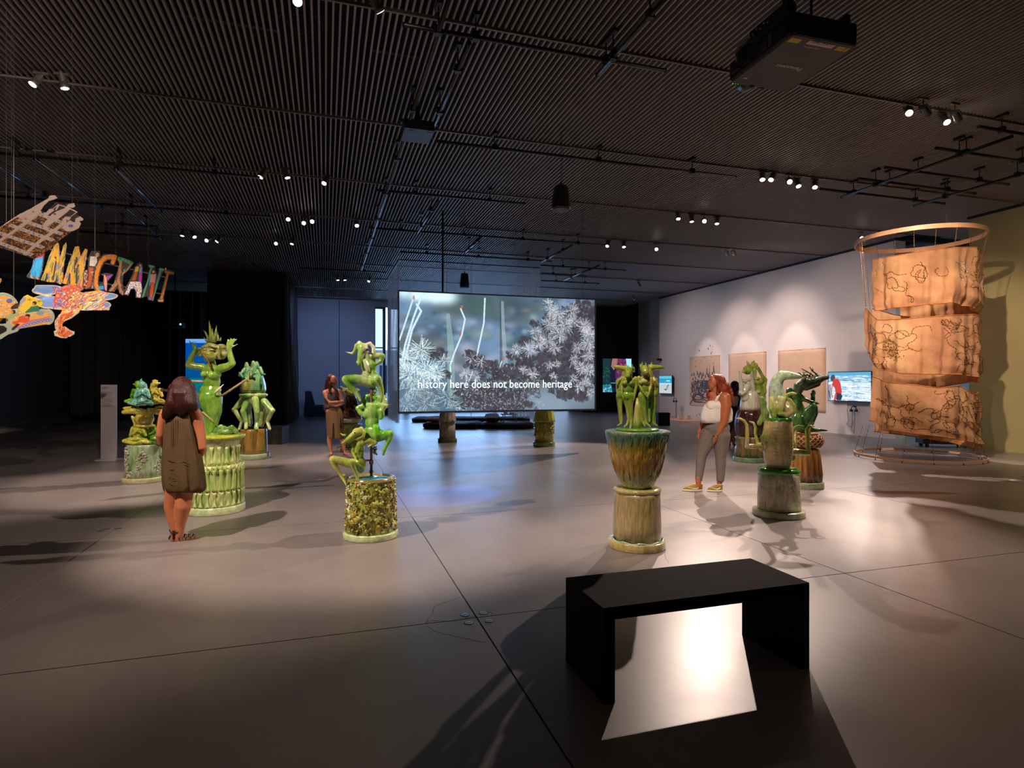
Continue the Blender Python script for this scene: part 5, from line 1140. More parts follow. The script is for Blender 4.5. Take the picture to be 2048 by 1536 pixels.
# ---------- E: cat-headed lustre figure behind the standing woman
def cat():
    v=V(640,730,8.083,702,905,.30); t=thing('cat_sculpture','cat-headed figure in mirror-like brown glaze on a green drum, behind the woman with folded arms','sculpture',v.o,SG)
    lus=mat('lustre_glaze','#6a4a3a',.12,metal=.75,var=.7,scale=18,bump=1,bscale=26,coat=1); pal=glaze('glaze_celadon',['#b8bca0','#d6d4c0','#8fa67a'],scale=5,drip=1); gr=glaze('glaze_green_low',['#3f6a2e','#7f9f4a','#a8a25a'],scale=10,drip=.5,seed=4)
    b=Blob(v); b.el(445,435,0,95,72,80); b.ch((470,450,-40,50),(520,470,-70,34)); b.ch((390,400,0,40),(345,365,0,24),(312,342,0,6)); b.ch((480,380,20,34),(560,370,30,10))
    b.build('cat_head',glaze('glaze_cat',['#8f9c4a','#b5b56a','#c9b890'],scale=9,drip=1),t,.012,3)
    MB().ball(v(415,430,-85),.018).obj('eye',mat('eye_green','#1d4a2a',.1),t)
    c=v.c(500); k=v.k; z=v.z
    drum(t,c,[(70*k,z(500)),(85*k,z(530)),(92*k,z(620)),(95*k,z(680)),(135*k,z(760)),(165*k,z(830)),(172*k,z(862))][::-1],lus,'torso',9,.03)
    drum(t,c,[(172*k,z(862)),(172*k,z(890)),(140*k,z(930)),(115*k,z(950))][::-1],pal,'bowl')
    b=Blob(v); b.ch((430,560,-60,26),(405,680,-110,24),(440,740,-130,20),(500,720,-140,16)); b.ch((575,560,-40,26),(600,680,-90,24),(540,740,-130,20)); b.build('arms',lus,t,.012,3)
    drum(t,c,[(.235,.08),(.225,.4),(.215,z(950)-.03),(.24,z(950))],gr,'pedestal',20,.02); disc_base(t,c,.30,.09,glaze('glaze_base_tan',['#a8986a','#b8b084'],scale=4,drip=1))
cat()
# ---------- F: horse-headed women on the big urn
def horse():
    w=V(1180,700,3.656,1276,1108,.25); v=w.win(1230,700,9.033); t=thing('horse_women_sculpture','ring of horse-headed women standing on a wide ribbed urn, nearest green sculpture','sculpture',w.o,SG)
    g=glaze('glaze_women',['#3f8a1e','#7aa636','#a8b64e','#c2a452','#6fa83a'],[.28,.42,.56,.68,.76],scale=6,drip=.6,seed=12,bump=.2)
    def woman(sh,hip,legs_,arms,head,bust=None,d=0,name='horse_headed_figure'):
        b=Blob(v); sx,sy,sw=sh; hx,hy,hw=hip
        b.ch((sx-sw*.8,sy,d,32),(sx,sy-10,d,44),(sx+sw*.8,sy,d,32)); b.el(sx,sy+60,d,sw*1.02,90,62); b.el((sx+hx)/2,(sy+hy)/2+20,d,sw*.84,105,56); b.el(hx,hy,d,hw*1.08,92,72)
        if bust:
            for x,y,r in bust: b.el(x,y,d-45,r,r*.95,r*.9)
        for L_ in legs_: b.ch(*[(x,y,d+dd,r) for x,y,dd,r in L_])
        for L_ in arms: b.ch(*[(x,y,d+dd,r) for x,y,dd,r in L_])
        for L_ in head: b.ch(*[(x,y,d+dd,r) for x,y,dd,r in L_])
        b.build(name,g,t,.0045,2)
    woman((90,570,60),(85,800,55),[[(85,820,0,52),(95,1060,0,36),(120,1270,0,22),(110,1330,-10,22),(45,1365,-40,14)],[(60,820,60,48),(80,1060,50,34),(100,1300,40,20)]],
      [[(60,540,0,34),(40,650,0,28),(45,780,-20,22),(40,850,-30,16)],[(130,500,0,34),(60,560,-60,26),(40,620,-60,20)]],[[(170,480,0,50),(150,380,0,52)],[(190,345,0,62),(110,330,-20,50),(50,310,-30,38),(5,305,-30,30)],[(190,300,0,16),(195,260,0,10)],[(230,300,0,14),(235,268,0,8)]],None,110)
    woman((700,560,62),(700,790,62),[[(705,820,0,60),(710,1060,0,40),(690,1270,0,25),(700,1330,-10,26),(765,1370,-30,15)],[(660,840,30,50),(650,1080,30,34),(640,1300,20,20),(620,1340,0,18)]],
      [[(740,540,0,36),(755,640,0,32),(752,760,-10,24),(755,830,-20,14)],[(680,500,0,40),(720,560,-50,34),(760,620,-40,26)]],[[(640,470,0,52),(620,370,0,58)],[(650,320,0,62),(740,315,-10,50),(830,312,-10,36),(872,322,-10,24)],[(650,270,0,16),(665,215,0,8)],[(620,290,0,16),(600,262,0,8)]],None,80)
    woman((250,540,105),(235,830,100),[[(270,860,0,66),(280,1040,-10,46),(295,1250,0,30),(290,1350,-10,24),(275,1425,-50,20)],[(190,850,20,66),(235,1060,20,42),(245,1260,10,28),(215,1350,0,22),(165,1390,-40,16)]],
      [[(150,510,0,36),(120,640,0,28),(125,790,-30,24),(150,880,-50,16),(155,930,-55,8)],[(370,510,0,36),(385,650,0,30),(355,800,-20,24),(340,890,-30,16),(325,945,-40,8)]],
      [[(260,490,0,52),(255,430,0,60)],[(250,370,-10,74),(240,420,-70,54),(235,470,-100,38)],[(195,330,0,18),(190,255,0,9)],[(310,330,0,18),(312,262,0,9)],[(330,330,30,30),(340,380,40,26)]],[(180,600,40),(285,600,46)],-20)
    woman((535,520,105),(525,820,100),[[(510,850,0,70),(530,1060,-10,46),(555,1260,0,28),(570,1330,-20,24),(640,1385,-50,16)],[(470,860,20,60),(490,1080,20,40),(490,1290,10,24),(540,1375,-20,16)],[(640,860,40,46),(620,1080,40,32),(625,1290,30,20)]],
      [[(430,500,0,36),(440,620,-10,28),(490,730,-60,24),(550,810,-90,18),(565,840,-95,10)],[(650,520,0,34),(650,650,-20,26),(620,760,-70,20),(590,860,-90,10)]],
      [[(540,470,0,56),(530,420,0,64)],[(535,350,-10,78),(550,390,-70,60),(560,410,-95,42)],[(490,290,0,20),(490,215,0,9)],[(560,290,0,18),(552,225,0,8)],[(470,300,0,30),(460,270,0,20)]],[(545,570,48),(470,590,36)],-40)
    c=w.c(346)
    k=w.k; z=w.z
    MB().lathe((c.x,c.y,0),[(36*k,z(578)),(30*k,z(520)),(22*k,z(440)),(10*k,z(350))],24,True,lambda a,zz:1+.06*math.sin(9*a+zz*20)).obj('central_trunk',glaze('glaze_trunk',['#a8b04a','#c4c06a','#8fa63a'],scale=12,drip=.1),t,True)
    MB().lathe((c.x,c.y,0),[(150*k,z(588)),(160*k,z(580)),(150*k,z(572))],40).obj('figure_plate',glaze('glaze_plate',['#2f7a1e','#6fae3a','#3f8a3a'],scale=10,drip=1),t,True)
    urn=D_.materials.new('glaze_urn'); 
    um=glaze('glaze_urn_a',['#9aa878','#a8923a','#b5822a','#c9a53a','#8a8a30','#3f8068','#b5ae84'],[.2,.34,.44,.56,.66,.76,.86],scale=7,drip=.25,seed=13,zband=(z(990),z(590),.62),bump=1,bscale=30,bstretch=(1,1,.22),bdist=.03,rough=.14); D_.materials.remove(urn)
    zt=z(588)
    drum(t,c,[(104*k,z(1003)),(122*k,z(980)),(146*k,z(930)),(172*k,z(860)),(193*k,z(790)),(208*k,z(720)),(219*k,z(660)),(229*k,z(615)),(234*k,z(596)),(228*k,zt),(60*k,zt+.002)],um,'urn',22,.012,96,.6)
    # carved grooves that stand proud of the urn: slender ribs
    rg=random.Random(3); mb=MB()
    for i in range(150):
        a=rg.uniform(0,6.283); z0=rg.uniform(z(960),z(640)); L_=rg.uniform(.06,.16); da=rg.uniform(-.12,.12); P=[]
        for q in range(5):
            zz=min(z(612),z0+L_*q/4); f=(zz-z(1003))/(z(596)-z(1003)); r=(104+(234-104)*(f**.62))*k*1.0; aa=a+da*math.sin(q/4*3.1)
            P.append(Vector((c.x+r*math.cos(aa),c.y+r*math.sin(aa),zz)))
        mb.tube(P,[.001,.0045,.005,.0045,.001],5)
    o=mb.obj('carved_ribs',um,t,True); o['kind']='stuff'
    buff=glaze('glaze_buff_drum',['#8f8a54','#b5a56a','#a8906a','#6f7a3a','#7a5a5a'],[.25,.42,.58,.72,.86],scale=8,drip=.22,seed=14,bump=.8,bscale=36,bstretch=(1,1,.2),bdist=.02)
    drum(t,c,[(176*k,.08),(173*k,.2),(166*k,z(1060)),(166*k,z(1035))],buff)
    MB().lathe((c.x,c.y,0),[(160*k,z(1036)),(170*k,z(1030)),(172*k,z(1015)),(164*k,z(1004)),(150*k,z(1001)),(110*k,z(1003))],48).obj('drum_rim',glaze('glaze_rim_buff',['#a8a05a','#c4b878'],scale=9,drip=1),t,True)
    disc_base(t,c,204*k,.075,glaze('glaze_base_gold',['#a8984a','#c8b878','#8fb09a'],scale=6,drip=.3),2)
    MB().tube([(c.x+185*k*math.cos(a),c.y+185*k*math.sin(a),.078+.006*math.sin(a*9)) for a in np.linspace(0,6.283,60)[:-1]],.008,6,closed=True).obj('drip_ring',glaze('glaze_mint_drip',['#8fc4b0','#b8d4c0'],scale=12,drip=1),t,True)
horse()
# ---------- H: snake on the many-handed vase
def snake():
    s=V(1440,700,4.266,1558,1041,.28); r=s.win(1470,700,10.24); q=s.win(1460,830,10.24); t=thing('snake_sculpture','arching snake over coils on a vase with bent arms, streaked mossy drum below','sculpture',s.o,SG)
    gs=glaze('glaze_snake',['#2f7a3a','#6fae6a','#c9dcc0','#7fa03a','#3f6a5a'],[.28,.42,.54,.68,.82],scale=6,drip=.8,seed=15); gc=glaze('glaze_coil',['#3f8a4a','#9fb84a','#d6cf8a','#e0d6a0','#5f9a6a'],[.28,.42,.56,.7,.84],scale=5,drip=.8,seed=16)
    b=Blob(r); b.ch((850,1000,60,150),(845,850,60,148),(840,740,50,135),(870,620,20,120),(960,530,-20,105),(1070,520,-60,92),(1200,530,-90,72),(1300,545,-110,50),(1345,545,-110,34)); b.el(1150,530,-80,130,75,80,rot=-8); b.build('snake_body',gs,t,.008,4)
    MB().tube([r(1345,575,-120),r(1400,580,-125),r(1460,545,-130),r(1490,540,-130)],[.006,.006,.004,.002],6).obj('tongue',mat('tongue_rust','#b06a44',.3),t,True)
    MB().ball(r(1160,485,-150),.012).obj('eye',gs,t)
    b=Blob(r); b.el(830,1180,20,130,210,130); b.el(1000,1260,40,220,140,150); b.ch((900,980,-40,70),(960,1050,-70,84),(920,1170,-90,84),(930,1290,-120,62),(1060,1350,-140,52),(1170,1270,-130,58),(1190,1150,-90,54),(1120,1030,-90,44),(1045,980,-80,38),(1060,920,-80,34),(1160,885,-90,34),(1270,895,-100,16)); b.ch((880,950,-60,18),(850,890,-60,10),(835,830,-60,5)); b.ch((980,1150,-60,60),(1060,1260,-60,60)); b.ch((760,1000,0,70),(740,1180,-20,60),(800,1350,-20,60)); b.build('coil',gc,t,.008,4)
    c=q.c(985); k=q.k; z=q.z
    vm=glaze('glaze_vase_sand',['#a3a458','#cfb87c','#d8c89a','#b5ba78','#bd8f48'],[.25,.42,.58,.75,.88],scale=6,drip=.3,seed=17)
    drum(t,c,[(225*k,z(1080)),(250*k,z(1000)),(278*k,z(850)),(300*k,z(650)),(300*k,z(500)),(285*k,z(300)),(262*k,z(130)),(258*k,z(90))],vm,'vase')
    # scored grid lines in the clay
    gr=MB()
    for i in range(9): 
        zz=z(240+i*70); gr.tube([(c.x+301*k*(1-.0000004*(i*70-260)**2)*math.cos(a),c.y+301*k*(1-.0000004*(i*70-260)**2)*math.sin(a),zz) for a in np.linspace(3.6,6.0,24)],.0012,4)
    o=gr.obj('scored_lines',mat('scored_brown','#6a5a34',.6),t)
    MB().lathe((c.x,c.y,0),[(262*k,z(120)),(272*k,z(95)),(262*k,z(60)),(200*k,z(50))],40,True,lambda a,zz:1+.03*math.sin(11*a)).obj('mossy_rim',glaze('glaze_moss',['#1f5a1a','#3f9a2a','#2a6a1e'],scale=14,drip=1),t,True)
    ga=glaze('glaze_arms',['#4f8a2a','#8faa3a','#c9b86a','#cfc8a0'],scale=6,drip=.7,seed=18)
    def arm(*p,hand=None,nm='arm'):
        b=Blob(q); b.ch(*p)
        x,y,d,rr=p[-1]; x0,y0=p[-2][:2]; L_=math.hypot(x-x0,y-y0); ux,uy=(x-x0)/L_,(y-y0)/L_
        for f in (-.5,0,.5): b.ch((x,y,d,rr*.8),(x+ux*30-uy*f*22,y+uy*30+ux*f*22,d,rr*.55))
        b.build(nm,ga,t,.0065,3)
    arm((700,620,0,70),(520,640,-20,50),(350,640,-40,46)); arm((345,645,-40,46),(350,500,-40,42),(350,330,-40,38),(345,210,-40,32),(290,120,-50,28),(210,75,-60,24),(150,70,-60,16))
    arm((640,690,60,50),(560,560,60,36),(515,380,60,30),(520,250,60,30),(480,160,50,24),(420,138,50,16))
    arm((1270,750,0,80),(1450,760,-20,62),(1600,785,-40,50)); arm((1610,780,-40,50),(1590,600,-40,48),(1580,430,-40,42),(1570,300,-50,36),(1620,235,-60,28),(1700,235,-70,16))
    arm((1290,900,40,50),(1300,700,20,46),(1275,500,-10,40),(1280,350,-20,36),(1330,255,-30,32),(1410,225,-40,26),(1480,230,-40,18)); arm((1330,690,60,40),(1345,500,60,30),(1355,350,60,18)); arm((1600,430,60,36),(1640,250,50,30),(1700,180,40,20))
    arm((740,640,-60,60),(700,480,-70,66),(735,300,-60,46),(745,120,-50,40)); b=Blob(q); b.ch((700,470,-110,78),(800,470,-210,76),(880,480,-260,74)); b.build('stump',ga,t,.0065,3)
    b=Blob(r); b.ch((630,1440,-30,58),(620,1300,-40,82),(590,1180,-40,56),(585,1080,-40,66),(560,1000,-40,48),(510,958,-40,14)); b.ch((500,1500,-10,50),(560,1350,-10,46),(600,1250,-20,44)); b.build('raised_hand',glaze('glaze_hand',['#3f7a3a','#7f9a4a','#b5bf6a'],scale=6,drip=.6,seed=2),t,.0075,3)
    c2=s.c(502); kk=s.k
    pd=glaze('glaze_mossdrip',['#2f7a1e','#98a678','#cfc0aa','#aebd94','#7a6a64'],[.24,.38,.5,.66,.84],scale=7,drip=.3,bump=1,bscale=24,bdist=.02,seed=19,zband=None); drum(t,c2,[(174*kk,.08),(172*kk,.2),(166*kk,.4),(164*kk,s.z(1015))],pd)
    MB().lathe((c2.x,c2.y,0),[(165*kk,s.z(1050)),(170*kk,s.z(1030)),(168*kk,s.z(1008)),(120*kk,s.z(1004))],48,True,lambda a,zz:1+.01*math.sin(13*a)).obj('drum_rim',MC['glaze_moss'],t,True)
    disc_base(t,c2,210*kk,.07,glaze('glaze_base_stone',['#a3a884','#bdbb98','#8fa67a'],scale=6,drip=1,rough=.35),4)
snake()
# ---------- I: antlered dragon figure
def dragon():
    s=V(1440,700,4.266,1613,980,.23); r=s.win(1470,700,10.24); q=s.win(1460,830,10.24); t=thing('antlered_sculpture','dark green crouching figure with twig antlers and long snout on a woven basket','sculpture',s.o,SG)
    g=glaze('glaze_dark',['#14321e','#2a5a2a','#4f7a3a','#7a7a34'],scale=6,drip=.5,seed=20); gh=glaze('glaze_antler',['#1a2e1e','#34503a','#5a6a44','#8a7a44'],scale=16,drip=1,seed=21,bump=.9,bscale=60)
    b=Blob(r); b.ch((1270,880,0,80),(1310,760,0,115),(1430,680,0,125),(1560,640,0,115),(1680,620,0,95),(1790,570,0,72),(1885,560,0,46)); b.ch((1850,520,0,26),(1900,520,0,22)); b.ch((1700,700,0,50),(1600,740,0,50),(1450,800,0,40)); b.el(1820,600,0,50,30,40)
    rg=random.Random(8)
    for k in range(26): x=rg.uniform(1280,1720); y=500+(1720-x)*.1+rg.uniform(-20,200); b.ch((x,y,rg.uniform(-90,90),26),(x-40,y-rg.uniform(10,40),rg.uniform(-90,90),12))
    b.build('snouted_head',gh,t,.0075,2)
    for p in (((1700,540,20),(1640,470,17),(1580,430,14),(1528,345,7)),((1600,440,12),(1590,375,6)),((1640,560,18),(1540,480,15),(1450,430,12),(1360,380,7)),((1480,450,12),(1400,470,9),(1385,410,5)),((1560,560,14),(1480,500,12),(1430,490,8)),((1500,560,14),(1550,480,10),(1560,450,5)),((1400,560,16),(1330,480,12),(1290,455,6)),((1420,530,12),(1400,470,8))):
        MB().tube([r(x,y,rg.uniform(-60,20)) for x,y,_ in p],[w*r.k for _,_,w in p],8).obj('antler',gh,t,True)
    b=Blob(r); b.ch((1280,930,0,90),(1260,1080,0,110),(1300,1250,20,140),(1380,1400,20,160)); b.el(1260,930,0,100,120,90); b.el(1120,850,30,80,85,70); b.ch((1120,900,40,60),(1120,1000,40,60))
    b.ch((1300,930,-20,66),(1420,1010,-80,50),(1540,1060,-130,42),(1650,1085,-150,34),(1710,1100,-150,18)); b.ch((1590,1030,-60,50),(1595,960,-60,46))
    for x1,y1 in ((1545,890),(1575,830),(1610,815),(1640,840),(1650,880)): b.ch((1595,960,-60,26),(x1,y1,-60,13))
    b.ch((1380,1420,-20,150),(1500,1290,-120,120),(1600,1180,-180,88)); b.ch((1605,1190,-180,86),(1620,1300,-160,74),(1570,1440,-120,66),(1530,1560,-90,60)); b.ch((1300,1420,-30,150),(1280,1520,-60,120)); b.v=q
    b.ch((1600,300,-60,60),(1720,310,-60,46),(1850,310,-60,32),(1990,318,-60,16)); b.ch((1400,220,-40,140),(1560,300,-40,90)); b.build('crouching_body',g,t,.0085,4)
    for i in range(3): MB().tube([r(1270,1140+i*36,-112),r(1330,1150+i*36,-118)],.004,6).obj('rib_slit',M_dk,t)
    c=s.c(735); k=s.k; z=s.z
    # woven basket cushion: crossing strips are real
    bw=mat('basket_strip','#9a6a3a',.45,var=.25,scale=20,coat=.4)
    zc=z(772); MB().lathe((c.x,c.y,zc),[(100*k,-50*k),(122*k,-30*k),(128*k,0),(120*k,32*k),(90*k,56*k)],40).obj('basket',mat('basket_core','#5a3a1e',.6),t,True)
    for sgn in (-1,1):
        for i in range(18):
            a0=2*math.pi*i/18; P=[]
            for f in np.linspace(-1,1,7):
                rr=(131-24*f*f)*k; a=a0+sgn*f*.45; P.append(Vector((c.x+rr*math.cos(a),c.y+rr*math.sin(a),zc+f*50*k)))
            MB().tube(P,.0105,6).obj('woven_strip',bw,t,True)
    MB().lathe((c.x,c.y,0),[(80*k,z(720)),(98*k,z(712)),(80*k,z(706))],30).obj('basket_lip',bw,t,True)
    drum(t,c,[(120*k,.10),(122*k,.2),(116*k,z(1000)),(108*k,z(900)),(98*k,z(850)),(70*k,z(828))],glaze('glaze_ribbed_brown',['#4a2e14','#7a5228','#9a6a34','#5f6a34'],scale=6,drip=.15,seed=22,zband=(.1,.5,.2)),'pedestal',16,.05,96,.4)
    disc_base(t,c,.235,.09,glaze('glaze_base_mossgrey',['#7f8f6a','#98a584'],scale=4,drip=1,rough=.4),6)
dragon()
# ---------- G: far vase figure with raised feet
def vasefig():
    s=V(1440,700,4.266,1500,927,.33); r=s.win(1470,700,10.24); t=thing('raised_feet_sculpture','pale figures with raised arms and feet above a glossy dark brown bowl and tree-stump drum','sculpture',s.o,SG)
    gp=glaze('glaze_palestone',['#8f9a84','#b5b4a0','#a3a88f','#4f7a3a'],[.3,.5,.68,.85],scale=5,drip=.2,seed=23); gg=glaze('glaze_greenfig',['#3f7a2a','#7f9a3a','#a8ae5a','#2f5a24'],scale=6,drip=.5,seed=24)
    c=s.c(258); k=s.k; z=s.z
    drum(t,c,[(85*k,z(515)),(84*k,z(480)),(78*k,z(430)),(70*k,z(380)),(55*k,z(350))],gp,'cone_skirt',20,.02)
    b=Blob(r); b.ch((230,980,-60,110),(200,850,-70,80),(240,760,-60,80)); b.ch((150,900,-90,60),(130,760,-80,46),(110,600,-70,36),(100,460,-70,26),(90,430,-80,18)); b.ch((340,920,-60,90),(345,760,-60,64),(345,600,-60,46),(340,470,-60,28),(350,430,-70,16)); b.ch((120,620,-60,30),(210,640,-70,40),(300,590,-70,30)); b.ch((110,880,-130,30),(150,900,-150,36),(210,870,-150,26)); b.build('upturned_legs',gp,t,.011,3)
    b=Blob(r); b.el(260,410,0,95,95,80); b.ch((200,430,-50,50),(170,450,-70,30)); b.ch((270,290,0,28),(250,250,0,24),(240,215,0,12)); b.ch((340,330,20,50),(370,270,20,34),(395,215,20,12)); b.ch((390,420,0,40),(430,300,0,36),(480,380,0,34),(560,530,0,34),(630,610,0,36)); b.ch((625,620,0,38),(590,740,0,50),(590,860,0,60)); b.ch((560,540,0,40),(570,620,0,46)); b.el(480,650,-20,90,80,80); b.ch((480,740,0,80),(500,900,0,120),(500,1080,0,110)); b.ch((410,440,0,40),(400,560,0,40)); b.el(470,860,-100,50,50,50); b.el(600,870,-60,40,60,40); b.build('arm_raising_figure',gg,t,.011,3)
    MB().ball(r(470,580,-90),.03).obj('raised_brow',gg,t,True)
    drum(t,c,[(100*k,z(745)),(118*k,z(700)),(126*k,z(640)),(122*k,z(580)),(108*k,z(530)),(90*k,z(510))],glaze('glaze_dark_brown',['#140a08','#2e1712','#4a2a1e'],scale=20,drip=1,rough=.08,bump=1,bscale=40),'bowl',14,.02)
    drum(t,c,[(128*k,.08),(118*k,.25),(108*k,z(800)),(112*k,z(760)),(120*k,z(742)),(100*k,z(735))],glaze('glaze_stump',['#26351c','#4a4a26','#6a4a2a','#5f7a54'],scale=9,drip=.2,seed=25),'pedestal',13,.05,80,.5); disc_base(t,c,.325,.09,glaze('glaze_base_dark',['#3f5a3a','#5f7a58'],scale=8,drip=1),3)
vasefig()
# ---------- J: two pedestals whose tops vanish behind the screen
def far_ped(u0,vf,rb,ou,label,seed,cols,rt,kind):
    v=V(820,790,5.12,u0,vf,rb); t=thing('hidden_sculpture',label,'sculpture',v.o,SG); c=Vector((0,0,0)); g=glaze('glaze_far%d'%seed,cols,scale=7,drip=.3,seed=seed); z=v.z; k=v.k
    zb=z(272)
    disc_base(t,c,rb,.10,glaze('glaze_farbase%d'%seed,[cols[-1],cols[0]],scale=5,drip=1),seed); drum(t,c,[(rb*.86,.1),(rb*.84,.3),(rt*1.0,zb)],g)
    drum(t,c,[(rt*1.15,zb),(rt*1.12,zb+.04),(rt*.8,zb+.42),(rt*.6,zb+.6),(rt*.9,zb+1.0),(rt*.5,zb+1.35)],g,'upper_vessel',11,.03)
    b=Blob(v); y0=-200-600
    b.el((u0-820)*5.12,-330,0,60,90,60); b.build('figure_top',g,t,.015,3)
    if kind:
        mb=MB(); rg=random.Random(seed)
        for q in range(120):
            a=rg.uniform(0,6.283); zz=rg.uniform(.25,zb-.03); nrm=Vector((math.cos(a),math.sin(a),0)); tn=Vector((-nrm.y,nrm.x,0)); mb.ell(Vector((0,0,zz))+nrm*rt*1.04,(tn*rg.uniform(.01,.03),UP*rg.uniform(.01,.03),nrm*.02),6,4)
        o=mb.obj('relief_crust',glaze('glaze_crust2',['#8f8a44','#c4b46a','#6a5a2a'],scale=20,drip=1),t,True); o['kind']='stuff'
far_ped(895,886,.245,390,'grey-green drum whose top is hidden behind the left of the screen',31,['#4a5a3a','#8f9080','#b5ac9a','#5f6a50'],.195,False)
far_ped(1088,894,.27,1370,'yellow-green encrusted drum whose top is hidden behind the right of the screen',32,['#5f7a1e','#a8a832','#8a8a2a','#98a868'],.23,True)
# ================================================================ HANGING CLOTH TOWER
def cloth_mat():
    m=D_.materials.new('dyed_gauze'); m.use_nodes=True; N,L=nodes(m); b=N['Principled BSDF']; out=N['Material Output']
    tc=N.new('ShaderNodeTexCoord'); n=N.new('ShaderNodeTexNoise'); n.inputs['Scale'].default_value=1.6; n.inputs['Detail'].default_value=7; L.new(tc.outputs['Object'],n.inputs[0])
    r=N.new('ShaderNodeValToRGB'); e=r.color_ramp.elements; e.new(.5); 
    for i,(p,c) in enumerate(((.3,'#96664a'),(.5,'#b48660'),(.7,'#cba276'))): e[i].position=p; e[i].color=(*lin(c),1)
    L.new(n.outputs['Fac'],r.inputs[0]); L.new(r.outputs[0],b.inputs['Base Color']); b.inputs['Roughness'].default_value=.85
    w=N.new('ShaderNodeTexNoise'); w.inputs['Scale'].default_value=220; L.new(tc.outputs['Object'],w.inputs[0])
    w2=N.new('ShaderNodeTexNoise'); w2.inputs['Scale'].default_value=9; w2.inputs['Detail'].default_value=5; L.new(tc.outputs['Object'],w2.inputs[0])
    ad=N.new('ShaderNodeMath'); ad.operation='MULTIPLY_ADD'; ad.inputs[1].default_value=6; L.new(w2.outputs['Fac'],ad.inputs[0]); L.new(w.outputs['Fac'],ad.inputs[2])
    bp=N.new('ShaderNodeBump'); bp.inputs['Strength'].default_value=.5; bp.inputs['Distance'].default_value=.012; L.new(ad.outputs[0],bp.inputs['Height']); L.new(bp.outputs[0],b.inputs['Normal'])
    t=N.new('ShaderNodeBsdfTranslucent'); L.new(r.outputs[0],t.inputs[0]); mx=N.new('ShaderNodeMixShader'); mx.inputs[0].default_value=.35; L.new(b.outputs[0],mx.inputs[1]); L.new(t.outputs[0],mx.inputs[2]); L.new(mx.outputs[0],out.inputs[0]); return m
def tower():
    p=un(1836,914,12.2); o=Vector((p.x,p.y,0)); t=thing('hanging_textile','tall tiered orange gauze tower with beaded drawings, hung between two wooden hoops','textile artwork',o)
    wood=mat('bent_wood','#c99a76',.5,var=.1,scale=4); R=1.12; zt=4.44; zb=.055
    def hoop(z,nm,h=.05,tilt=0):
        mb=MB(); n=96
        for i in range(n):
            pass
        rings=[]; mb2=[]
        for i in range(n):
            a=2*math.pi*i/n; d=Vector((math.cos(a),math.sin(a),0)); zz=z+tilt*math.cos(a+.3)
            for dr,dz in ((-.014,-h/2),(.014,-h/2),(.014,h/2),(-.014,h/2)): mb2.append(d*(R+dr)+UP*(zz+dz))
        fs=[(i*4+j,((i+1)%n)*4+j,((i+1)%n)*4+(j+1)%4,i*4+(j+1)%4) for i in range(n) for j in range(4)]
        mb.add(mb2,fs).obj(nm,wood,t)
    hoop(zt,'top_hoop',.085); hoop(zb,'bottom_hoop',.04)
    cl=cloth_mat(); hemm=mat('hem_mustard','#a8641e',.7); bead=mat('bead_brown','#3a2416',.3); gold=mat('bead_gold','#c4a05a',.3,metal=.6); wire=mat('bead_wire',(.25,.2,.17),.5)
    def ang(u,near=True,rr=1.0):
        """angle on the cylinder whose projected column is u, on the side facing the camera"""
        best=None
        for i in range(720):
            a=2*math.pi*i/720; q=o+Vector((rr*math.cos(a),rr*math.sin(a),0)); d=q.x*SN+q.y*CS; l=q.x*CS-q.y*SN; uu=1024+l/d*F; fr=d<12.2
            if fr==near:
                e=abs(uu-u)
                if best is None or e<best[0]: best=(e,a)
        return best[1]
    fa=math.atan2(-o.y,-o.x)  # towards the camera
    def tier(rr,a0,a1,top,bot,seed,sag,curl=0):
        """top, bot: functions of s in 0..1 giving height; returns surface evaluator"""
        rg=random.Random(seed); ph=[rg.uniform(0,6) for _ in range(8)]; n=150; m=30
        def S(s,f):
            a=a0+(a1-a0)*s; z1,z0=top(s),bot(s); z=z1+(z0-z1)*f
            w=(.035*math.sin(13*a+ph[0])+.02*math.sin(29*a+ph[1]+2*f)+.012*math.sin(47*a+ph[2]))*(.35+.65*f)+.022*math.sin(z*9+5*a+ph[3])*math.sin(3*a+ph[4])+.016*math.sin(z*23+7*a+ph[5])*f
            return Vector(((rr+w-curl*max(0,f-.86)*1.2)*math.cos(a),(rr+w-curl*max(0,f-.86)*1.2)*math.sin(a),z+sag*math.sin(9*a+ph[6])*(1-f)*.0))
        vs=[S(i/n,k/m) for k in range(m+1) for i in range(n+1)]; fs=[(k*(n+1)+i,k*(n+1)+i+1,(k+1)*(n+1)+i+1,(k+1)*(n+1)+i) for k in range(m) for i in range(n)]
        MB().add(vs,fs).obj('cloth_tier',cl,t,True)
        MB().tube([S(i/n,0)+UP*.004 for i in range(n+1)],.009,6).obj('top_hem',hemm,t,True)
        MB().tube([S(i/n,1) for i in range(n+1)],.011,6).obj('bottom_hem',hemm,t,True)
        return S
    def H(v,d=11.3): return EYE-(v-HY)*d/F
    # param s runs across the front from image-left to image-right, then wraps round the back
    def wrap(front,back,sc=.62):
        def f(s):
            if s<sc:
                q=s/sc; k=len(front)-1; i=min(k-1,int(q*k)); r_=q*k-i; r_=r_*r_*(3-2*r_)*.5+r_*.5; return front[i]*(1-r_)+front[i+1]*r_
            q=(s-sc)/(1-sc); return (front[-1]*(1-q)+back*q) if q<.2 else (front[-1]*.8+back*.2)*(1-(q-.2)/.8)+back*(q-.2)/.8
        return f
    aL=ang(1745,True,1.02); aR=ang(1949,True,1.02)
    if aR<aL: aR+=2*math.pi
    if aR-aL>math.pi: aR-=2*math.pi
    dirn=1 if aR>aL else -1; span=abs(aR-aL)
    def mk(rr,a0,fr_span,total,top,bot,tb,bb,seed,curl=0):
        sc=fr_span/total
        return tier(rr,a0,a0+dirn*total,wrap(top,tb,sc),wrap(bot,bb,sc),seed,.03,curl),sc
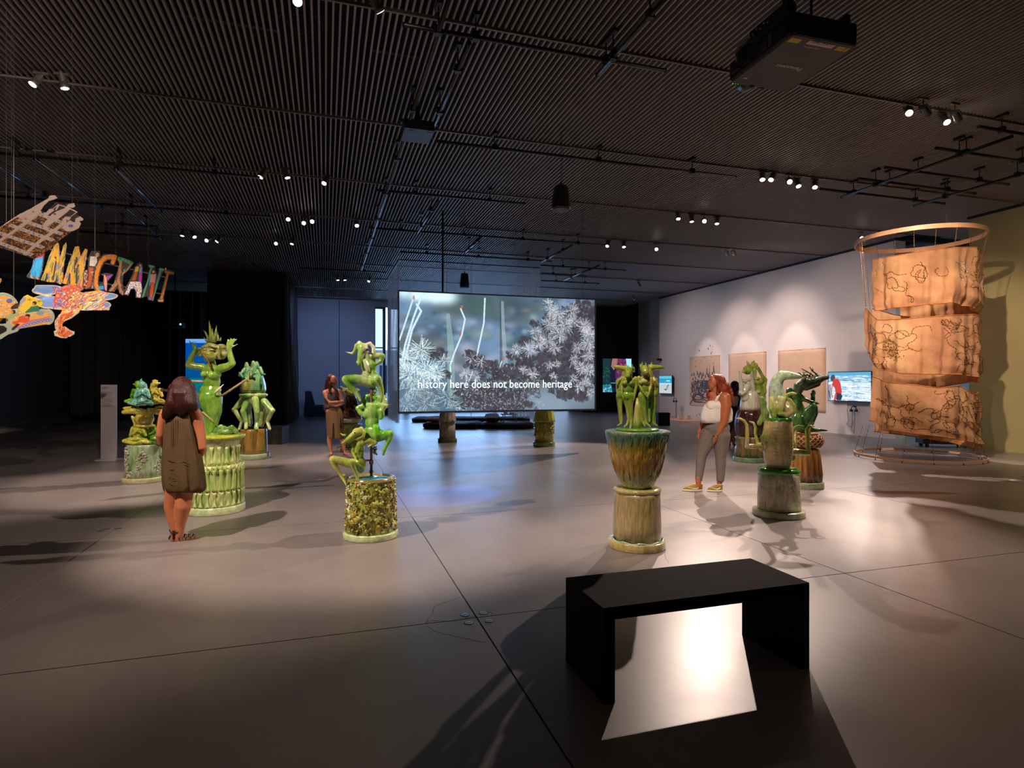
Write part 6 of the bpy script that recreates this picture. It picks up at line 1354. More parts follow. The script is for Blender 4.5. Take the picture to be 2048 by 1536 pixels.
    T1,s1=mk(1.02,aL,span,4.3,[H(504),H(505),H(502),H(499),H(496),H(504),H(514)],[H(612),H(611),H(608),H(606),H(612),H(622),H(628)],H(520,13.2),H(652,13.2),1,.4)
    T2,s2=mk(1.0,aL-dirn*.28,span+.25,5.2,[H(604),H(634),H(636),H(634),H(632),H(629),H(640),H(650)],[H(700),H(738),H(746),H(748),H(748),H(752),H(764),H(762)],H(618,13.2),H(792,13.2),2,.3)
    T3,s3=mk(.97,aL-dirn*.05,span+.02,5.0,[H(752),H(766),H(770),H(776),H(772),H(790),H(786),H(790)],[H(846),H(862),H(868),H(872),H(878),H(886),H(892),H(906)],H(760,13.2),H(862,13.2),3,.0)
    # beads stitched on the front
    ico=MB(); 
    def octa(mb,c,n,r):
        u_=n.orthogonal().normalized(); w_=n.cross(u_); mb.add([c+u_*r,c+w_*r,c-u_*r,c-w_*r,c+n*r,c-n*r],[(0,1,4),(1,2,4),(2,3,4),(3,0,4),(1,0,5),(2,1,5),(3,2,5),(0,3,5)])
    rg=random.Random(77)
    for S,sc,nl,ph in ((T1,s1,30,0),(T2,s2,28,1),(T3,s3,38,2)):
        mb=MB(); mg=MB()
        for l in range(nl):
            s=rg.uniform(.06,.95)*sc; f=rg.uniform(.15,.85); th=rg.uniform(0,6.28); k1=rg.uniform(-.25,.25); L_=rg.randint(26,80)
            for i in range(L_):
                th+=k1*.45+rg.gauss(0,.34); s+=math.cos(th)*.0028; f+=math.sin(th)*.0125
                if not(0.02*sc<s<sc*.99) or not(.06<f<.94): th+=1.7; s=min(max(s,.02*sc),sc*.99); f=min(max(f,.06),.94); continue
                q=S(s,f); n=Vector((q.x,q.y,0)).normalized(); (octa(mg,q+n*.006,n,.007) if i%4==0 else octa(mb,q+n*.006,n,.008))
        for (s0,f0,n_) in (((.22,.62,90),(.20,.5,40)) if ph==1 else (((.72,.25,90),) if ph==2 else ((.93,.6,60),))):
            for _ in range(n_):
                q=S((s0+rg.gauss(0,.03))*sc,f0+rg.gauss(0,.07)); n=Vector((q.x,q.y,0)).normalized(); octa(mg if rg.random()<.6 else mb,q+n*.01,n,.013)
        x=mb.obj('bead_drawing',bead,t); x['kind']='stuff'; x=mg.obj('bead_drawing_gold',gold,t); x['kind']='stuff'
    def string(p0,p1,nm='bead_string',gap=.05):
        mb=MB().tube([p0,p1],.0018,5); d=p1-p0; n=int(d.length/gap)
        for i in range(n): c=p0+d*((i+.5)/n); mb.box(c,(.006,.006,gap*.5))
        mb.obj(nm,bead if rg.random()<.6 else gold,t)
    for i in range(9):
        s=(i+.5)/9*s1; q=T1(s,0); a=math.atan2(q.y,q.x); string(q,Vector((R*math.cos(a),R*math.sin(a),zt)))
    for a in (aR+dirn*.12,aR+dirn*.22,aR+dirn*.3): string(Vector((1.03*math.cos(a),1.03*math.sin(a),H(512))),Vector((R*math.cos(a),R*math.sin(a),zt)))
    for da,vv in ((-.24,604),(-.18,606),(-.27,603),(-.1,612)): a=aL+dirn*da; q=Vector((1.0*math.cos(a),1.0*math.sin(a),H(vv,11.6))); string(q,Vector((R*math.cos(a),R*math.sin(a),zt)))
    for i in range(14):
        a=2*math.pi*i/14; q=Vector((.97*math.cos(a),.97*math.sin(a),.62)); s=((a-(aL-dirn*.05))*dirn)%(2*math.pi)/5.0
        if s<1: q=T3(s,1)
        string(q,Vector((R*math.cos(a),R*math.sin(a),zb)),'anchor_string',.09); MB().box(Vector((R*math.cos(a),R*math.sin(a),.02)),(.012,.012,.04)).obj('peg',M_dk,t)
    for i in range(3):
        a=fa+i*2.094+.4; MB().tube([Vector((R*math.cos(a),R*math.sin(a),zt)),Vector((R*math.cos(a),R*math.sin(a),CZ))],.002,4).obj('hanging_wire',wire,t)
tower()
# ================================================================ HANGING CUT-OUTS AT LEFT
def wires(t,fn,pts,z=5.4,off=Vector((0,0,0))):
    for x,y in pts:
        p=onp(fn,x,y)-t.location; MB().tube([p,Vector((p.x+off.x,p.y+off.y,z-t.location.z))],.0014,4).obj('hanging_wire',mat('steel_wire','#5a5654',.6),t)
def letters():
    A0=Vector((-3.62,9.5,0)); A1=Vector((-2.28,10.46,0)); tn=(A1-A0).normalized(); nrm=Vector((tn.y,-tn.x,0))
    fn=plane_fn((A0.x,A0.y,3),(nrm.x,nrm.y,0),0,360,4.5175); org=onp(fn,900,840)
    t=thing('letter_sign','hanging row of painted figure letters reading IMMIGRANT','sign',org); th=nrm*-.012*-1
    th=Vector(nrm)*-.014; K='#403a34'; RS=1.7
    def letter(x0,y0,x1,y1,paint):
        A=Art(x0,y0,x1,y1,RS); paint(A); return A.mesh('letter',fn,th,PAINT,t,origin=org)
    def back(A,L_,w):
        for pts,ww in L_: A.line(pts,ww+w,K,cut=True)
    og=['#d98a2a','#c9a83a','#8f9a3a','#6a76a8','#7f8f4a','#e0a040']
    def I1(A):
        A.poly([(330,640),(410,640),(395,760),(365,905),(250,885),(240,870),(285,800),(310,700)],K,cut=True); A.poly([(345,655),(398,662),(392,690),(322,712)],'#b01824'); A.poly([(322,710),(390,690),(380,780),(350,880),(272,865),(300,770)],'#2a9fd8'); A.dabs(285,715,385,870,40,['#1b7fb8','#4ab8e8'],30,90,3,105,8); A.poly([(272,868),(290,868),(308,898),(290,896)],'#e08a3a'); A.poly([(318,878),(340,878),(356,900),(336,902)],'#e08a3a')
    letter(235,630,420,915,I1)
    def M1(A,dx=0,dy=0,sx=1):
        f=lambda P:[(420+(x-420)*sx+dx,y+dy) for x,y in P]
        A.poly(f([(500,570),(535,565),(545,700),(575,590),(600,560),(605,600),(580,780),(570,930),(545,945),(505,925),(440,925),(365,905),(400,830),(440,700)]),K,cut=True)
        for P,w in (([(515,580),(470,720),(420,820),(385,905)],30),([(470,720),(450,820),(460,915)],28),([(520,600),(525,730)],30),([(595,570),(560,690),(545,800),(545,930)],28),([(540,690),(510,760),(490,900)],24)): A.line(f(P),w,'#c9a83a',only=True)
        A.dabs(385+dx,570+dy,600+dx,930+dy,170,og,20,60,9,100,16)
        for P in ([(505,740),(480,900)],[(425,850),(412,900)],[(540,610),(548,660)],): A.line(f(P),14,K,only=True)
    letter(360,555,612,952,M1)
    def M2(A):
        A.poly([(680,600),(715,598),(730,690),(770,620),(795,625),(785,700),(760,830),(750,960),(690,950),(640,955),(565,935),(590,860),(625,740)],K,cut=True)
        for P,w in (([(700,612),(650,740),(610,840),(585,930)],34),([(650,760),(660,950)],30),([(715,640),(720,750)],34),([(775,640),(745,740),(730,960)],32)): A.line(P,w,'#d9982a',only=True)
        A.dabs(580,605,790,955,170,og,20,60,9,98,16)
        for P in ([(630,850),(625,930)],[(695,800),(690,930)]): A.line(P,16,K,only=True)
    letter(560,590,800,965,M2)
    def I2(A):
        A.poly([(825,640),(905,640),(912,680),(880,740),(860,830),(850,980),(770,990),(745,960),(752,820),(795,810),(800,700)],K,cut=True)
        A.disc(882,668,24,24,'#2e2622',only=True); A.disc(880,674,17,19,'#c9885a',only=True); A.poly([(815,690),(870,690),(878,740),(855,782),(808,775)],'#d5cfc8',only=True); A.line([(840,720),(875,690)],12,'#c9b8a8',only=True); A.line([(808,782),(852,784)],10,'#3a3630',only=True); A.poly([(805,790),(845,790),(830,900),(815,965),(775,985),(770,975),(800,900)],'#b5572a',only=True)
        A.dabs(758,815,785,955,60,['#d9a02a','#5a76b8','#b5452a','#d5d0c0'],5,14,6,90,90); A.dabs(832,815,852,985,60,['#d9a02a','#5a76b8','#b5452a','#d5d0c0','#3f8a5a'],5,12,6,90,90)
    letter(740,632,918,1000,I2)
    def G(A):
        P=[(1035,700),(1000,690),(950,700),(910,740),(885,800),(868,870),(862,940),(885,985)]; A.line(P,62,K,cut=True); A.line([(1035,700),(1020,750)],50,K,cut=True); A.poly([(885,940),(930,930),(940,870),(905,850),(960,838),(1028,850),(1000,890),(975,920),(970,1010),(950,1000),(900,1000)],K,cut=True)
        A.line(P,36,'#d9882a',only=True); A.line([(1035,705),(1018,748)],30,'#d9882a',only=True)
        for (x,y) in P[:-1]: A.dabs(x-22,y-30,x+16,y+26,12,['#e8a840','#8a5218','#c97420'],8,20,4,60,40)
        A.poly([(880,960),(935,955),(940,985),(905,992)],'#2f9fc9',only=True); A.poly([(940,870),(962,880),(968,940),(962,1010),(948,990),(940,940)],'#c98ab0',only=True); A.poly([(960,870),(1025,852),(985,895),(968,905)],'#9a4ab0',only=True); A.disc(930,870,14,12,'#c9425a',only=True); A.line([(945,860),(958,900),(958,960)],10,'#e0a83a',only=True)
    letter(838,668,1062,1016,G)
    def Rr(A):
        A.poly([(1065,690),(1110,700),(1150,715),(1205,740),(1200,770),(1150,830),(1120,850),(1110,920),(1125,1020),(1115,1045),(1085,1030),(1060,980),(1030,1010),(975,1010),(985,990),(1030,930),(1055,850),(1080,760),(1062,730)],K,cut=True)
        A.line([(1090,740),(1080,840),(1060,930),(1000,1000)],24,'#a87a52',only=True); A.line([(1075,900),(1085,980),(1105,1030)],22,'#a87a52',only=True); A.line([(1110,845),(1150,810),(1185,760)],14,'#a87a52',only=True)
        for x,y,r in ((1085,715,22),(1120,720,18),(1150,735,18),(1180,745,22),(1130,815,14)): A.disc(x,y,r*1.2,r*.8,'#4a9a6a',only=True); A.disc(x+4,y-3,r*.5,r*.4,'#2f6a4a',only=True)
        A.dabs(1000,760,1120,1030,60,['#c9a078','#7a5232'],8,22,4,100,15)
    letter(968,684,1212,1052,Rr)
    def Aa(A):
        A.poly([(1260,740),(1290,755),(1292,830),(1278,930),(1290,1000),(1272,1070),(1225,1065),(1228,1020),(1215,985),(1185,990),(1165,1045),(1120,1040),(1112,1010),(1150,950),(1200,850),(1215,790)],K,cut=True)
        A.disc(1270,765,15,18,'#2e2622',only=True); A.disc(1268,772,10,12,'#c98a62',only=True); A.poly([(1228,785),(1255,780),(1250,825),(1215,830)],'#d9b82a',only=True); A.poly([(1262,790),(1285,785),(1280,840),(1258,838)],'#7f96c9',only=True); A.poly([(1218,832),(1245,830),(1225,905),(1190,910)],'#b5572a',only=True); A.poly([(1258,842),(1285,840),(1282,925),(1252,930)],'#b03ab0',only=True)
        A.poly([(1178,918),(1275,920),(1282,1000),(1268,1062),(1235,1058),(1235,1010),(1212,975),(1180,985),(1158,1035),(1128,1030)],'#e0dcd4',only=True); A.dabs(1130,920,1280,1060,70,['#2e4fa0','#3a62b8','#c9842a'],8,16,5,40,60)
    letter(1108,734,1298,1078,Aa)
    def Nn(A):
        A.poly([(1340,765),(1400,775),(1420,870),(1440,795),(1485,800),(1478,830),(1445,900),(1400,1040),(1385,1095),(1340,1085),(1330,1050),(1300,1060),(1275,1070),(1290,1020),(1330,920),(1355,800)],K,cut=True)
        A.line([(1368,785),(1340,900),(1290,1055)],16,'#4a9a72',only=True); A.line([(1455,805),(1420,930),(1385,1090)],16,'#4a9a72',only=True)
        for x,y in ((1352,775),(1380,780),(1450,805),(1470,812)): A.disc(x,y,14,11,'#5aa880',only=True)
        A.disc(1385,820,16,18,'#2e2622',only=True); A.disc(1386,828,11,12,'#c98a62',only=True); A.poly([(1362,850),(1405,850),(1400,930),(1360,925)],'#d98a82',only=True); A.line([(1360,860),(1352,950)],8,'#7f8fc9',only=True); A.line([(1408,850),(1398,930)],9,'#7f8fc9',only=True); A.poly([(1365,930),(1395,932),(1378,1060),(1352,1060)],'#c9572a',only=True); A.poly([(1345,1062),(1380,1062),(1372,1082),(1342,1080)],'#7a5ab8',only=True)
    letter(1270,758,1492,1100,Nn)
    def Tt(A):
        A.poly([(1485,815),(1495,800),(1575,828),(1578,850),(1560,862),(1525,858),(1480,1060),(1482,1095),(1465,1108),(1425,1100),(1425,1080),(1448,1060),(1500,850),(1482,840)],K,cut=True)
        A.poly([(1492,822),(1570,835),(1568,850),(1490,838)],'#b5762a',only=True); A.line([(1516,850),(1490,960),(1460,1070)],18,'#b5762a',only=True); A.poly([(1430,1085),(1475,1080),(1476,1098),(1432,1098)],'#c9883a',only=True); A.disc(1497,804,6,14,'#e8a83a',cut=True); A.dabs(1440,840,1520,1090,40,['#d99a42','#8a5218'],4,10,4,20,40)
    letter(1420,788,1584,1112,Tt)
    rl=mat('rail_grey','#6e6a68',.5); f2=plane_fn((A0.x-nrm.x*.05,A0.y-nrm.y*.05,3),(nrm.x,nrm.y,0),0,360,4.5175)
    for pts in (((430,620),(640,675),(800,715),(1000,765),(1500,880)),((360,820),(560,860),(980,940),(1120,965),(1460,1030))):
        MB().tube([onp(f2,x,y)-org for x,y in pts],.011,6).obj('rail',rl,t)
    wires(t,f2,[(520,560+80),(1045,770),(1158,800),(1340,860),(1450,880),(700,690)])
letters()
def basket():
    # a board that leans out over the visitors: tilted plane
    c=un(80,455,6.3); n=Vector((.20,-.80,-.56)).normalized()
    fn=plane_fn(c,n,0,380,10.24); org=c
    t=thing('hanging_board','leaning cut-out board with white bearers and an orange and dark woven basket pattern','cut-out',org)
    A=Art(-260,90,1730,1430,5.5); Wc='#dcc8ba'; K='#453f3a'; O='#c9863a'
    A.poly([(-260,930),(0,770),(390,500),(640,370),(990,165),(1000,130),(1060,112),(1130,115),(1180,170),(1140,200),(1000,240),(900,330),(850,440),(930,470),(1130,260),(1300,300),(1380,285),(1520,275),(1540,340),(1500,370),(1430,370),(1590,455),(1570,520),(1640,545),(1715,600),(1700,630),(1630,640),(1660,700),(1620,780),(1540,830),(1470,860),(1230,1030),(1150,1110),(900,1300),(700,1410),(500,1340),(0,1180),(-260,1100)],K,cut=True)
    A.poly([(-260,935),(0,775),(390,505),(640,375),(990,170),(1005,130),(1060,112),(1130,115),(1178,170),(1100,195),(1000,225),(900,320),(830,420),(640,600),(400,600),(360,560),(0,800),(-260,960)],Wc,only=True)
    # rows of dark ground with orange flecks, white bands with blue, two rails
    A.poly([(0,770),(360,555),(600,640),(1300,880),(1470,860),(1150,1110),(700,1410),(0,1180),(-260,1100),(-260,900)],K,only=True)
    A.dabs(-260,560,1450,1400,1500,['#d9903a','#c97a2a','#e0a450','#a85f22'],12,42,11,20,70)
    A.C[(A.X+A.Y*0<380)&(A.Y<A.X*-.0+0)]=0
    def band(x0,y0,x1,y1,w):
        d=np.array([x1-x0,y1-y0]); d=d/np.hypot(*d); nn_=np.array([.83,-.55])*w; P=[(x0,y0),(x1,y1),(x1-nn_[0],y1-nn_[1]),(x0-nn_[0],y0-nn_[1])]; A.poly(P,Wc,only=True)
        L_=math.hypot(x1-x0,y1-y0); k=int(L_/110)
        for i in range(k):
            q=(i+.5)/k; cx,cy=x0+(x1-x0)*q-nn_[0]*.5,y0+(y1-y0)*q-nn_[1]*.5
            for _ in range(7): A.disc(cx+RNG.uniform(-34,34),cy+RNG.uniform(-16,16),RNG.uniform(5,16),RNG.uniform(3,8),['#4a5fa8','#2f4590','#8f9cc9'][RNG.integers(3)],only=True,rot=RNG.uniform(0,180))
    for x0,y0,x1,y1 in ((420,570,1310,880),(230,690,1130,1010),(0,850,930,1160),(-260,950,700,1310),(-260,1090,560,1350),(660,400,1300,640)): band(x0,y0,x1,y1,88)
    for P in ([(-200,1160),(0,1040),(300,840),(560,640),(700,560),(820,460)],[(500,1330),(800,1060),(1000,920),(1200,760),(1330,660)]):
        A.line(P,66,Wc,only=True)
        for (a,b) in zip(P[:-1],P[1:]): A.line([a,b],3,'#b09c8c',only=True)
    A.line([(-30,1090),(560,700),(840,470)],12,'#a8907c',only=True)
    # the bearers
    A.poly([(1060,500),(1150,440),(1330,370),(1400,290),(1520,275),(1540,340),(1500,370),(1430,400),(1380,450),(1200,590),(1060,690),(900,800),(880,700)],Wc,only=True); A.poly([(880,480),(980,390),(1060,385),(1120,410),(1000,500),(960,540)],Wc,only=True); A.line([(1070,400),(1190,300),(1300,330),(1420,380),(1590,460)],16,Wc,only=True); A.line([(1560,460),(1440,550)],12,Wc,only=True); A.line([(1200,310),(1150,400)],34,Wc,only=True)
    A.poly([(1270,620),(1340,540),(1460,560),(1430,600),(1360,650)],Wc,only=True); A.poly([(1540,580),(1640,545),(1712,600),(1695,630),(1640,640),(1660,700),(1620,780),(1500,840),(1370,850),(1300,800),(1250,780),(1400,640),(1540,660)],Wc,only=True); A.poly([(1400,640),(1440,625),(1500,660),(1500,780),(1340,800)],Wc,only=True)
    A.disc(1450,735,52,28,'#5f7ac0',only=True); A.disc(1455,680,6,6,'#2a2624',only=True); A.disc(1500,710,5,5,'#2a2624',only=True)
    for x,y,a,b in ((1000,430,90,30),(1250,560,60,25),(1430,520,26,20)): A.disc(x+120,y+60,a*.3,b*.5,K,only=True)
    A.mesh('board',fn,-n*.016,PAINT,t,origin=org)
    wires(t,fn,[(235,600),(130,700),(1480,760)])
basket()
def tree():
    c=un(150,600,7.6); n=Vector((.15,-.95,-.12)).normalized(); fn=plane_fn(c,n,0,530,8.533); org=c
    t=thing('hanging_tree','blue-cloud cut-out with a fiery orange tree trunk, hung under the letters','cut-out',org)
    A=Art(530,330,2015,1250,4.2); T='#b5a888'; B='#5f86c0'
    blobs=[(820,430,280,90),(760,600,230,90),(820,670,160,80),(960,690,120,70),(1500,540,520,75),(1780,540,230,70),(1700,690,200,85),(1500,700,300,80),(1200,600,300,170)]
    for x,y,a,b in blobs: A.disc(x,y,a,b,T,cut=True,rot=-2)
    A.line([(640,400),(900,400)],120,T,cut=True)
    for i in range(9): A.disc(760+i*42,715+min(30,i*5),30,26,T,cut=True)
    for i in range(9): A.disc(1400+i*55,745,36,34,T,cut=True)
    for x,y,a,b in blobs: A.disc(x,y-6,a-26,b-24,B,only=True,rot=-2)
    A.line([(640,395),(900,395)],76,B,only=True)
    for k in range(9):
        for cx,cy,w_ in ((640,400,1),(700,600,1),(1700,680,-1),(1800,530,-1)):
            P=[(cx+w_*(40+k*26)*math.cos(a)*1.6,cy+(10+k*9)*math.sin(a)) for a in np.linspace(-1.4,.6,10)]; A.line(P,3.5,'#8fb0dc',only=True)
    for i in range(8): A.disc(620+i*28,470+i*8,22,16,'#c9bfa0',only=True)
    # trunk and roots
    A.line([(1300,780),(1180,840),(1060,900),(1000,980),(1000,1060),(1040,1120),(1100,1180)],[120,170,150,140,130,150,160],T,cut=True); A.poly([(915,1130),(960,1110),(1100,1040),(1200,1110),(1275,1140),(1270,1185),(1200,1225),(1040,1248),(930,1210)],T,cut=True)
    A.line([(1280,760),(1180,830),(1080,890),(1030,970),(1040,1060),(1080,1130),(1120,1180)],[90,130,105,90,90,110,110],'#b5572a',only=True); A.poly([(950,1160),(1080,1080),(1200,1140),(1250,1160),(1180,1205),(1040,1225)],'#b5572a',only=True)
    A.dabs(960,860,1240,1220,170,['#7a2e18','#d97a3a','#e09a5a','#5a1e12'],16,60,6,100,40)
    # bloom and flame strokes
    A.disc(1180,420,150,80,'#b5493a',cut=True); A.disc(1300,400,130,60,'#b5493a',cut=True)
    A.poly([(1210,600),(1300,480),(1700,430),(1850,470),(1800,540),(1600,600),(1400,640),(1320,780),(1120,840),(1030,830),(1060,760),(1180,680)],'#d9652a',cut=True)
    A.dabs(1050,460,1760,830,520,['#e0a02a','#d9d03a','#c9352a','#e87a3a','#e0b8a0','#7a4a9a','#9ac04a','#e8c84a','#5a86c0','#f0e0d0'],30,95,12,-32,10)
    A.dabs(900,360,1420,740,380,['#b5352a','#d96a3a','#8a2a2a','#c94a5a','#3f6a4a','#6a3a6a','#d9955a'],12,40,11,0,180)
    for x,y,r in ((985,525,60),(960,620,40),(1220,430,50),(1130,560,50),(1160,470,46)):
        for q in range(5): A.disc(x,y,r*(1-q*.18),r*(1-q*.18)*.9,['#c9402f','#8a2430','#e07a52','#5a6a3a','#e0a060'][q],only=True)
    A.line([(950,640),(1040,690),(1100,740)],8,'#6a2a20',only=True)
    A.mesh('board',fn,-n*.016,PAINT,t,origin=org); wires(t,fn,[(600,370),(1620,480)])
tree()
def butterfly():
    c=un(40,610,6.6); n=Vector((.25,-.92,-.2)).normalized(); fn=plane_fn(c,n,0,530,8.533); org=c
    t=thing('hanging_butterfly','yellow butterfly cut-out painted with people, hung at the left edge','cut-out',org)
    A=Art(-420,130,945,1290,4.2); T='#9fae9a'; Y='#e0a84a'
    A.disc(90,700,260,210,T,cut=True,rot=35); A.disc(-150,760,260,260,T,cut=True); A.poly([(0,1280),(140,1190),(300,1140),(330,1100),(140,1000),(-200,1000),(-300,1200)],T,cut=True); A.line([(250,960),(600,880),(800,880)],[300,300,240],T,cut=True); A.disc(820,890,115,135,T,cut=True)
    for i in range(9): A.disc(360+i*56,1060-i*9,46,26,'#d9a82a',cut=True)
    A.poly([(340,620),(400,540),(470,508),(560,550),(700,590),(738,650),(720,700),(560,800),(320,860),(330,700)],'#e8c83a',cut=True); A.poly([(340,620),(400,540),(450,560),(440,600),(340,700)],'#a8a0a8',only=True)
    A.disc(90,710,215,170,Y,only=True,rot=35); A.disc(-150,780,220,210,Y,only=True); A.line([(280,950),(600,890),(790,890)],[210,210,150],Y,only=True); A.disc(800,900,80,95,Y,only=True)
    for _ in range(260):
        x,y=RNG.uniform(-380,900),RNG.uniform(500,1000)
        if 300<x<720 and y<800: continue
        r=RNG.uniform(7,12); A.disc(x,y,r*1.2,r*1.2,'#e8dcc8',only=True); A.disc(x,y,r*.7,r*.7,'#3f4f9a',only=True)
    A.line([(330,1080),(420,1030),(520,990),(660,960),(860,930)],64,'#8f8fc0',only=True); A.line([(300,1070),(420,1000),(520,950),(700,920),(850,880)],16,'#d96a5a',only=True)
    for i in range(8): A.disc(410+i*58,1035-i*13,22,22,'#3f4fa0',only=True); A.disc(410+i*58,1035-i*13,12,12,'#d5c8d8',only=True)
    A.disc(160,615,52,40,'#3f76c0',only=True); A.disc(140,630,22,20,'#c9352a',only=True); A.disc(685,820,62,42,'#8a96a0',only=True)
    A.dabs(-100,620,330,880,50,['#e8b83a','#c98a2a','#e8d8b8'],20,60,10,30,60)
    # people painted on it
    A.poly([(530,710),(640,690),(710,740),(650,790),(560,800),(450,820),(420,810),(500,740)],'#2f7a5a',only=True); A.disc(590,650,36,32,'#2b221e',only=True); A.disc(572,672,20,22,'#c9885a',only=True)
    A.poly([(330,880),(450,860),(510,880),(500,960),(420,990),(330,980),(270,1030),(200,990),(220,960),(300,950)],'#d9552f',only=True); A.disc(475,862,42,26,'#2e1f1a',only=True); A.disc(455,890,24,20,'#c9885a',only=True); A.poly([(290,1000),(345,1010),(240,1110),(190,1110),(210,1070)],'#2a2438',only=True)
    A.poly([(120,860),(200,820),(290,800),(320,840),(200,920),(130,930)],'#9ab07a',only=True); A.disc(232,800,36,34,'#2b221e',only=True); A.disc(208,806,20,22,'#c9885a',only=True); A.poly([(-60,910),(100,900),(150,940),(60,1010),(-80,1010)],'#6a4a1e',only=True)
    A.poly([(180,720),(260,660),(330,640),(310,740),(200,760)],'#3a302c',only=True)
    for x,y in ((500,590),(665,620)):
        for q in range(5): a=q*1.26; A.line([(x,y),(x+40*math.cos(a),y+26*math.sin(a))],7,'#3f6a2a',only=True)
    A.poly([(-60,1030),(60,1035),(120,1080),(110,1130),(0,1190),(-80,1190)],'#0b0a0a',only=True)
    A.mesh('board',fn,-n*.016,PAINT,t,origin=org); wires(t,fn,[(235,560)])
    A=Art(-120,130,165,510,4.2); A.poly([(-120,330),(0,215),(85,140),(105,160),(95,220),(20,310),(60,320),(95,285),(120,290),(110,320),(150,330),(150,380),(110,440),(20,500),(-120,490)],'#e0903a',cut=True); A.dabs(-120,140,150,500,90,['#d9652a','#e8b04a','#c9b8d0','#e87a3a'],20,60,9,-40,20); A.line([(0,260),(60,190)],12,'#3a2a22',only=True)
    dvv=Vector((n.x,n.y,0))*.45
    fn0=fn; fn=lambda X,Y:fn0(X,Y)+np.array(dvv)[None]
    t2=thing('hanging_wing','small orange wing-shaped cut-out above the butterfly at the left edge','cut-out',org+Vector((0,-.1,.2))); A.mesh('board',fn,-n*.016,PAINT,t2,origin=org+Vector((0,-.1,.2)))
    wires(t2,fn,[(40,250)])
butterfly()
# ================================================================ PEOPLE
SKIN=lambda n,c:mat(n,c,.5,sub=.15,var=.05,scale=6)
def rings_from(v,rows,n=40,wr=.0,seed=0):
    """rows: (y, xl, xr, depth_halfwidth, depth_centre) in window pixels -> horizontal elliptical rings"""
    rg=random.Random(seed); p1,p2,p3=[rg.uniform(0,6) for _ in range(3)]; out=[]
    for ri,row in enumerate(rows):
        y,xl,xr,dh,dc=row[:5]; w_=row[5] if len(row)>5 else 1; ring=[]
        for i in range(n):
            a=2*math.pi*i/n; k=1+wr*w_*(math.sin(7*a+p1+ri*.25)+.6*math.sin(12*a+p2-ri*.3)+.3*math.sin(19*a+p3))
            ring.append(v((xl+xr)/2+(xr-xl)/2*math.cos(a)*k,y,dc-dh*math.sin(a)*k))
        out.append(ring)
    return out
def cloth(name,v,rows,m,t,wr=.02,seed=0,caps=(True,False),solid=.004,sub=1,n=48):
    o=MB().loft(rings_from(v,rows,n,wr,seed),*caps).obj(name,m,t,True)
    s=o.modifiers.new('s','SOLIDIFY'); s.thickness=solid; s.offset=-1
    q=o.modifiers.new('b','SUBSURF'); q.levels=q.render_levels=sub; LIVE.append(o); return o
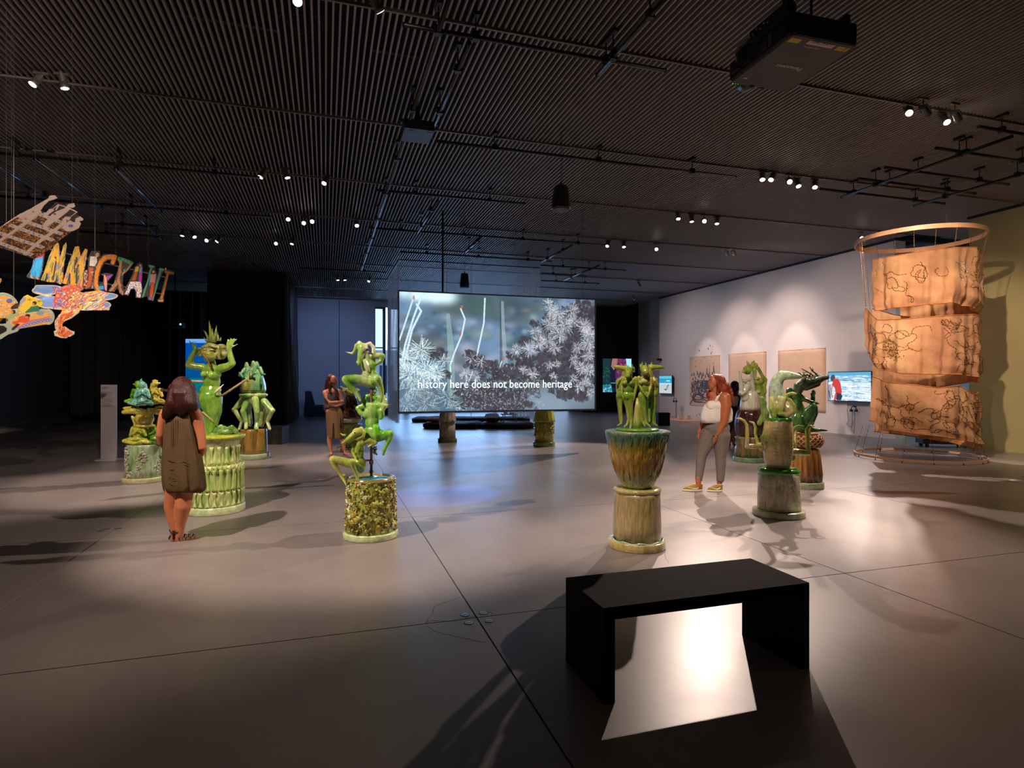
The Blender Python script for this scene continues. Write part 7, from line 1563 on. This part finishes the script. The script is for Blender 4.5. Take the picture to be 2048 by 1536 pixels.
def person1():
    v=V(180,620,3.2,362,1087,.10); t=thing('person','woman seen from behind in an olive sleeveless dress and dark sandals','person',v.o); skin=SKIN('skin_a','#b5704a')
    b=Blob(v); b.el(590,500,0,56,72,62); b.ch((590,560,5,30),(588,620,8,34)); b.ch((500,660,0,36),(590,645,10,44),(672,655,0,36)); b.el(585,740,0,92,100,58); b.el(585,900,0,88,120,58); b.el(587,1060,0,98,100,68)
    b.ch((678,662,0,36),(700,740,5,32),(714,820,-2,27),(720,880,-8,24),(712,920,30,20),(660,930,90,15)); b.ch((482,665,0,36),(460,740,0,30),(452,800,0,27),(456,850,20,22),(500,900,80,16))
    b.ch((545,1080,0,60),(532,1180,0,47),(522,1260,8,46),(528,1310,5,38),(537,1380,0,27),(540,1440,0,21),(538,1462,5,22)); b.ch((628,1080,0,60),(610,1180,0,48),(598,1260,-8,47),(590,1310,-6,38),(580,1380,-4,27),(574,1440,-4,22),(572,1468,0,23))
    b.ch((538,1470,10,20),(545,1478,60,17),(555,1482,95,12)); b.ch((575,1478,0,20),(620,1474,20,17),(655,1474,30,12))
    # hands folded in front
    for k,(x,y) in enumerate(((640,925),(620,915))): b.el(x-20*k,y,115,28,24,22)
    for f in range(4): b.ch((640-f*4,915+f*12,120,7),(600-f*2,915+f*12,140,6),(590,925+f*8,150,5))
    b.build('body',skin,t,.008,4)
    dm=mat('dress_olive','#4f3c1b',.85,var=.16,scale=8,bump=1,bscale=11,stretch=(1,1,.6))
    cloth('dress',v,[(632,560,625,34,8,.2),(642,530,652,42,6,.2),(655,503,660,52,4,.3),(700,478,662,66,0,.5),(760,466,668,74,0,.6),(850,462,690,80,0,.8),(950,458,715,88,0,1),(1050,458,728,94,0,1.3),(1120,462,734,96,0,1.5),(1148,468,736,96,0,1.6),(1166,480,715,88,0,1.4),(1172,500,690,78,0,1)],dm,t,.055,1,(False,False))
    MB().tube([v(548+88*math.sin(f),625+28*math.sin(f),-48*1+8) if False else v(530+125*q,628+14*math.sin(q*3.14)+(0),-44+8*abs(q-.5)) for q,f in zip(np.linspace(0,1,12),np.linspace(0,3,12))],.006,6).obj('collar_piping',dm,t,True)
    rd=random.Random(3)
    for i in range(16):
        x0=rd.uniform(480,700); y0=rd.uniform(960,1120); dx=rd.uniform(25,70)*rd.choice((-1,1)); dy=rd.uniform(-6,40)
        def S(x,y):
            q=max(-.97,min(.97,(x-(592))/(128+(y-1000)*.02))); return v(x,y,-92*math.sqrt(1-q*q)-1)
        MB().tube([S(x0,y0),S(x0+dx*.33,y0+dy*.2),S(x0+dx*.66,y0+dy*.6),S(x0+dx,y0+dy)],[.001,.0028,.0028,.001],6).obj('crease',dm,t,True)
    for i,x in enumerate((518,532,546,560)): MB().tube([v(x,700,-70),v(x+1,780,-76),v(x-(i-1.5)*2,875,-82)],.0022,5).obj('pintuck',mat('stitch_olive','#3f3016',.9),t)
    hm=mat('hair_dark_red','#38150f',.38,bump=1,bscale=160,stretch=(1,1,.05),var=.3,scale=60); b=Blob(v)
    b.el(590,505,0,68,82,70); b.ch((560,540,-30,54),(540,600,-52,50),(505,650,-56,36),(478,684,-52,18)); b.ch((520,600,-40,34),(490,650,-50,26),(468,668,-44,12)); b.ch((600,600,-60,40),(585,655,-64,22),(575,672,-62,10)); b.ch((620,540,-30,56),(640,600,-45,50),(662,620,-40,30),(690,605,-10,12)); b.ch((590,540,-40,62),(590,610,-52,54),(570,640,-55,30)); b.ch((640,500,0,36),(665,580,0,30),(680,610,0,18)); b.ch((540,500,0,36),(520,580,0,32),(485,650,-10,24),(465,662,-10,12)); b.build('hair',hm,t,.008,3)
    rg=random.Random(2); mb=MB()
    for k in range(130):
        a=rg.uniform(-1.5,1.5); x0=590+62*math.sin(a); d0=-74*math.cos(a)*.95
        x1=x0+rg.uniform(-30,26)+(-40 if x0<590 else 14); y1=rg.uniform(610,690)-(0 if x0<600 else 40)
        mb.tube([v(590+30*math.sin(a),430+rg.uniform(0,14),-30*math.cos(a)),v(x0,490,d0),v(x0+(x1-x0)*.5,570,d0*.9-8),v(x1,y1,d0*.6-16)],[.003,.006,.006,.001],5)
    o=mb.obj('hair_strands',hm,t,True); o['kind']='stuff'
    sm=mat('sandal_brown','#2a1a14',.5); so=mat('sandal_sole','#8a5a34',.6)
    def sandal(x,y,dx,dd,s):
        a=v(x,y,0); e=v(x+dx,y,dd); d=(e-a); d.z=0; dn=d.normalized(); sd=Vector((-dn.y,dn.x,0)); L_=.235; w_=.042; P=[]
        for q in np.linspace(0,6.283,22)[:-1]: fx=.5+.5*math.cos(q); P.append(a-dn*.05+dn*L_*fx+sd*w_*math.sin(q)*(.8+.25*fx)); 
        P=[Vector((p.x,p.y,.002)) for p in P]; MB().prism(P,(0,0,.018)).obj('sandal_sole',so,t)
        for f,h in ((.18,.05),(.42,.04),(.58,.032),(.74,.026)):
            c=a-dn*.05+dn*L_*f; MB().tube([Vector((c.x+sd.x*w_*math.cos(q)*1.02,c.y+sd.y*w_*math.cos(q)*1.02,.018+h*math.sin(q))) for q in np.linspace(0,3.14,9)],.006,6).obj('sandal_strap',sm,t)
        c=a-dn*.01; MB().tube([Vector((c.x+.036*math.cos(q),c.y+.036*math.sin(q),.10+.012*math.cos(q*2))) for q in np.linspace(0,6.2,16)],.006,6).obj('ankle_strap',sm,t); MB().tube([Vector((a.x-dn.x*.04,a.y-dn.y*.04,.02)),Vector((a.x-dn.x*.04,a.y-dn.y*.04,.105))],.006,6).obj('heel_strap',sm,t)
    sandal(538,1480,20,80,1); sandal(572,1482,70,36,1)
person1()
def hand(b,p,dirv,palm,s=1,curl=.4,m=None):
    """five-fingered hand in window pixels: p wrist, dirv unit (x,y,d), palm normal"""
    p=Vector(p); dv_=Vector(dirv).normalized(); pn=Vector(palm).normalized(); sd=dv_.cross(pn).normalized()
    b.ch((*p,11*s),(*(p+dv_*14*s),12*s),(*(p+dv_*30*s),12*s)); 
    for q in (-1,1): b.ch((*(p+dv_*8*s+sd*q*7*s),8*s),(*(p+dv_*32*s+sd*q*11*s),8*s))
    for i,(o_,L_) in enumerate(((-13,24),(-4.5,29),(4.5,27),(13,21))):
        a=p+dv_*36*s+sd*o_*s; c=a+(dv_*.8+pn*curl*.4).normalized()*L_*.5*s; e=c+(dv_*(1-curl)+pn*curl).normalized()*L_*.5*s
        b.ch((*a,5.2*s),(*c,4.8*s),(*e,3.8*s),n=8)
    a=p+dv_*10*s-sd*13*s; c=a+(dv_*.7-sd*.7+pn*.2).normalized()*14*s; e=c+(dv_*.9-sd*.1+pn*.3).normalized()*13*s; b.ch((*a,6.5*s),(*c,5.5*s),(*e,4.2*s),n=8)
def person2():
    v=V(1340,740,5.908,1407,985,.10); t=thing('person','woman with curly red hair, white sleeveless top, grey trousers and mustard sneakers','person',v.o); skin=SKIN('skin_b','#a8623c')
    b=Blob(v); b.el(512,150,0,52,82,54); b.el(490,180,0,38,60,44); b.ch((470,140,0,16),(456,160,0,10)); b.el(478,182,0,12,9,16); b.el(482,222,0,22,16,22); b.ch((480,118,0,24),(500,100,0,40)); b.ch((530,200,0,40),(540,270,0,46)); b.ch((500,300,10,46),(560,290,0,60),(640,310,-30,56)); b.el(560,420,0,120,140,95); b.el(560,600,0,115,70,90)
    b.ch((650,330,-85,68),(655,430,-100,66),(640,540,-105,56),(630,620,-105,48),(595,690,-105,38),(560,760,-105,26)); hand(b,(545,785,-108),(-.25,.95,-.1),(-.9,-.1,.3),1.55,.35)
    b.ch((500,330,80,52),(430,470,100,44),(400,600,100,38),(365,690,95,28),(345,740,90,22)); hand(b,(340,760,90),(-.15,.95,0),(.8,0,.2),1.4,.3)
    b.ch((335,1270,0,34),(335,1340,0,32),(330,1380,0,30)); b.ch((585,1280,0,36),(585,1350,0,30),(580,1390,0,30)); b.build('body',skin,t,.0065,4)
    dkb=mat('brow_dark','#2a1610',.6); lipm=mat('lips','#8f4238',.45); MB().ball(v(474,134,-34),(.006,.006,.004)).obj('eye',mat('eye_white','#d8d0c8',.3),t); MB().ball(v(470,134,-37),.0035).obj('pupil',dkb,t); MB().tube([v(462,118,-32),v(476,113,-40),v(492,116,-46)],.0025,5).obj('eyebrow',dkb,t); MB().tube([v(466,183,-8),v(470,184,-20),v(484,186,-30)],.0045,6).obj('lips',lipm,t); MB().ball(v(535,165,-52),(.012,.008,.022)).obj('ear',skin,t)
    # hair: full mass with many springy curls
    hm=mat('hair_copper','#8a3510',.45,var=.3,scale=40,bump=.8,bscale=120); b=Blob(v); b.el(588,138,8,68,90,82); b.el(555,82,0,52,34,58); b.el(620,215,0,82,95,86); b.el(655,290,-10,62,75,70); b.ch((690,300,-10,46),(728,350,-10,28)); b.ch((500,270,50,34),(465,300,50,18)); b.ch((545,80,0,40),(520,70,0,24)); b.build('hair',hm,t,.009,2)
    rg=random.Random(4); mb=MB()
    for k in range(300):
        a=rg.uniform(0,6.283); rr=rg.uniform(.6,1); q=rg.random(); cx,cy=(570+90*q,135+170*q); w_=(82+20*math.sin(q*3.1))
        x0=cx+w_*math.cos(a)*rr; y0=cy+w_*math.sin(a)*rr; 
        if x0<548 and 88<y0<300 and not(y0>255): continue
        d0=rg.choice((-1,1))*w_*math.sqrt(max(0,1-rr*rr*.8))*.95; L_=rg.uniform(30,70); ph=rg.uniform(0,6); P=[]
        for i in range(9):
            f=i/8; P.append(v(x0+L_*.35*f+5.5*math.cos(ph+f*13),y0+L_*f,d0+5.5*math.sin(ph+f*13)))
        mb.tube(P,[.004,.006,.0065,.0065,.0065,.0065,.006,.005,.002],5)
    for k in range(26):
        x0=rg.uniform(440,500); y0=rg.uniform(230,270); ph=rg.uniform(0,6); P=[v(x0-12*f+5*math.cos(ph+f*13),y0+60*f,60+rg.uniform(-10,10)+5*math.sin(ph+f*13)) for f in np.linspace(0,1,8)]; mb.tube(P,[.003,.005,.006,.006,.006,.006,.005,.002],5)
    o=mb.obj('hair_curls',hm,t,True); o['kind']='stuff'
    wm=mat('white_cotton','#dcd6d0',.8,bump=.6,bscale=18,stretch=(1,1,.35)); cloth('top',v,[(385,440,590,100,-10,.2),(400,415,690,110,-5,.5),(450,375,735,122,0,1),(520,355,742,128,0,1.4),(570,352,735,128,0,1.5),(600,354,742,122,0,1.6),(618,372,715,110,0,1.2),(630,395,680,100,0,.8)],wm,t,.022,4,(False,False))
    for d in (-70,70):
        MB().tube([v(530,395,d-22),v(565,320,d),v(610,272,d*.9),v(660,290,d*.9),v(700,360,d-4),v(715,420,d)],[.02,.02,.018,.018,.02,.02],8).obj('strap',wm,t,True)
    b=Blob(v); b.ch((490,430,-60,70),(600,430,-40,80)); b.el(560,440,0,130,70,105); b.build('bodice',wm,t,.009,4)
    pm=mat('grey_trousers','#6f655e',.85,bump=.5,bscale=14); b=Blob(v); b.el(555,680,0,152,90,118); b.ch((560,620,0,118),(560,700,0,140)); b.ch((470,760,30,112),(420,880,30,92),(375,1000,25,64),(362,1080,20,58),(355,1160,15,52),(345,1240,10,46),(340,1290,10,42)); b.ch((600,770,-30,112),(605,900,-30,88),(598,1030,-25,64),(600,1120,-20,60),(600,1200,-15,52),(596,1290,-12,46)); b.build('trousers',pm,t,.008,4)
    MB().tube([v(555+34*math.cos(q),775+9*math.sin(q),-105+30*math.sin(q)) for q in np.linspace(0,6.1,18)],.0035,6).obj('bracelet',mat('gold','#c9a25a',.3,metal=.8),t,True)
    MB().tube([v(x,y,d) for x,y,d in ((560,262,-46),(520,290,-40),(500,305,-10),(500,300,20))],.0015,5).obj('necklace',MC['gold'],t)
    sh=mat('mustard_suede','#8f7a1e',.75,var=.1,scale=20); wt=mat('sole_white','#e0d8c0',.5)
    def shoe(xh,xt,y,d):
        k=v.k; w_=.046; H_=.11; L_=abs(xt-xh)*k; a=v(xh,y,d); e=v(xt,y,d); dn=(e-a); dn.z=0; dn.normalize(); sd=Vector((-dn.y,dn.x,0)); 
        def ring(z,f0,f1,ww): return [Vector((a.x,a.y,z))+dn*(L_*(f0+(f1-f0)*(.5+.5*math.cos(q))))+sd*ww*math.sin(q)*(1 if math.cos(q)<.3 else .92) for q in np.linspace(0,6.283,25)[:-1]]
        MB().loft([ring(.0,.02,.96,w_*.92),ring(.012,0,1.02,w_),ring(.026,0,1.0,w_)],True,True).obj('shoe_sole',wt,t,True)
        MB().loft([ring(.024,.01,.99,w_*.97),ring(.045,.0,.95,w_*.95),ring(.065,.0,.78,w_*.82),ring(.085,.0,.58,w_*.66),ring(.098,.0,.48,w_*.6)],True,True).obj('shoe_upper',sh,t,True)
        for s_ in (-1,1):
            # the curved white tick on each side
            P=[]; C=[(.18,.045),(.30,.034),(.45,.036),(.66,.052),(.78,.062),(.62,.044),(.44,.028)]
            for f,z in C: P.append(Vector((a.x,a.y,0))+dn*L_*f+sd*s_*(w_*.97-.1*max(0,z-.04))+UP*(z+.012))
            c0=[Vector((a.x,a.y,0))+dn*L_*f+sd*s_*(w_*(1.02 if f<.7 else .9)-.22*max(0,z-.035))+UP*(z+.01) for f,z in ((.22,.055),(.26,.040),(.36,.030),(.52,.030),(.80,.05))]
            MB().tube(c0,[.003,.0075,.008,.006,.0015],6).obj('side_mark',wt,t,True)
        for i in range(4): c=Vector((a.x,a.y,.082-.008*i))+dn*L_*(.50+.07*i); MB().tube([c-sd*.022,c+UP*.008,c+sd*.022],.0035,6).obj('lace',wt,t)
        MB().tube([q for q in ring(.1,.0,.46,w_*.6)],.005,6,closed=True).obj('collar',wt,t)
    shoe(385,152,1425,15); shoe(622,438,1450,-15)
person2()
def person3():
    v=V(640,730,8.083,680,911,.10); t=thing('person','woman with long brown hair and folded arms, in brown sleeveless top and khaki wrap skirt','person',v.o); skin=SKIN('skin_c','#b5765a')
    b=Blob(v); b.el(215,245,0,55,78,58); b.el(235,270,0,38,52,44); b.ch((268,250,-5,14),(280,265,-8,8)); b.el(262,300,-5,18,14,22); b.ch((200,300,0,36),(195,390,0,38)); b.ch((90,440,0,42),(190,420,0,60),(300,430,0,42)); b.el(190,560,0,105,130,75); b.el(200,740,0,110,90,85)
    b.ch((85,450,-10,46),(110,520,-30,40),(165,600,-60,34),(180,630,-90,32)); b.ch((185,640,-95,30),(260,660,-110,26),(320,650,-110,20),(350,635,-100,16)); b.ch((300,450,-10,40),(335,530,-30,36),(365,600,-50,32)); b.ch((365,600,-60,30),(290,600,-120,26),(210,600,-135,22),(175,605,-135,20))
    for i in range(4): b.ch((190,590+i*12,-140,8),(150,585+i*13,-125,7),(140,600+i*12,-100,6))
    for i in range(4): b.ch((340,628+i*9,-100,8),(372,622+i*9,-80,6))
    b.ch((165,1150,0,48),(155,1230,8,46),(165,1310,4,34),(178,1400,0,24),(182,1430,-8,26),(185,1448,-50,22)); b.ch((330,1150,0,48),(365,1220,0,44),(385,1300,0,32),(400,1390,0,24),(405,1425,-8,26),(440,1445,-30,20),(480,1452,-40,14)); b.build('body',skin,t,.009,4)
    MB().ball(v(258,238,-42),.005).obj('eye',M_dk,t); MB().tube([v(236,222,-46),v(250,216,-46),v(266,222,-38)],.0025,5).obj('eyebrow',mat('brow_brown','#2a1610',.6),t); MB().tube([v(240,298,-38),v(256,292,-38),v(266,296,-30)],.005,6).obj('lips',mat('lips_red','#8f2a28',.4),t)
    tm=mat('top_brown_print','#3a2c2c',.8,var=.5,scale=60); b=Blob(v); b.ch((130,430,0,34),(190,450,0,60),(270,430,0,34)); b.el(190,560,0,118,130,86); b.el(195,680,0,125,60,92); b.ch((100,640,0,50),(110,730,0,44)); b.build('top',tm,t,.010,4)
    sk=mat('khaki_skirt','#6f5230',.8,bump=.5,bscale=16,stretch=(1,1,.3)); cloth('skirt',v,[(690,92,330,92,0,.2),(720,90,345,98,0,.4),(800,90,368,108,0,.6),(900,98,378,110,0,.8),(1000,104,380,108,0,1.1),(1100,112,382,104,0,1.4),(1180,122,384,100,0,1.6),(1190,126,382,98,0,1.6)],sk,t,.02,6,(False,False))
    MB().prism([v(205,940,-112),v(225,940,-112),v(232,1186,-108),v(195,1186,-108)],FV*.003).obj('skirt_slit',mat('slit_dark','#241510',.9),t)  # dark flat strip on the skirt front marks the slit
    MB().tube([v(300,690,-90),v(340,760,-104),v(362,860,-108),(v(360,980,-104))],[.02,.034,.03,.012],8).obj('wrap_tie',sk,t,True); MB().tube([v(300,700,-92),v(318,800,-108),v(322,930,-110),v(315,1000,-108)],[.016,.026,.022,.008],8).obj('wrap_tie',sk,t,True); MB().ball(v(300,695,-95),(.035,.03,.03)).obj('knot',sk,t,True)
    hm=mat('hair_brown','#3f1a12',.4,bump=1,bscale=160,stretch=(1,1,.05),var=.3,scale=60); b=Blob(v); b.el(172,222,18,70,76,62); b.ch((140,250,0,48),(125,340,10,48),(105,430,30,36),(90,470,40,18)); b.ch((160,300,-40,34),(158,400,-62,24),(180,480,-78,10)); b.ch((215,335,-30,18),(258,400,-60,24),(292,470,-76,18),(305,500,-78,8)); b.ch((180,300,30,56),(170,400,40,50)); b.build('hair',hm,t,.009,3)
    MB().tube([v(165,400,-70),v(215,450,-88),v(228,470,-90),v(240,445,-88),v(262,395,-76)],.0018,5).obj('necklace',MC['gold'],t); MB().ball(v(228,474,-92),.008).obj('pendant',MC['gold'],t)
    sm=mat('shoe_dark','#1e1614',.5)
    for (x,y,d,x2,d2) in ((182,1462,0,186,-70),(395,1462,0,500,-45)):
        b=Blob(v); b.ch((x,y,d,30),((x+x2)/2,y+4,(d+d2)/2,26),(x2,y+8,d2,18)); b.build('shoe',sm,t,.008,2); MB().tube([v(x-26,y-28,d-4),v(x,y-48,d-20),v(x+26,y-28,d-4)],.005,6).obj('shoe_strap',sm,t)
person3()
def person4():
    v=V(1340,740,5.908,1465,893,.10); t=thing('person','woman with dark hair tied back, pale top and black trousers, standing beyond the vases','person',v.o); skin=SKIN('skin_d','#5a3020')
    b=Blob(v); b.el(790,205,0,34,50,38); b.ch((782,240,0,22),(775,285,0,24)); b.ch((735,310,0,26),(775,300,0,34),(812,320,0,26)); b.el(775,360,0,52,66,40); b.ch((815,320,-20,24),(825,400,-30,20),(800,440,-60,16),(780,430,-70,12)); b.ch((735,320,0,22),(725,400,0,18),(735,460,-20,14)); b.ch((735,700,0,40),(720,780,0,30),(705,840,0,20),(700,866,0,16),(690,874,-20,12)); b.ch((770,700,0,40),(760,790,0,30),(752,850,0,20),(750,870,0,16),(765,880,-20,12)); b.build('body',skin,t,.011,4)
    b=Blob(v); b.el(775,350,0,56,62,44); b.el(775,410,0,52,34,44); b.build('top',mat('pale_top','#c9b8b4',.8),t,.011,4)
    b=Blob(v); b.el(768,480,0,62,66,52); b.ch((740,520,0,52),(728,640,0,46),(722,730,0,34),(718,750,0,30)); b.ch((795,520,0,50),(790,620,0,44),(775,720,0,36),(770,750,0,32)); b.build('trousers',mat('black_cloth','#0e0b0b',.8),t,.011,4)
    b=Blob(v); b.el(765,185,0,54,58,56); b.ch((770,230,10,40),(780,300,30,30),(790,345,30,14)); b.build('hair',mat('hair_black','#1a0c0a',.45,bump=.8,bscale=120),t,.011,2)
    for x in (696,758): b=Blob(v); b.ch((x,880,10,18),(x+10,886,-30,15)); b.build('shoe',M_dk,t,.01,2)
    MB().ball(v(804,198,-34),.006).obj('eye',M_dk,t)
person4()
bake()
